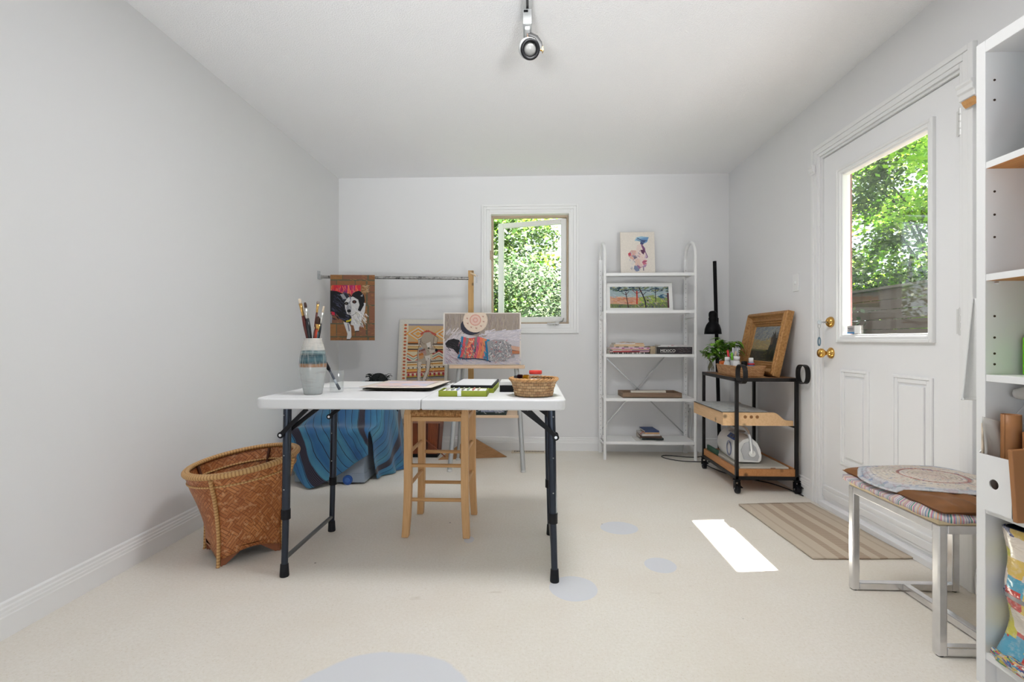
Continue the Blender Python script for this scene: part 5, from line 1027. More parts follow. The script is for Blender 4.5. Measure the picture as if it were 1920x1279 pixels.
me = bpy.data.meshes.new_from_object(tmp.evaluated_get(bpy.context.evaluated_depsgraph_get())); bpy.data.objects.remove(tmp)
xs = [v.co.x for v in me.vertices]; sc_ = 0.118/(max(xs)-min(xs))
me.transform(Matrix.Translation((-0.113, -0.1132, 0.0165)) @ Matrix.Rotation(RAD(90), 4, 'X') @ Matrix.Diagonal((sc_, sc_*1.0, 1, 1)))
me.materials.clear(); me.materials.append(mat('ink_white', rgb(226, 224, 222), 0.6)); lo = bpy.data.objects.new('lettering', me); C.objects.link(lo); lo.parent = mx
zz = SHZ[2]+0.0006+0.0575
book('paperback', 1.03, 1.285, 4.005, 4.20, zz, 0.0075, (222, 220, 218), 'white paperback lying directly on the black MEXICO book', 'book', 'thin books on the large black book', 0, [(0.3, 0.34, (196, 150, 160)), (0.6, 0.9, (206, 200, 200))])
book('paperback', 1.048, 1.262, 4.01, 4.19, zz+0.008, 0.008, (206, 198, 200), 'smaller pale grey book topmost over the MEXICO book', 'book', 'thin books on the large black book', 0, [(0.0, 0.4, (226, 226, 226)), (0.41, 0.5, (190, 140, 150))])
# wooden tray with rolled paper
GW = wood('tray_grey_wood', rgb(112, 90, 72), rgb(146, 120, 98), 'X', 0.65)
tw = thing('wooden_tray', 'shallow weathered wooden tray on the fourth shelf of the white unit', 'tray', (0.977, 4.095, SHZ[1]))
tb = MB().box(-0.226, 0.238, -0.112, 0.112, 0.001, 0.008)
for (a, b, c_, e) in ((-0.238, 0.238, -0.112, -0.100), (-0.238, 0.238, 0.100, 0.112), (-0.238, -0.226, -0.1, 0.1), (0.226, 0.238, -0.1, 0.1)): tb.box(a, b, c_, e, 0.001, 0.043)
part('tray', tb, GW, tw, world=False, bevel=0.002)
solo('rolled_paper', MB().cyl((0.83, 4.12, SHZ[1]+0.029), (1.12, 4.125, SHZ[1]+0.029), 0.0195, n=16).box(0.84, 1.13, 4.01, 4.10, SHZ[1]+0.0085, SHZ[1]+0.0115), mat('roll_cream', rgb(220, 212, 200), 0.8), 'cream paper roll lying in the weathered wooden tray', 'paper')
# notebooks
gN = 'notebooks stacked on the lowest shelf'; z = SHZ[0]+0.0005
solo('loose_sheets', MB().box(0.848, 1.00, 3.995, 4.16, z, z+0.003), mat('sheet_white', rgb(214, 212, 208), 0.8), 'loose white sheets under the notebooks on the lowest shelf', 'paper'); z += 0.0035
def notebook(x0, x1, y0, h, col, pg, lab, spiral, rz):
    global z
    t = book('notebook', x0, x1, y0, y0+0.19, z, h, col, lab, 'notebook', gN, rz, None, pg, True)
    if spiral:
        sp_ = MB(); n_ = 20; hx_ = (x1-x0)/2
        for i in range(n_): sp_.tube([(-hx_+0.01+i*(2*hx_-0.02)/n_+0.001, -0.095-0.003*math.cos(a), h/2+h*0.6*math.sin(a)) for a in (-2.2, -1.1, 0, 1.1, 2.2)], 0.0011, 5)
        part('spiral', sp_, mat('spiral_dark', (0.05, 0.05, 0.05, 1), 0.4, 0.5), t, world=False)
    z += h+0.0006; return t
notebook(0.895, 1.072, 4.005, 0.016, (30, 44, 44), None, 'dark spiral notebook at the bottom of the notebook stack', True, RAD(2))
notebook(0.888, 1.064, 4.008, 0.016, (84, 62, 48), None, 'brown spiral notebook second in the notebook stack', True, RAD(-3))
notebook(0.896, 1.045, 4.010, 0.015, (206, 200, 196), mat('pages_grey', rgb(190, 186, 182), 0.85), 'white notebook with grey edges in the middle of the stack', False, RAD(3))
notebook(0.928, 1.044, 4.012, 0.013, (196, 156, 112), mat('pages_tan', rgb(206, 170, 128), 0.85), 'small tan notebook just under the blue one', False, RAD(-2))
nb = notebook(0.920, 1.036, 4.014, 0.012, (40, 62, 108), None, 'blue notebook with a red ribbon topmost of the stack', False, RAD(3))
part('ribbon', MB().tube([(-0.05, -0.05, 0.0), (-0.075, -0.07, -0.004), (-0.095, -0.085, -0.016)], 0.002, 6), mat('ribbon_red', rgb(206, 84, 60)), nb, world=False)

# ------------------------------------------------------------------ black floor lamp
MB_ = mat('lamp_matt_black', (0.006, 0.006, 0.007, 1), 0.5, spec=0.15)
fl = thing('floor_lamp', 'black floor lamp with a small bell shade in the back right corner', 'lamp', (1.56, 4.10, 0))
part('base', MB().lathe([(0.115, 0), (0.115, 0.012), (0.105, 0.018), (0.02, 0.022)], c=(1.56, 4.10, 0), n=36), MB_, fl)
part('pole', MB().cyl((1.56, 4.10, 0.015), (1.523, 4.115, 1.628), 0.0145, n=16), MB_, fl)
part('joint', MB().cyl((1.535, 4.11, 1.13), (1.50, 4.085, 1.125), 0.010, n=10).cyl((1.532, 4.112, 1.105), (1.532, 4.112, 1.155), 0.022, n=14), MB_, fl)
shd = part('lamp_shade', MB().lathe([(0.0, 1.213), (0.016, 1.211), (0.027, 1.204), (0.033, 1.190), (0.033, 1.168), (0.030, 1.160), (0.034, 1.152), (0.033, 1.135), (0.029, 1.126), (0.036, 1.118), (0.052, 1.095), (0.063, 1.062), (0.068, 1.020), (0.066, 1.020), (0.06, 1.065), (0.04, 1.10), (0.0, 1.12)], c=(1.494, 4.075, 0), n=36), MB_, fl)

# ------------------------------------------------------------------ rolling cart
IRON = mat('cart_iron', (0.026, 0.024, 0.024, 1), 0.36, 0.6, var=0.15, vscale=12, spec=0.3)
ORW = wood('cart_wood_brown', rgb(150, 96, 54), rgb(176, 120, 74), 'Y', 0.5)
ct_ = thing('rolling_cart', 'black iron cart on casters with wooden shelves by the right wall', 'cart', (1.49, 3.44, 0))
kx0, kx1, ky0, ky1 = 1.302, 1.674, 3.145, 3.735; KT = 0.730
for (x, y) in ((kx0, ky0), (kx1, ky0), (kx0, ky1), (kx1, ky1)):
    part('post', MB().box(x-0.010, x+0.010, y-0.010, y+0.010, 0.085, KT), IRON, ct_, bevel=0.002)
    cst = part('caster', MB().box(x-0.016, x+0.016, y-0.02, y+0.02, 0.078, 0.086).cyl((x, y, 0.07), (x, y, 0.08), 0.013, n=12).box(x-0.016, x-0.013, y-0.022, y+0.012, 0.022, 0.074).box(x+0.013, x+0.016, y-0.022, y+0.012, 0.022, 0.074).bar((x, y-0.012, 0.058), (x+0.01, y-0.05, 0.046), 0.02, 0.004), MB_, ct_)
    part('wheel', MB().cyl((x-0.011, y-0.008, 0.029), (x+0.011, y-0.008, 0.029), 0.0285, n=24), RUB, ct_, parent=cst, bevel=0.003)
    part('axle', MB().cyl((x-0.019, y-0.008, 0.029), (x+0.019, y-0.008, 0.029), 0.006, n=10), STEEL, ct_, parent=cst)
for z0_, z1_ in ((KT-0.022, KT+0.001), (0.085, 0.108)):
    tf = MB(); X = (kx0-0.01, kx0-0.006, kx1+0.006, kx1+0.01); Y = (ky0-0.01, ky0-0.006, ky1+0.006, ky1+0.01)
    o_ = [(X[0], Y[0]), (X[3], Y[0]), (X[3], Y[3]), (X[0], Y[3])]; i_ = [(X[1], Y[1]), (X[2], Y[1]), (X[2], Y[2]), (X[1], Y[2])]
    n = tf.add([(x, y, z0_) for x, y in o_]+[(x, y, z1_) for x, y in o_]+[(x, y, z0_) for x, y in i_]+[(x, y, z1_) for x, y in i_])
    for k in range(4):
        m_ = (k+1) % 4; tf.face([n+k, n+m_, n+4+m_, n+4+k]); tf.face([n+8+m_, n+8+k, n+12+k, n+12+m_]); tf.face([n+4+k, n+4+m_, n+12+m_, n+12+k]); tf.face([n+m_, n+k, n+8+k, n+8+m_])
    part('angle_frame', tf, IRON, ct_)
for xa_ in (kx0+0.002, kx1-0.010): part('cross_rail', MB().box(xa_, xa_+0.008, ky0, ky1, 0.412, 0.424), IRON, ct_, bevel=0.001)
part('top_shelf', MB().box(kx0-0.006, kx1+0.006, ky0-0.006, ky1+0.006, KT-0.016, KT), wood('cart_top_wood', rgb(122, 84, 52), rgb(150, 108, 70), 'Y', 0.5), ct_)
bs = MB().box(kx0-0.004, kx1+0.004, ky0-0.004, ky1+0.004, 0.098, 0.110)
for (a, b, c_, e) in ((kx0+0.010, kx1-0.010, ky0-0.004, ky0+0.012), (kx0+0.01, kx1-0.01, ky1-0.012, ky1+0.004), (kx0-0.004, kx0+0.012, ky0+0.011, ky1-0.011), (kx1-0.012, kx1+0.004, ky0+0.011, ky1-0.011)): bs.box(a, b, c_, e, 0.109, 0.152)
part('bottom_shelf', bs, wood('cart_bottom_wood', rgb(166, 110, 62), rgb(190, 134, 84), 'Y', 0.5, knots=True), ct_, bevel=0.0015)
for x in (kx0, kx1):
    pts = []; n_ = 36
    for i in range(n_):
        a = 2*PI*i/n_; yy, zz_ = math.cos(a), math.sin(a); k = (abs(yy)**2.6+abs(zz_)**2.6)**(-1/2.6)
        pts.append((ky0-0.010-0.062+0.058*yy*k, KT+0.030+0.060*zz_*k))
    hl = MB(); w = 0.014
    for i in range(n_):
        (a, b), (c_, e) = pts[i], pts[(i+1) % n_]; my, mz = ky0-0.072, KT+0.030; s2 = 0.91
        f_ = lambda p_, s_: (my+(p_[0]-my)*s_, mz+(p_[1]-mz)*s_)
        o0, o1, i0, i1 = f_((a, b), 1), f_((c_, e), 1), f_((a, b), s2), f_((c_, e), s2)
        n = hl.add([(x-w, *o0), (x+w, *o0), (x+w, *o1), (x-w, *o1), (x-w, *i0), (x+w, *i0), (x+w, *i1), (x-w, *i1)])
        for qd, sm in (((0, 1, 2, 3), True), ((7, 6, 5, 4), True), ((0, 3, 7, 4), False), ((1, 5, 6, 2), False)): hl.face([n+i_ for i_ in qd], 0, False)
    part('loop_handle', hl, IRON, ct_)
# pine tray with sheets (rests on the cart frame)
PT = wood('tray_pine', rgb(206, 166, 122), rgb(222, 186, 144), 'Y', 0.5, knots=True)
pt = thing('pine_tray', 'knotty pine tray with three holes on the middle level of the cart', 'tray', (1.46, 3.42, 0.424))
ax0, ax1, ay0, ay1, az = 1.222, 1.662, 3.160, 3.720, 0.4245
part('bottom', MB().box(ax0+0.01, ax1, ay0+0.01, ay1-0.01, az, az+0.010), wood('tray_pine_floor', rgb(176, 124, 76), rgb(196, 146, 96), 'Y', 0.5), pt)
prof = [(ax0, az), (ax1, az), (ax1, az+0.032)]+[(1.625-0.085*i/8, az+0.034+0.050*(0.5-0.5*math.cos(PI*i/8))) for i in range(9)]+[(ax0, az+0.084)]
part('left_side', MB().box(ax0, ax0+0.014, ay0+0.013, ay1-0.013, az, az+0.084), PT, pt, bevel=0.002)
pr_ = part('near_side', MB().prism(prof, lambda a, b, t: (a, t, b), ay0, ay0+0.014), PT, pt)
part('far_side', MB().prism(prof, lambda a, b, t: (a, t, b), ay1-0.014, ay1), PT, pt)
part('finger_holes', MB().cyl((1.362, ay0-0.0008, az+0.056), (1.362, ay0+0.002, az+0.056), 0.0105, n=18).cyl((1.400, ay0-0.0008, az+0.056), (1.400, ay0+0.002, az+0.056), 0.0105, n=18).cyl((1.437, ay0-0.0008, az+0.056), (1.437, ay0+0.002, az+0.056), 0.0105, n=18), mat('hole_brown', rgb(134, 92, 54), 0.7), pt, parent=pr_)
sh_ = thing('print_sheets', 'grey blue printed sheets lying across the pine tray', 'print', (1.36, 3.44, az+0.085))
part('folder', MB().box(1.215, 1.50, 3.165, 3.70, az+0.0845, az+0.087), mat('folder_dark', rgb(52, 50, 50), 0.6), sh_)
PS = bpy.data.materials.new('blue_grey_print'); nt, p = nodes(PS)
nt.links.new(ramp(nt, noise(nt, objco(nt), 9, 5, 0.7), [(0.35, rgb(150, 156, 160)), (0.5, rgb(196, 198, 196)), (0.6, rgb(176, 182, 184)), (0.7, rgb(120, 128, 134))]), p.inputs['Base Color'])
part('sheet', MB().box(1.222, 1.51, 3.172, 3.69, az+0.0872, az+0.089), PS, sh_)
# flat storage box and the radio on the bottom shelf
fb = thing('flat_plastic_box', 'flat grey plastic box on the bottom shelf of the cart', 'box', (1.49, 3.43, 0.110))
FBM = mat('flatbox_grey', rgb(182, 178, 168), 0.35)
part('base', MB().box(1.335, 1.625, 3.165, 3.64, 0.1105, 0.140), FBM, fb, bevel=0.004)
part('lid', MB().box(1.328, 1.635, 3.160, 3.645, 0.1405, 0.162), FBM, fb, bevel=0.005)
part('latch', MB().box(1.52, 1.55, 3.156, 3.1605, 0.134, 0.158), mat('latch_brown', rgb(140, 110, 90), 0.5), fb, bevel=0.001)
gn = solo('green_folder', MB().box(1.318, 1.333, 3.52, 3.715, 0.1105, 0.185), mat('folder_green', rgb(44, 80, 66), 0.6), 'dark green folder standing at the far end of the bottom cart shelf', 'folder', bevel=0.001)
RM = Matrix.Translation((1.335, 3.235, 0.1625)) @ Matrix.Rotation(RAD(-4), 4, 'Z')
RW = mat('radio_white', (0.78, 0.78, 0.77, 1), 0.3); RG = mat('radio_grey', rgb(184, 186, 190), 0.35)
ra = thing('cd_radio', 'white portable radio with a carrying handle on the bottom shelf of the cart', 'radio', M=RM)
prof = [(0.012, 0.004), (0.0, 0.02), (-0.006, 0.055), (-0.004, 0.10), (0.012, 0.135), (0.040, 0.165), (0.075, 0.176), (0.110, 0.168), (0.140, 0.140), (0.160, 0.095), (0.168, 0.05), (0.164, 0.02), (0.150, 0.004)]
def shell(u, v):
    e = 1-0.10*(abs(2*v-1))**6; i = u*len(prof); k = int(i) % len(prof); f = i-int(i); a, b = prof[k], prof[(k+1) % len(prof)]
    x, z_ = a[0]+(b[0]-a[0])*f, a[1]+(b[1]-a[1])*f; return (0.08+(x-0.08)*e, 0.40*v, 0.085+(z_-0.085)*e)
g = MB().grid(shell, len(prof)*2, 22, closed=True)
for v_, rev in ((0.0, True), (1.0, False)):
    ids = [g.add([shell(i/26, v_)]) for i in range(26)]; g.face(ids if rev else ids[::-1])
part('body', g, RW, ra, world=False)
part('end_cap', MB().prism([(0.05, 0.03), (0.03, 0.09), (0.05, 0.135), (0.085, 0.15), (0.125, 0.11), (0.145, 0.05), (0.135, 0.02)], lambda a, b, t: (a, t, b), -0.004, 0.002), RG, ra, world=False, bevel=0.002)
TM = Matrix.Translation((-0.0052, 0.10, 0.078)) @ Matrix.Rotation(RAD(-90), 4, 'Y')
part('speaker', MB().tube([(-0.008, 0.115+0.042*math.cos(2*PI*i/32), 0.078+0.048*math.sin(2*PI*i/32)) for i in range(32)], 0.0025, 8, closed=True), mat('speaker_ring_blue', rgb(90, 104, 150), 0.4), ra, world=False)
part('grille', MB().lathe([(0.0, 0.0045), (0.030, 0.004), (0.041, 0.0015)], M=Matrix.Translation((-0.0045, 0.115, 0.078)) @ Matrix.Rotation(RAD(-90), 4, 'Y'), n=30), mat('speaker_cloth', rgb(196, 196, 196), 0.6), ra, world=False)
part('display', MB().xbox(Matrix.Translation((0.024, 0.145, 0.152)) @ Matrix.Rotation(RAD(-47), 4, 'Y'), 0.036, 0.14, 0.004), mat('lcd_blue', rgb(74, 96, 150), 0.2), ra, world=False, bevel=0.001)
part('display_digits', MB().xbox(Matrix.Translation((0.0222, 0.115, 0.1535)) @ Matrix.Rotation(RAD(-47), 4, 'Y'), 0.014, 0.03, 0.004).xbox(Matrix.Translation((0.0222, 0.16, 0.1535)) @ Matrix.Rotation(RAD(-47), 4, 'Y'), 0.014, 0.02, 0.004), mat('lcd_dark', rgb(24, 30, 60), 0.4), ra, world=False)
part('cd_lid', MB().lathe([(0.0, 0.004), (0.05, 0.003), (0.056, 0.0)], M=Matrix.Translation((0.08, 0.22, 0.1745)), n=30), RG, ra, world=False)
hp_ = [(0.095, -0.012, 0.075), (0.09, -0.012, 0.12), (0.085, -0.008, 0.17), (0.08, 0.005, 0.205), (0.078, 0.04, 0.222), (0.078, 0.20, 0.232), (0.078, 0.36, 0.222), (0.08, 0.395, 0.205), (0.085, 0.408, 0.17), (0.09, 0.412, 0.12), (0.095, 0.412, 0.075)]
part('handle', MB().tube(hp_, [0.012, 0.011, 0.010, 0.009, 0.009, 0.009, 0.009, 0.009, 0.010, 0.011, 0.012], 12), mat('radio_silver', (0.72, 0.73, 0.74, 1), 0.28, 0.7), ra, world=False)
part('hinge_disc', MB().cyl((0.095, -0.020, 0.072), (0.095, -0.002, 0.072), 0.021, n=20).cyl((0.095, 0.402, 0.072), (0.095, 0.42, 0.072), 0.021, n=20), RW, ra, world=False, bevel=0.003)
part('aerial', MB().cyl((0.135, 0.36, 0.155), (0.115, 0.43, 0.225), 0.004, n=8), BLACK, ra, world=False)
# cables on the floor
CB = mat('cable_black', (0.02, 0.02, 0.02, 1), 0.5)
def smooth_path(P, n=40):
    V = [Vector(p_) for p_ in P]; return [catmull(V, i/n) for i in range(n+1)]
solo('black_cable', MB().tube(smooth_path([(1.50, 3.60, 0.118), (1.62, 3.66, 0.165), (1.69, 3.72, 0.10), (1.66, 3.80, 0.006), (1.45, 3.90, 0.005), (1.20, 3.93, 0.005), (1.08, 4.04, 0.005), (1.12, 4.12, 0.005), (1.33, 4.06, 0.005), (1.50, 4.16, 0.005), (1.56, 4.22, 0.006)]), 0.0035, 7), CB, 'black cable looping over the floor between the white shelf and the cart', 'cable')
solo('black_cable', MB().tube(smooth_path([(1.50, 4.0, 0.005), (1.36, 3.86, 0.005), (1.38, 3.66, 0.005), (1.46, 3.50, 0.005), (1.60, 3.36, 0.005), (1.66, 3.22, 0.005), (1.680, 3.08, 0.006)]), 0.0035, 7), CB, 'black cable on the floor underneath the rolling cart', 'cable')

# wicker basket with art supplies on the cart top
WK = weave('willow_wicker', rgb(214, 168, 118), rgb(176, 122, 76), rgb(96, 56, 28), 46, 5, 0, 0.55, 0.005, 0.5)
wbx0, wbx1, wby0, wby1 = 1.318, 1.520, 3.195, 3.560
wb = thing('wicker_basket', 'rectangular wicker basket full of art supplies on the cart top', 'basket', (1.42, 3.38, KT))
def rbox(u, v):
    a = 2*PI*u; c_, s_ = math.cos(a), math.sin(a); k = (abs(c_)**8+abs(s_)**8)**(-1/8); fl_ = 0.92+0.08*v
    return ((wbx0+wbx1)/2+(wbx1-wbx0)/2*c_*k*fl_, (wby0+wby1)/2+(wby1-wby0)/2*s_*k*fl_, KT+0.001+0.068*v)
part('body', MB().grid(rbox, 96, 8, closed=True).box(wbx0+0.01, wbx1-0.01, wby0+0.015, wby1-0.015, KT+0.001, KT+0.005), WK, wb, solid=0.004)
part('rim', MB().tube([rbox(i/96, 1.0) for i in range(96)], 0.005, 8, closed=True), WK, wb)
def bottle(x, y, z, r, h, body, capc, cat_name, lab, neck=0.5, group='art supply bottles in the wicker basket', capr=0.6, caph=0.22):
    t = thing(cat_name, lab, 'bottle', (x, y, z), 0, group); hb_ = h*(1-caph)
    part('body', MB().lathe([(0.0, 0.0), (r*0.95, 0.0), (r, 0.003), (r, hb_*0.82), (r*neck, hb_*0.97), (r*neck, hb_)], n=20), body, t, world=False)
    part('cap', MB().lathe([(r*capr, hb_-0.002), (r*capr, h-0.003), (r*capr*0.85, h), (0.0, h)], n=16), capc, t, world=False)
    return t
PW = mat('bottle_white', (0.80, 0.80, 0.80, 1), 0.4); CLR = mat('bottle_translucent', rgb(200, 202, 204), 0.3)
KB = KT+0.0065
bottle(1.352, 3.42, KB, 0.022, 0.118, CLR, PW, 'medium_bottle', 'translucent bottle with a white cap at the left side of the basket', 0.7, capr=0.75)
bottle(1.392, 3.36, KB, 0.023, 0.125, PW, PW, 'gesso_bottle', 'plain white bottle in the middle of the wicker basket', 0.8, capr=0.85)
b_ = bottle(1.405, 3.275, KB, 0.020, 0.095, PW, BLACK, 'ink_bottle', 'white bottle with a squat black cap in the wicker basket', 0.8, capr=0.9, caph=0.35)
b_ = bottle(1.445, 3.265, KB, 0.021, 0.118, mat('bottle_blue', rgb(90, 140, 190), 0.35), PW, 'paint_bottle', 'blue paint bottle with a white cap and red collar in the basket', 0.8, capr=0.7, caph=0.26)
part('collar', MB().lathe([(0.0215, 0.070), (0.0215, 0.084)], n=20), mat('collar_red', rgb(190, 54, 60), 0.4), b_, world=False)
part('front_label', MB().lathe([(0.0213, 0.018), (0.0213, 0.050)], n=20), mat('label_magenta', rgb(170, 70, 130), 0.5), b_, world=False)
bottle(1.345, 3.52, KB, 0.020, 0.085, mat('ink_navy', rgb(24, 30, 50), 0.25), BLACK, 'ink_bottle', 'squat dark ink bottle at the far left of the wicker basket', 0.7, capr=0.8, caph=0.3)
solo('orange_box', MB().box(1.326, 1.372, 3.455, 3.497, KB, KB+0.085), mat('box_orange', rgb(214, 106, 44), 0.5), 'small orange box in the left end of the wicker basket', 'box', bevel=0.002)
cupx, cupy = 1.400, 3.455
solo('pen_cup', MB().lathe([(0.0, 0.002), (0.034, 0.002), (0.037, 0.095), (0.035, 0.095), (0.032, 0.005), (0.0, 0.005)], n=26), mat('cup_frosted', rgb(190, 192, 194), 0.3), 'pale cup holding pens in the wicker basket', 'cup', M=Matrix.Translation((cupx, cupy, KB)))
for (dx_, dy_, h, col, r, lab) in ((-0.024, 0.0, 0.165, (206, 44, 50), 0.0075, 'red topped pen leaning left in the pale cup'), (-0.006, -0.012, 0.150, (110, 190, 40), 0.007, 'lime green pen in the pale cup'), (0.008, 0.010, 0.185, (206, 206, 214), 0.006, 'white pen standing tallest in the pale cup'), (0.014, -0.012, 0.160, (210, 190, 170), 0.007, 'beige tipped pen in the middle of the pale cup'), (0.030, 0.004, 0.175, (190, 194, 198), 0.0065, 'grey pen leaning right in the pale cup')):
    a = Vector((cupx+dx_*0.3, cupy+dy_*0.3, KB+0.008)); b = Vector((cupx+dx_*1.35, cupy+dy_*1.35, KB+h)); M = Matrix.Translation(a) @ (b-a).normalized().to_track_quat('Z', 'Y').to_matrix().to_4x4(); Ln = (b-a).length
    t = thing('pen', lab, 'pen', M=M, group='pens standing in the pale cup')
    part('barrel', MB().lathe([(0.0, 0), (r*0.6, 0.004), (r*0.8, 0.02), (r*0.8, Ln*0.62)], n=12), mat('pen_barrel', rgb(206, 206, 206), 0.35), t, world=False)
    part('cap', MB().lathe([(r*0.9, Ln*0.6), (r, Ln*0.66), (r*0.95, Ln*0.97), (0.0, Ln)], n=12), mat('pen_%d_%d_%d' % col, rgb(*col), 0.35), t, world=False)
solo('putty_rubber', MB().ball((1.462, 3.31, KT+0.069), (0.018, 0.012, 0.008), 12), PW, 'small white eraser on top of the supplies in the wicker basket', 'eraser')
solo('brush_roll', MB().cyl((1.46, 3.33, KT+0.035), (1.485, 3.53, KT+0.045), 0.027, n=16), mat('roll_brown', rgb(150, 110, 74), 0.7, bmp=0.4, bscale=200), 'tan rolled brush case lying in the right half of the wicker basket', 'case')

# basil plants
LEAF = vcol('leaf_green', 0.45, 0.12, 40, 0.1, translucent=0.25)
def leaf(mb, base, d, up, L, W, col, fold=0.25, curl=0.25):
    d = Vector(d).normalized(); s_ = d.cross(Vector(up)); s_ = s_.normalized() if s_.length > 1e-4 else Vector((1, 0, 0)); n_ = s_.cross(d).normalized(); B = Vector(base)
    P = []
    for i, (t, w) in enumerate(((0, 0.05), (0.2, 0.7), (0.45, 1.0), (0.75, 0.65), (1.0, 0.02))):
        c = B+d*(L*t)-n_*(curl*L*t*t); P.append((c+s_*(W/2*w)+n_*(fold*W/2*w), c, c-s_*(W/2*w)+n_*(fold*W/2*w)))
    n = mb.add([q for r in P for q in r])
    for i in range(4):
        for j in (0, 1): mb.face([n+i*3+j, n+i*3+j+1, n+i*3+j+4, n+i*3+j+3], 0, True, col)
GRNS = [rgb(112, 160, 48), rgb(96, 148, 44), rgb(132, 176, 62), rgb(74, 122, 40), rgb(120, 168, 56)]
bp_ = thing('basil_plant', 'bushy basil plant behind the wicker basket on the cart', 'plant', (1.44, 3.645, KT))
part('pot', MB().lathe([(0.0, 0.001), (0.038, 0.001), (0.046, 0.078), (0.049, 0.080), (0.049, 0.092), (0.045, 0.092), (0.043, 0.078), (0.0, 0.076)], n=26), mat('pot_terracotta', rgb(176, 106, 70), 0.7), bp_, world=False)
lm, stm = MB(), MB(); rg = random.Random(5)
for k in range(17):
    a = rg.uniform(0, 2*PI); r_ = rg.uniform(0.03, 0.125); h = rg.uniform(0.17, 0.275)-0.35*r_; tip = Vector((r_*math.cos(a)-0.02, r_*math.sin(a)*0.55, h))
    stm.tube([(0.01*math.cos(a), 0.01*math.sin(a), 0.074), (tip.x*0.4, tip.y*0.4, h*0.65), tuple(tip)], [0.003, 0.0025, 0.0015], 6)
    for q in range(9):
        b_a = rg.uniform(0, 2*PI); L_ = rg.uniform(0.040, 0.068)
        leaf(lm, tip-Vector((0, 0, rg.uniform(0, 0.05))), (math.cos(b_a), math.sin(b_a), rg.uniform(-0.25, 0.5)), (0, 0, 1), L_, L_*0.62, rg.choice(GRNS), 0.3, rg.uniform(0.15, 0.6))
for k in range(7):     # a few large drooping leaves
    b_a = rg.uniform(-0.6, 0.8); leaf(lm, (0.06+rg.uniform(-0.02, 0.02), rg.uniform(-0.03, 0.02), 0.20+rg.uniform(-0.04, 0.04)), (math.cos(b_a), -abs(math.sin(b_a)), -0.25), (0, 0, 1), 0.072, 0.046, rg.choice(GRNS), 0.3, 0.5)
part('stems', stm, mat('stem_green', rgb(120, 140, 70), 0.6), bp_, world=False); part('leaves', lm, LEAF, bp_, world=False)
cp = thing('rooted_cutting', 'small leafy cutting in a glass jar at the far corner of the cart top', 'plant', (1.338, 3.69, KT))
part('jar', MB().lathe([(0.0, 0.001), (0.024, 0.001), (0.027, 0.006), (0.027, 0.075), (0.024, 0.084), (0.025, 0.090), (0.022, 0.090), (0.0245, 0.074), (0.0245, 0.007), (0.0, 0.005)], n=26), JARGLASS, cp, world=False)
rt, lm = MB(), MB()
for k in range(30):
    a = rg.uniform(0, 2*PI); rt.tube([(0.004*math.cos(a), 0.004*math.sin(a), 0.085), (0.016*math.cos(a+0.5), 0.016*math.sin(a+0.5), 0.05), (0.019*math.cos(a+rg.uniform(-1, 1)), 0.019*math.sin(a), rg.uniform(0.008, 0.035))], 0.0014, 5)
for k in range(8):
    a = rg.uniform(PI*0.55, PI*1.6); r_ = rg.uniform(0.02, 0.10); h = rg.uniform(0.11, 0.175); tip = Vector((r_*math.cos(a), r_*math.sin(a)*0.6, h))
    rt.tube([(0, 0, 0.07), (tip.x*0.35, tip.y*0.35, h*0.75), tuple(tip)], 0.0015, 5)
    for q in range(10):
        b_a = rg.uniform(0, 2*PI); L_ = rg.uniform(0.022, 0.036); w_ = rg.uniform(0.4, 1.0)
        leaf(lm, (tip.x*w_, tip.y*w_, h*(0.75+0.25*w_)), (math.cos(b_a), math.sin(b_a), rg.uniform(-0.1, 0.6)), (0, 0, 1), L_, L_*0.6, rg.choice(GRNS), 0.3, 0.3)
part('roots', rt, mat('root_brown', rgb(110, 104, 60), 0.7), cp, world=False); part('leaves', lm, LEAF, cp, world=False)

# gilt framed landscape leaning on the right wall
GILT = bpy.data.materials.new('aged_gilt'); nt, p = nodes(GILT)
f = noise(nt, objco(nt), 75, 5, 0.7); nt.links.new(ramp(nt, f, [(0.28, rgb(126, 84, 42)), (0.5, rgb(168, 122, 70)), (0.75, rgb(190, 148, 94))]), p.inputs['Base Color']); p.inputs['Roughness'].default_value = 0.42; p.inputs['Metallic'].default_value = 0.25; bump(nt, p, f, 0.35, 0.002)
GM = Matrix.Translation((1.592, 3.47, KT+0.0015)) @ Matrix.Rotation(RAD(-90), 4, 'Z') @ Matrix.Rotation(-RAD(12.5), 4, 'X')
gp = thing('gilt_framed_painting', 'ornate gilt framed landscape painting leaning on the wall on the cart top', 'painting', M=GM)
FW, FH = 0.56, 0.435
prof = [(0.0, 0.052), (0.0, 0.012), (0.004, 0.006), (0.009, 0.006), (0.011, -0.002), (0.020, -0.004), (0.027, 0.002), (0.030, 0.012), (0.046, 0.026), (0.060, 0.022), (0.062, 0.030), (0.070, 0.026), (0.076, 0.030), (0.078, 0.038), (0.088, 0.036), (0.096, 0.044), (0.096, 0.052)]
fmb = MB(); hw, hh_ = FW/2, FH/2
rings = []
for (cx_, cz_, sx_, sz_) in ((-hw, 0, 1, 1), (hw, 0, -1, 1), (hw, FH, -1, -1), (-hw, FH, 1, -1)):
    rings.append(fmb.add([(cx_+sx_*a, -0.052+b, cz_+sz_*a) for a, b in prof]))
kk = len(prof)
for i in range(4):
    a, b = rings[i], rings[(i+1) % 4]
    for j in range(kk):
        q_ = (j+1) % kk; fmb.face([a+j, b+j, b+q_, a+q_])
part('frame', fmb, GILT, gp, world=False)
bd = MB()
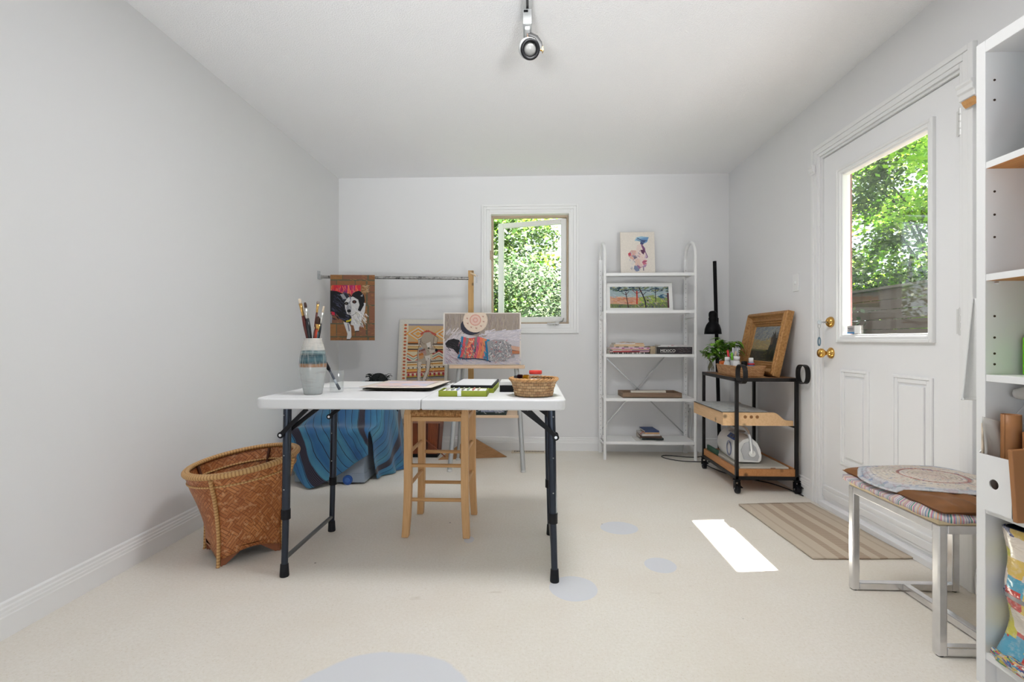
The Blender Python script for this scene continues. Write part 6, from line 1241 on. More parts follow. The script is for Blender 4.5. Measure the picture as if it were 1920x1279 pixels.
for (x0_, z0_, x1_, z1_) in ((-hw+0.02, 0.02, hw-0.02, 0.02), (hw-0.02, 0.02, hw-0.02, FH-0.02), (hw-0.02, FH-0.02, -hw+0.02, FH-0.02), (-hw+0.02, FH-0.02, -hw+0.02, 0.02)):
    n_ = int(math.hypot(x1_-x0_, z1_-z0_)/0.0125)
    for i in range(n_): bd.ball((x0_+(x1_-x0_)*i/n_, -0.052+0.001, z0_+(z1_-z0_)*i/n_), (0.006, 0.006, 0.006), 6)
part('beading', bd, GILT, gp, world=False)
d = Pic(FW-0.19, FH-0.19, y=-0.008, z0=0.095)
d.rect(0, 0, 1, 1, rgb(126, 132, 138))
d.poly([(0, 0.35), (0.3, 0.4), (0.6, 0.3), (1, 0.4), (1, 0.72), (0, 0.72)], rgb(156, 140, 104)); d.scrib(0, 0, 1, 0.45, 120, 0.008, [rgb(150, 152, 150), rgb(110, 118, 126), rgb(136, 140, 140), rgb(160, 156, 140)], 0.09, -0.4); d.scrib(0, 0.4, 0.75, 0.68, 80, 0.006, [rgb(176, 156, 106), rgb(150, 138, 104), rgb(166, 142, 92)], 0.09, 0.05)
d.poly([(0, 0.66), (0.5, 0.68), (1, 0.66), (1, 1), (0, 1)], rgb(40, 38, 24)); d.poly([(0, 0.66), (0.6, 0.68), (0.6, 0.72), (0, 0.71)], rgb(96, 96, 60)); d.scrib(0, 0.74, 1, 1, 90, 0.004, [rgb(64, 56, 34), rgb(30, 28, 20), rgb(90, 76, 44), rgb(20, 22, 16)], 0.06, 0.1)
d.poly([(0.66, 0.95), (0.68, 0.62), (0.76, 0.36), (0.82, 0.12), (0.88, 0.34), (1, 0.30), (1, 0.95)], rgb(26, 28, 22)); d.poly([(0.70, 0.35), (0.75, 0.25), (0.80, 0.5), (0.74, 0.55)], rgb(96, 70, 50)); d.scrib(0.70, 0.15, 1, 0.9, 90, 0.006, [rgb(34, 36, 26), rgb(54, 50, 34), rgb(20, 22, 18), rgb(80, 66, 46)], 0.05, 1.3)
part('picture', d.mb, vcol('oil_varnish', 0.3, 0.1, 90, 0.2), gp, world=False)
part('backing', MB().box(-hw+0.03, hw-0.03, -0.007, -0.001, 0.03, FH-0.03), mat('backing_brown', rgb(90, 66, 44), 0.8), gp, world=False)
# ------------------------------------------------------------------ striped doormat
RUG = bpy.data.materials.new('jute_stripe_rug'); nt, p = nodes(RUG)
uv = nt.nodes.new('ShaderNodeUVMap'); uv.uv_map = 'UVMap'; sx = nt.nodes.new('ShaderNodeSeparateXYZ'); nt.links.new(uv.outputs[0], sx.inputs[0])
k0, k1 = (0, 0, 0, 1), (1, 1, 1, 1)
st_ = ramp(nt, sx.outputs[0], [(0.0, k0), (0.10, k0), (0.11, (0.55,)*3+(1,)), (0.13, (0.55,)*3+(1,)), (0.14, k0), (0.25, k0), (0.26, k1), (0.33, k1), (0.34, k0), (0.42, k0), (0.43, k1), (0.57, k1), (0.58, k0), (0.66, k0), (0.67, k1), (0.74, k1), (0.75, k0), (0.86, k0), (0.87, (0.55,)*3+(1,)), (0.89, (0.55,)*3+(1,)), (0.90, k0), (1.0, k0)])
dash = ramp(nt, mathn(nt, 'FRACT', mathn(nt, 'MULTIPLY', sx.outputs[1], 62.0)), [(0.0, k1), (0.5, k1), (0.55, (0.35,)*3+(1,)), (1.0, (0.35,)*3+(1,))])
c = mixrgb(nt, mathn(nt, 'MULTIPLY', st_, dash), rgb(196, 182, 164), rgb(160, 138, 118))
rib = mathn(nt, 'FRACT', mathn(nt, 'MULTIPLY', sx.outputs[1], 124.0)); nt.links.new(c, p.inputs['Base Color']); p.inputs['Roughness'].default_value = 0.95; bump(nt, p, rib, 0.4, 0.002)
cr = [(1.215, 2.905), (1.652, 2.955), (1.690, 2.222), (1.242, 2.200)]     # far-left, far-right, near-right, near-left
def rugf(u, v):
    a = Vector(cr[0]).lerp(Vector(cr[1]), u); b = Vector(cr[3]).lerp(Vector(cr[2]), u); w = a.lerp(b, v); return (w.x, w.y, 0.0062+0.0012*math.sin(v*9+u*4))
g = MB().grid(rugf, 16, 26)
solo('door_mat', g, RUG, 'flat woven beige doormat with brown stripes in front of the door', 'rug', solid=0.006)

# ------------------------------------------------------------------ chrome bench with cushion and braided mat
bn_ = thing('metal_bench', 'square chrome framed bench seat by the door beside the bookcase', 'bench', (1.44, 1.75, 0))
qx0, qx1, qy0, qy1, QH = 1.258, 1.632, 1.552, 1.950, 0.405
T_ = 0.0135
def sqbar(a, b): return MB().bar(a, b, 2*T_, 2*T_)
for (x, y) in ((qx0, qy0), (qx1, qy0), (qx0, qy1), (qx1, qy1)):
    part('leg', MB().box(x-T_, x+T_, y-T_, y+T_, 0.003, QH), CHROME, bn_, bevel=0.004)
    part('glide', MB().cyl((x, y, 0), (x, y, 0.004), 0.010, n=12), BLACK, bn_)
for a, b in (((qx0, qy0+T_, QH-T_), (qx0, qy1-T_, QH-T_)), ((qx1, qy0+T_, QH-T_), (qx1, qy1-T_, QH-T_)), ((qx0+T_, qy0, QH-T_), (qx1-T_, qy0, QH-T_)), ((qx0+T_, qy1, QH-T_), (qx1-T_, qy1, QH-T_))): part('top_rail', sqbar(a, b), CHROME, bn_, bevel=0.003)
for a, b in (((qx0+T_, qy0, T_+0.004), (qx1-T_, qy0, T_+0.004)), ((qx0+T_, qy1, T_+0.004), (qx1-T_, qy1, T_+0.004)), (((qx0+qx1)/2, qy0+T_, T_+0.004), ((qx0+qx1)/2, qy1-T_, T_+0.004))): part('floor_rail', sqbar(a, b), CHROME, bn_, bevel=0.003)
part('seat_board', MB().box(qx0-0.012, qx1+0.012, qy0-0.012, qy1+0.012, QH+0.0005, QH+0.022), mat('seat_cream', rgb(222, 204, 168), 0.5), bn_, bevel=0.003)
# striped woven seat mat
def stripes_mat(name, cols, freq, axis=0):
    m = bpy.data.materials.new(name); nt, p = nodes(m); uv = nt.nodes.new('ShaderNodeUVMap'); uv.uv_map = 'UVMap'; sx = nt.nodes.new('ShaderNodeSeparateXYZ'); nt.links.new(uv.outputs[0], sx.inputs[0])
    f = mathn(nt, 'FRACT', mathn(nt, 'MULTIPLY', sx.outputs[axis], freq)); n_ = len(cols)
    c = ramp(nt, f, [(i/n_, rgb(*c)) for i, c in enumerate(cols)], 'CONSTANT'); nt.links.new(c, p.inputs['Base Color']); p.inputs['Roughness'].default_value = 0.9; bump(nt, p, noise(nt, uv.outputs[0], 160, 2), 0.3, 0.002); return m
SM_ = stripes_mat('rag_stripe', [(170, 160, 170), (206, 200, 196), (128, 142, 166), (196, 176, 176), (70, 134, 126), (206, 196, 190), (186, 120, 140), (150, 160, 176), (212, 190, 160), (176, 176, 184), (206, 150, 120), (160, 170, 170), (196, 130, 150), (206, 206, 200)], 7.0)
sx0, sx1, sy0, sy1 = 1.222, 1.658, 1.505, 2.010
def mat_f(u, v):
    a = 2*PI*u; c_, s_ = math.cos(a), math.sin(a); k = (abs(c_)**9+abs(s_)**9)**(-1/9); zc = QH+0.034
    edge = 0.010+0.004*math.sin(a*19)
    if v < 0.5: r_, z_ = 2*v, zc-edge*0.9
    else: r_, z_ = 2-2*v, zc+edge*0.9
    if 0.42 < v < 0.58: z_ = zc+edge*math.sin((v-0.5)/0.08*PI/2)*0.9; r_ = 1-0.004*abs((v-0.5)/0.08)**2*6
    r_ = max(r_, 0.002)
    drop = -0.010*max(0, r_-0.85)/0.15
    return ((sx0+sx1)/2+(sx1-sx0)/2*c_*k*r_, (sy0+sy1)/2+(sy1-sy0)/2*s_*k*r_, z_+drop)
solo('seat_mat', MB().grid(mat_f, 96, 24, closed=True, uvs=(5, 1)), SM_, 'thin rag woven seat mat with multicoloured striped edge on the chrome bench', 'mat')
# brown velvet cushion
def pil(sgn):
    def f(u, v):
        x, y = 2*u-1, 2*v-1; h = (max(0, 1-x**4)*max(0, 1-y**4))**0.36
        fold = 0.011*math.sin(x*24+5*y)*h*max(0, -y-0.35)+0.003*math.sin(x*13+y*19)*h
        px = x*(1-0.05*(1-abs(y))**0.5*0+0.02*abs(x*y)); return (1.446+0.200*px, 1.760+0.240*y, QH+0.0475+sgn*(0.027*h)+(fold if sgn > 0 else 0))
    return f
CU = mat('velvet_brown', rgb(120, 76, 36), 0.6, var=0.18, vscale=14)
cb_ = MB().grid(pil(1), 44, 44); cb_.grid(lambda u, v: pil(-1)(1-u, v), 44, 44)
solo('velvet_cushion', cb_, CU, 'rumpled brown velvet cushion on the chrome bench', 'cushion')
# braided oval mat
BRD = bpy.data.materials.new('braided_rag_mat'); nt, p = nodes(BRD)
uv = nt.nodes.new('ShaderNodeUVMap'); uv.uv_map = 'UVMap'; sx = nt.nodes.new('ShaderNodeSeparateXYZ'); nt.links.new(uv.outputs[0], sx.inputs[0])
def rad_ramp(stops): return ramp(nt, sx.outputs[1], stops)
base = rad_ramp([(0.0, rgb(206, 186, 178)), (0.25, rgb(200, 184, 170)), (0.42, rgb(212, 200, 190)), (0.435, rgb(150, 74, 70)), (0.465, rgb(150, 74, 70)), (0.48, rgb(206, 196, 184)), (0.78, rgb(200, 190, 180)), (0.86, rgb(190, 190, 200)), (0.93, rgb(150, 166, 186)), (1.0, rgb(196, 200, 208))])
v1 = noise(nt, objco(nt, (1, 1, 1)), 60, 3, 0.7); cmb = nt.nodes.new('ShaderNodeCombineXYZ'); nt.links.new(mathn(nt, 'MULTIPLY', sx.outputs[0], 90.0), cmb.inputs[0]); nt.links.new(mathn(nt, 'MULTIPLY', sx.outputs[1], 16.0), cmb.inputs[1])
wn = nt.nodes.new('ShaderNodeTexVoronoi'); wn.inputs['Scale'].default_value = 1.0; nt.links.new(cmb.outputs[0], wn.inputs['Vector'])
speck = ramp(nt, N(nt, 'ShaderNodeSeparateColor').outputs[0] if False else wn.outputs['Distance'], [(0.0, (0.75, 0.75, 0.75, 1)), (0.5, (1, 1, 1, 1)), (1.0, (0.9, 0.9, 0.9, 1))])
sepc = nt.nodes.new('ShaderNodeSeparateColor'); nt.links.new(wn.outputs['Color'], sepc.inputs[0])
tint = ramp(nt, sepc.outputs[0], [(0.0, rgb(90, 110, 150)), (0.10, rgb(206, 196, 184)), (0.75, rgb(216, 206, 194)), (0.85, rgb(190, 140, 120)), (0.95, rgb(140, 150, 120))], 'CONSTANT')
c = mixrgb(nt, 0.35, base, tint); c = mixrgb(nt, 1.0, c, speck, 'MULTIPLY'); nt.links.new(c, p.inputs['Base Color']); p.inputs['Roughness'].default_value = 0.9
row = mathn(nt, 'FRACT', mathn(nt, 'MULTIPLY', sx.outputs[1], 16.0)); bump(nt, p, mathn(nt, 'SINE', mathn(nt, 'MULTIPLY', row, PI)), 0.9, 0.004)
def brd(u, v):
    a = 2*PI*u; r_ = max(v, 0.004); x = 1.440+0.224*r_*math.cos(a); y = 1.808+0.210*r_*math.sin(a)
    hx = min(1, abs((x-1.446)/0.200)); hy = min(1, abs((y-1.760)/0.240)); h = (max(0, 1-hx**4)*max(0, 1-hy**4))**0.36
    return (x, y, QH+0.0475+max(0.027*h+0.0035, 0.004)+0.0012*math.sin(v*16*PI*2)+0.002*math.sin(a*4+v*3)*v)
solo('braided_mat', MB().grid(brd, 90, 64, closed=True), BRD, 'oval braided rag mat with a red ring lying on the brown cushion', 'mat', solid=0.005)

# ------------------------------------------------------------------ white bookcase on the right
BCW = mat('bookcase_white', (0.80, 0.80, 0.80, 1), 0.42); CHIP = wood('shelf_underside_orange', rgb(186, 122, 60), rgb(206, 146, 82), 'Y', 0.6)
px0, px1, py0, py1, PH = 1.273, 1.692, 0.62, 1.446, 1.815
bc_ = thing('bookcase', 'tall white open bookcase standing against the right wall at the picture edge', 'bookcase', (1.48, 1.03, 0))
part('side_panel', MB().box(px0, px1, py1-0.028, py1, 0, PH), BCW, bc_, bevel=0.0015)
part('side_panel', MB().box(px0, px1, py0, py0+0.028, 0, PH), BCW, bc_, bevel=0.0015)
part('top_panel', MB().box(px0, px1, py0+0.028, py1-0.028, PH-0.034, PH), BCW, bc_, bevel=0.0015)
part('back_panel', MB().box(px1-0.006, px1, py0+0.028, py1-0.028, 0.0, PH-0.034), BCW, bc_)
part('plinth', MB().box(px0+0.03, px0+0.046, py0+0.028, py1-0.028, 0, 0.078), BCW, bc_)
BSZ = (0.095, 0.505, 0.876, 1.158, 1.473)
for i, z in enumerate(BSZ):
    m_ = MB().box(px0+0.002, px1-0.007, py0+0.028, py1-0.028, z-0.019, z)
    m_.m[0] = 1 if i in (3, 4) else 0
    part('shelf', m_, [BCW, CHIP], bc_, bevel=0.001)
ph_ = MB()
for z in (1.703, 1.647, 1.39, 1.325, 1.262, 1.04, 0.98, 0.935, 0.905): ph_.cyl((1.298, py1-0.0275, z), (1.298, py1-0.0292, z), 0.0032, n=10)
part('peg_holes', ph_, mat('hole_dark', rgb(64, 48, 38), 0.8), bc_)
part('shelf_pin', MB().cyl((1.300, py1-0.028, 1.132), (1.300, py1-0.042, 1.132), 0.004, n=8), WHITE, bc_)
# top compartment
solo('black_pouch', MB().grid(lambda u, v: (1.385+0.078*(max(0.02, math.sin(v*PI)))**0.5*math.cos(2*PI*u), 1.275+0.125*(max(0.02, math.sin(v*PI)))**0.5*math.sin(2*PI*u), 1.4745+0.022*(1-math.cos(v*PI))/2), 28, 10, closed=True), mat('pouch_black', rgb(22, 22, 26), 0.6), 'flat black pouch on the top compartment of the white bookcase', 'pouch')
SHO = vcol('felt_slipper', 0.9, 0.1, 60, 0.3)
def shoe(u, v):
    a = 2*PI*u; t = v; w = 0.050+0.018*math.sin(t*PI)-0.012*t; h = 0.040+0.012*math.sin(t*3); e = min(1, (0.25+3*t))*min(1, 0.4+4*(1-t))
    return (1.395+w*e*math.cos(a), 1.385-0.26*t, 1.548+h*e*math.sin(a)+0.005*math.sin(a*3+t*8))
g = MB().grid(shoe, 28, 20, closed=True, col=lambda u, v: rgb(188, 76, 40) if (0.32 < u < 0.44 and 0.1 < v < 0.5) else (rgb(178, 56, 50) if (0.22 < u < 0.32 and v < 0.55) else rgb(128, 130, 124)))
for v_, rev in ((0.0, True), (1.0, False)):
    ids = [g.add([shoe(i/28, v_)]) for i in range(28)]; g.face(ids if rev else ids[::-1], 0, True, rgb(128, 130, 124))
solo('felt_bundle', g, SHO, 'grey felt bundle with orange and red patches on the top bookcase shelf', 'bundle')
solo('teal_scarf', MB().grid(lambda u, v: (1.45+0.072*math.cos(2*PI*u)*(max(0.03, math.sin(v*PI)))**0.6, 1.295+0.10*math.sin(2*PI*u)*(max(0.03, math.sin(v*PI)))**0.6, 1.605+0.115*v+0.006*math.sin(u*30)), 30, 14, closed=True), mat('scarf_teal', rgb(40, 120, 140), 0.8, bmp=0.4, bscale=60), 'teal folded scarf piled above the grey felt bundle in the bookcase', 'scarf')
# green box in the third compartment
solo('green_box', MB().box(1.355, 1.52, 1.14, 1.40, BSZ[2]+0.0005, BSZ[2]+0.105), mat('box_green', rgb(110, 190, 40), 0.5), 'bright green box on the middle shelf of the white bookcase', 'box', bevel=0.003)
# magazine file with rolls and envelopes
MF = mat('file_white_card', (0.80, 0.80, 0.80, 1), 0.55)
fx0, fy0, fy1, fz = 1.250, 1.318, 1.4165, BSZ[1]+0.0006
mf = thing('magazine_file', 'white cardboard magazine file with a round finger hole in the bookcase', 'magazine file', (1.37, 1.37, fz))
ff = MB(); cy_, cz_, r_ = (fy0+fy1)/2, fz+0.076, 0.0135; hgt = 0.152; n_ = 32
inner = [(cy_+r_*math.cos(2*PI*i/n_), cz_+r_*math.sin(2*PI*i/n_)) for i in range(n_)]; outer = []
for i in range(n_):
    a = 2*PI*i/n_; c_, s_ = math.cos(a), math.sin(a); k = min((fy1-cy_)/abs(c_) if abs(c_) > 1e-6 else 9, (hgt/2)/abs(s_) if abs(s_) > 1e-6 else 9); outer.append((cy_+c_*k, cz_+s_*k))
for cn in ((fy0, fz), (fy1, fz), (fy0, fz+hgt), (fy1, fz+hgt)):
    j = min(range(n_), key=lambda i: (outer[i][0]-cn[0])**2+(outer[i][1]-cn[1])**2); outer[j] = cn
a0 = ff.add([(fx0, y, z) for y, z in inner]+[(fx0, y, z) for y, z in outer]+[(fx0+0.003, y, z) for y, z in inner]+[(fx0+0.003, y, z) for y, z in outer])
for i in range(n_):
    j = (i+1) % n_; ff.face([a0+i, a0+j, a0+n_+j, a0+n_+i]); ff.face([a0+2*n_+i, a0+3*n_+i, a0+3*n_+j, a0+2*n_+j]); ff.face([a0+i, a0+2*n_+i, a0+2*n_+j, a0+j])
part('front', ff, MF, mf)
sdp = [(fx0+0.003, fz), (fx0+0.255, fz), (fx0+0.255, fz+0.30), (fx0+0.14, fz+0.30), (fx0+0.003, fz+hgt)]
part('side', MB().prism(sdp, lambda a, b, t: (a, t, b), fy0, fy0+0.003), MF, mf); part('side', MB().prism(sdp, lambda a, b, t: (a, t, b), fy1-0.003, fy1), MF, mf)
part('bottom', MB().box(fx0+0.003, fx0+0.255, fy0+0.003, fy1-0.003, fz, fz+0.003).box(fx0+0.252, fx0+0.255, fy0+0.003, fy1-0.003, fz+0.003, fz+0.30), MF, mf)
KR = mat('kraft_paper', rgb(158, 108, 66), 0.5, var=0.06, vscale=8); KR2 = mat('kraft_envelope', rgb(150, 96, 54), 0.6, var=0.08, vscale=10)
def rollf(u, v):
    a = 2*PI*u*1.15; r = 0.019+0.0012*u; return (1.300+r*1.05*math.cos(a+2.4), 1.372+r*math.sin(a+2.4), fz+0.0035+0.262*v)
solo('kraft_roll', MB().grid(rollf, 40, 6), KR, 'rolled brown kraft paper standing in the white magazine file', 'paper roll', solid=0.0012)
PLS = mat('poly_sleeve', rgb(206, 202, 196), 0.25, trans=0.25)
solo('plastic_sleeve', MB().grid(lambda u, v: (1.258+0.040*u+0.003*math.sin(v*11), 1.404-0.008*u+0.004*math.sin(v*9+u*5), fz+0.0035+0.25*v-0.012*u*v), 8, 14), PLS, 'clear plastic sleeve standing at the left edge of the white magazine file', 'sleeve', solid=0.006)
solo('plastic_bag_roll', MB().tube([(1.345, 1.405, fz+0.318), (1.350, 1.38, fz+0.322), (1.355, 1.35, fz+0.320), (1.36, 1.30, fz+0.316)], [0.014, 0.020, 0.019, 0.016], 14), PLS, 'rolled clear plastic lying across the top of the file contents', 'plastic roll')
solo('photo_cards', MB().box(1.258, 1.30, 1.4085, 1.4130, fz+0.0035, fz+0.235), mat('cards_mixed', rgb(206, 190, 170), 0.6, var=0.4, vscale=22), 'bundle of pale cards at the far edge of the magazine file', 'cards')
solo('brown_envelope', MB().box(1.295, 1.42, 1.328, 1.3385, fz+0.0035, fz+0.225), KR2, 'stitched brown envelope standing in the magazine file in front of the kraft roll', 'envelope', bevel=0.002)
solo('kraft_folder', MB().prism([(1.235, fz), (1.42, fz), (1.42, fz+0.20), (1.225, fz+0.185)], lambda a, b, t: (a+(b-fz)*0.0, 1.300+t+(b-fz)*0.02, b), -0.012, 0.0), KR, 'brown kraft folder standing right of the white magazine file', 'folder', bevel=0.002)
# oilcloth bag
OIL = bpy.data.materials.new('patchwork_oilcloth'); nt, p = nodes(OIL)
uv = nt.nodes.new('ShaderNodeUVMap'); uv.uv_map = 'UVMap'; vo = nt.nodes.new('ShaderNodeTexVoronoi'); vo.distance = 'CHEBYCHEV'; vo.inputs['Scale'].default_value = 1.0; vo.inputs['Randomness'].default_value = 0.75
mp = nt.nodes.new('ShaderNodeMapping'); mp.inputs['Scale'].default_value = (22, 17, 1); nt.links.new(uv.outputs[0], mp.inputs[0]); nt.links.new(mp.outputs[0], vo.inputs['Vector'])
sp_ = nt.nodes.new('ShaderNodeSeparateColor'); nt.links.new(vo.outputs['Color'], sp_.inputs[0])
c = ramp(nt, sp_.outputs[0], [(0.0, rgb(206, 198, 190)), (0.10, rgb(60, 110, 170)), (0.22, rgb(212, 180, 96)), (0.34, rgb(190, 62, 56)), (0.44, rgb(90, 160, 186)), (0.55, rgb(222, 210, 196)), (0.66, rgb(200, 190, 70)), (0.75, rgb(60, 70, 130)), (0.83, rgb(226, 176, 110)), (0.92, rgb(60, 140, 80))], 'CONSTANT')
n1 = noise(nt, uv.outputs[0], 40, 4, 0.7); c = mixrgb(nt, ramp(nt, n1, [(0.5, k0), (0.75, (0.6, 0.6, 0.6, 1))]), c, rgb(220, 214, 206)); nt.links.new(c, p.inputs['Base Color']); p.inputs['Roughness'].default_value = 0.16; p.inputs['Coat Weight'].default_value = 0.6
bump(nt, p, noise(nt, uv.outputs[0], 14, 3, 0.6, 1.0), 0.8, 0.012)
ob = thing('oilcloth_bag', 'glossy colourful patchwork oilcloth bag in the bottom of the bookcase', 'bag', (1.44, 1.20, BSZ[0]))
def bag(u, v):
    a = 2*PI*u; c_, s_ = math.cos(a), math.sin(a); k = (abs(c_)**10+abs(s_)**10)**(-1/10)
    bulge = 0.006*math.sin(v*13+a*3)+0.005*math.sin(a*9+v*6); hx, hy = 0.163+bulge+(0.018*max(0, 0.16-v)/0.16 if c_ < 0 else 0), 0.20+bulge*0.3
    return (1.452+hx*c_*k*(1-0.02*v), 1.205+hy*s_*k*(1-0.02*v), BSZ[0]+0.001+0.372*v+0.006*math.sin(a*2+1)*v)
part('body', MB().grid(bag, 110, 40, closed=True, uvs=(1.4, 0.42)).lathe([(0.0, BSZ[0]+0.002), (0.14, BSZ[0]+0.002)], c=(1.452, 1.20, 0), n=20), OIL, ob, solid=0.002)
part('lining', MB().grid(lambda u, v: (lambda q: (1.452+(q[0]-1.452)*0.975, 1.2+(q[1]-1.2)*0.975, q[2]-0.002))(bag(u, 0.35+0.66*v)), 80, 10, closed=True), mat('lining_navy', rgb(24, 26, 44), 0.6), ob)
part('seam_band', MB().grid(lambda u, v: (lambda q: (1.452+(q[0]-1.452)*1.012, 1.2+(q[1]-1.2)*1.012, q[2]))(bag(u, 0.495+0.03*v)), 80, 2, closed=True), mat('seam_silver', rgb(150, 148, 150), 0.25, 0.4), ob)
part('zip_pull', MB().tube([(1.284, 1.30, 0.33), (1.279, 1.285, 0.335), (1.276, 1.272, 0.325), (1.276, 1.275, 0.305), (1.280, 1.28, 0.29)], 0.0035, 8), mat('pull_red', rgb(206, 60, 40), 0.4), ob)
solo('blue_bundle', MB().grid(lambda u, v: (1.272+0.018*math.cos(2*PI*u)*(0.35+0.65*math.sin(v*PI)), 1.395-0.24*v, BSZ[0]+0.020+0.018*math.sin(2*PI*u)*(0.35+0.65*math.sin(v*PI))+0.004*math.sin(v*30+u*6)), 16, 24, closed=True), OIL, 'crumpled bundle of blue patterned cloth at the foot of the oilcloth bag', 'cloth')
solo('red_scrap', MB().grid(lambda u, v: (1.28+0.03*u, 1.368-0.02*u+0.02*v, 0.003+0.012*math.sin(u*3)*math.sin(v*3)), 6, 6), mat('scrap_red', rgb(150, 60, 40), 0.8), 'small red brown scrap on the floor under the bookcase edge', 'scrap', solid=0.002)
# white towel hung on the far side of the bookcase
TW = mat('towel_white', (0.80, 0.80, 0.79, 1), 0.9, bmp=0.5, bscale=160)
wt = thing('hanging_towel', 'white cotton towel hanging between the door casing and the bookcase', 'towel', (1.36, 1.47, 0.79))
part('cloth', MB().grid(lambda u, v: (1.276+0.13*u*(0.25+0.75*(1-v))+0.02*v, 1.494-0.022*u+0.012*math.sin(u*14)*(1-0.5*v)-0.012*v, 0.795+0.30*v), 30, 20), TW, wt, solid=0.005)
part('hem', MB().tube([(1.276+0.13*u/12, 1.494-0.022*u/12+0.012*math.sin(u/12*14), 0.799) for u in range(13)], 0.0045, 6), TW, wt)
part('hook', MB().box(1.30, 1.34, 1.4465, 1.452, 1.05, 1.14).tube([(1.32, 1.450, 1.075), (1.32, 1.475, 1.070), (1.32, 1.488, 1.085), (1.32, 1.49, 1.10)], 0.004, 8), STEEL, wt)

# ------------------------------------------------------------------ outside
GRD = mat('grass_ground', rgb(52, 66, 34), 0.95, var=0.3, vscale=2)
struct('ground', MB().box(-16, 26, 4.6, 30, -0.5, -0.3).box(2.1, 26, -10, 4.6, -0.5, -0.3), GRD)
DECK = wood('deck_boards', rgb(66, 56, 50), rgb(80, 68, 62), 'X', 0.7)
struct('deck', MB().box(RX+0.15, 5.4, 0.5, 9.0, -0.12, -0.06), DECK)
struct('roof_eave', MB().box(RX+0.15, RX+0.82, FY-0.3, BY+0.6, 2.44, 2.56).box(LX-0.6, RX+0.15, BY+0.15, BY+0.55, 2.44, 2.56), W_TRIM)
FNC = wood('fence_dark_stain', rgb(66, 50, 47), rgb(82, 65, 61), 'Y', 0.7)
fe = thing('deck_fence', 'dark brown board fence along the deck seen through the door glass', 'fence', (5.2, 7.0, -0.06))
g = MB()
for i in range(12):
    z0_ = -0.03+i*0.145; g.box(5.18, 5.205, 2.6, 10.5, z0_, z0_+0.136)
part('boards', g, FNC, fe)
part('cap_rail', MB().box(5.12, 5.26, 2.6, 10.5, 1.715, 1.75), wood('fence_cap', rgb(84, 74, 70), rgb(94, 84, 80), 'Y', 0.7), fe)
for y in (3.0, 5.2, 7.4, 9.6): part('post', MB().box(5.205, 5.295, y-0.045, y+0.045, -0.06, 1.715), FNC, fe)
# trees: one leafy crown mesh per kind, each tree its own object
TL = vcol('tree_leaf', 0.5, 0.15, 3, 0.0, translucent=0.5)
BARK = mat('tree_bark', rgb(54, 48, 42), 0.9, var=0.25, vscale=8, bmp=0.6, bscale=20)
def crown(seed, n, rx_, ry_, z0_, z1_, ls, pal, bri):
    rg = random.Random(seed); mb = MB(); clumps = []
    for i in range(60):
        a = rg.uniform(0, 2*PI); r = math.sqrt(rg.uniform(0.05, 1)); clumps.append((rx_*r*math.cos(a), ry_*r*math.sin(a), rg.uniform(z0_, z1_), rg.uniform(0.25, 0.6)))
    for i in range(n):
        c = rg.choice(clumps); x, y, z = c[0]+rg.gauss(0, c[3]*0.5), c[1]+rg.gauss(0, c[3]*0.5), c[2]+rg.gauss(0, c[3]*0.35)
        if z < -0.25: continue
        d = Vector((rg.gauss(0, 1), rg.gauss(0, 1), rg.gauss(-0.3, 0.6))).normalized(); up = Vector((rg.gauss(0, 0.5), rg.gauss(0, 0.5), 1)).normalized()
        s_ = d.cross(up).normalized(); L_ = ls*rg.uniform(0.6, 1.3); W_ = L_*0.32; B = Vector((x, y, z)); col = tuple(bri*q for q in rgb(*rg.choice(pal))[:3])+(1,)
        k = mb.add([B, B+d*L_*0.5+s_*W_, B+d*L_, B+d*L_*0.5-s_*W_]); mb.face([k, k+1, k+2, k+3], 0, False, col)
    return mb, clumps
PAL1 = [(104, 142, 66), (124, 160, 74), (88, 126, 62), (146, 176, 96), (176, 196, 130), (96, 130, 80)]
PAL2 = [(140, 180, 50), (158, 192, 62), (120, 166, 46), (176, 202, 86), (132, 172, 60)]
PAL3 = [(92, 124, 84), (112, 142, 98), (136, 160, 120), (80, 110, 74), (196, 206, 176), (170, 190, 140)]
protos = {}
def tree(kind, x, y, rz, sc, lab, grp):
    key = kind
    if key not in protos:
        seed, n, rx_, ry_, z0_, z1_, ls, pal = {'maple': (11, 15000, 1.9, 1.9, 0.4, 5.6, 0.115, PAL2), 'birch': (12, 20000, 1.5, 1.5, 0.1, 5.0, 0.085, PAL1), 'bush': (13, 17000, 1.4, 1.4, -0.1, 2.8, 0.078, PAL3)}[kind]
        mb, cl = crown(seed, n, rx_, ry_, z0_, z1_, ls, pal, {'maple': 1.15, 'birch': 0.55, 'bush': 0.50}[kind])
        tk = MB().tube([(0, 0, -0.02), (0.05, 0.02, z1_*0.35), (-0.03, 0.05, z1_*0.7), (0.02, 0, z1_)], [0.11, 0.09, 0.06, 0.02], 10)
        for c in cl[::5]: tk.tube([(0.02, 0.02, max(0.2, c[2]*0.55)), (c[0]*0.5, c[1]*0.5, c[2]*0.85), (c[0], c[1], c[2])], [0.03, 0.02, 0.008], 6)
        protos[key] = (mb.mesh(kind+'_foliage', TL), tk.mesh(kind+'_trunk', BARK))
    t = thing('broadleaf_tree' if kind != 'bush' else 'leafy_bush', lab, 'tree' if kind != 'bush' else 'bush', M=Matrix.Translation((x, y, -0.3)) @ Matrix.Rotation(rz, 4, 'Z') @ Matrix.Diagonal((sc, sc, sc, 1)), group=grp)
    for nm, me_ in zip(('foliage', 'trunk'), protos[key]):
        o = bpy.data.objects.new(nm, me_); C.objects.link(o); o.parent = t
gB, gD = 'trees beyond the back window', 'trees beyond the deck fence'
tree('birch', -0.9, 8.6, 0.3, 1.0, 'loose leafy tree left of centre beyond the back window', gB)
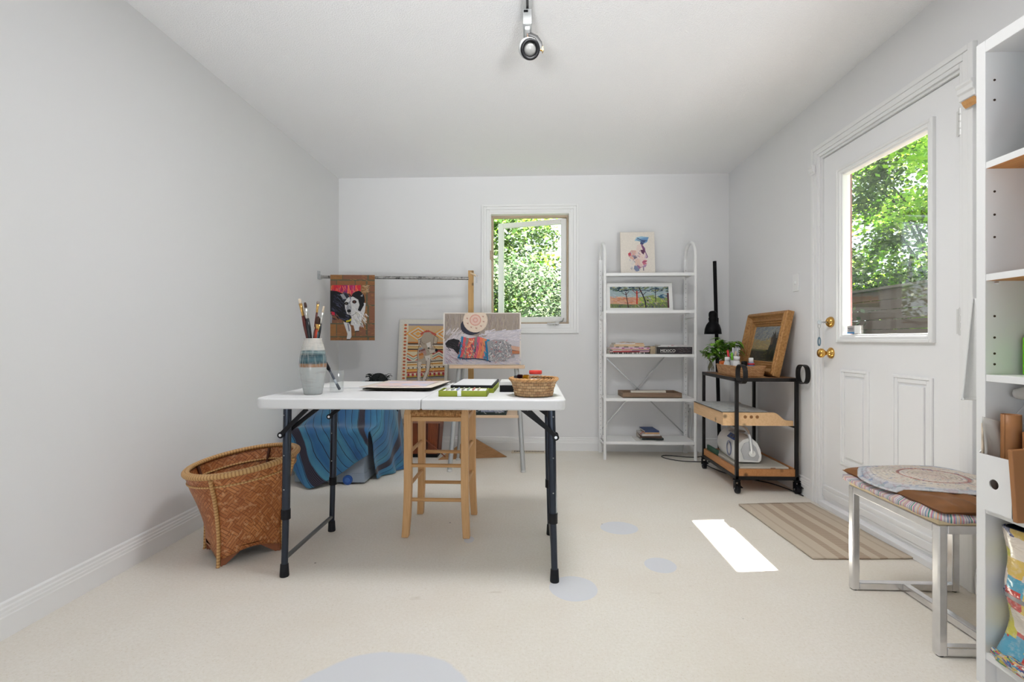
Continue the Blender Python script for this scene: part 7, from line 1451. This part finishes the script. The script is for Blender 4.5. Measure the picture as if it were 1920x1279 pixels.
tree('bush', 0.55, 7.6, 1.2, 0.95, 'pale low bush at the bottom right of the back window', gB)
tree('birch', 1.2, 10.0, 2.2, 1.1, 'tall green tree at the right of the back window', gB)
tree('maple', -1.6, 12.0, 0.9, 1.25, 'bright green tree farthest beyond the back window', gB)
tree('bush', -0.75, 7.4, 2.9, 0.9, 'pale low bush at the bottom left of the back window', gB)
tree('birch', 7.6, 9.4, 1.0, 1.05, 'green tree directly behind the deck fence at the left of the door glass', gD)
tree('maple', 7.6, 7.2, 2.6, 0.9, 'green tree directly behind the deck fence at the right of the door glass', gD)
tree('maple', 9.6, 10.8, 0.2, 1.35, 'tall yellow green tree behind the fence at the top left of the door glass', gD)
tree('maple', 9.0, 8.2, 1.7, 1.35, 'tall yellow green tree behind the fence at the top right of the door glass', gD)
tree('bush', 6.5, 8.6, 0.6, 1.0, 'pale bush just over the fence in the middle of the door glass', gD)
tree('maple', 12.0, 13.5, 2.8, 1.6, 'large tree farthest behind the fence', gD)

# ------------------------------------------------------------------ light and camera
sc = bpy.context.scene
w = bpy.data.worlds.new('daylight_sky'); sc.world = w; w.use_nodes = True
bg = w.node_tree.nodes['Background']; bg.inputs[0].default_value = (0.84, 0.92, 1.0, 1); bg.inputs[1].default_value = 2.0
sun = bpy.data.lights.new('sun', 'SUN'); sun.energy = 72.0; sun.angle = RAD(0.53); sun.color = (1.0, 0.96, 0.90)
so = bpy.data.objects.new('sun', sun); C.objects.link(so)
so.rotation_euler = Vector((-0.678, -0.082, -1.0)).to_track_quat('-Z', 'Y').to_euler()
def area(name, loc, aim_, sx_, sy_, power, col=(1, 1, 1)):
    l = bpy.data.lights.new(name, 'AREA'); l.shape = 'RECTANGLE'; l.size = sx_; l.size_y = sy_; l.energy = power; l.color = col
    o = bpy.data.objects.new(name, l); C.objects.link(o); o.location = loc; o.rotation_euler = Vector(aim_).to_track_quat('-Z', 'Y').to_euler(); return o
# added fill lights just outside the added front wall opening, imitating daylight
for lx_, ax_, pw in ((1.26, -1.1, 7.4), (-0.90, 0.5, 7.0)):
    tb_ = area('added_fill_light', (lx_, FY-0.16, 0.40), (ax_, 5.6, 2.9), 0.8, 0.6, pw, (0.97, 0.985, 1.0)); tb_.data.spread = RAD(50)
# added fill lamp with a housing, unseen just above the frame
cl_ = thing('added_ceiling_fill', 'added round white fill lamp on the ceiling, unseen above the frame', 'ceiling light', (0.1, 1.70, CZ))
part('housing', MB().lathe([(0.23, CZ-0.035), (0.24, CZ-0.03), (0.24, CZ-0.0005)], c=(0.1, 1.70, 0), n=32), WHITE, cl_)
area('added_ceiling_fill_light', (0.1, 1.70, CZ-0.045), (0, 0, -1), 0.42, 0.42, 19.5, (1.0, 1.0, 1.0))
cam = bpy.data.cameras.new('camera'); cam.sensor_width = 36; cam.lens = 36*911/1920; cam.shift_y = -2.5/1920; cam.clip_start = 0.02
co = bpy.data.objects.new('camera', cam); C.objects.link(co); co.location = (0, 0, 0.974); co.rotation_euler = (PI/2, 0, math.atan(37/911)); sc.camera = co
sc.view_settings.view_transform = 'Standard'; sc.view_settings.look = 'None'; sc.view_settings.gamma = 1.0; sc.view_settings.exposure = 0.18; sc.view_settings.use_curve_mapping = False
try:
    sc.cycles.use_denoising = True; sc.cycles.denoiser = 'OPENIMAGEDENOISE'
    sc.cycles.max_bounces = 12; sc.cycles.diffuse_bounces = 6; sc.cycles.transparent_max_bounces = 16; sc.cycles.sample_clamp_indirect = 6.0
except Exception: pass
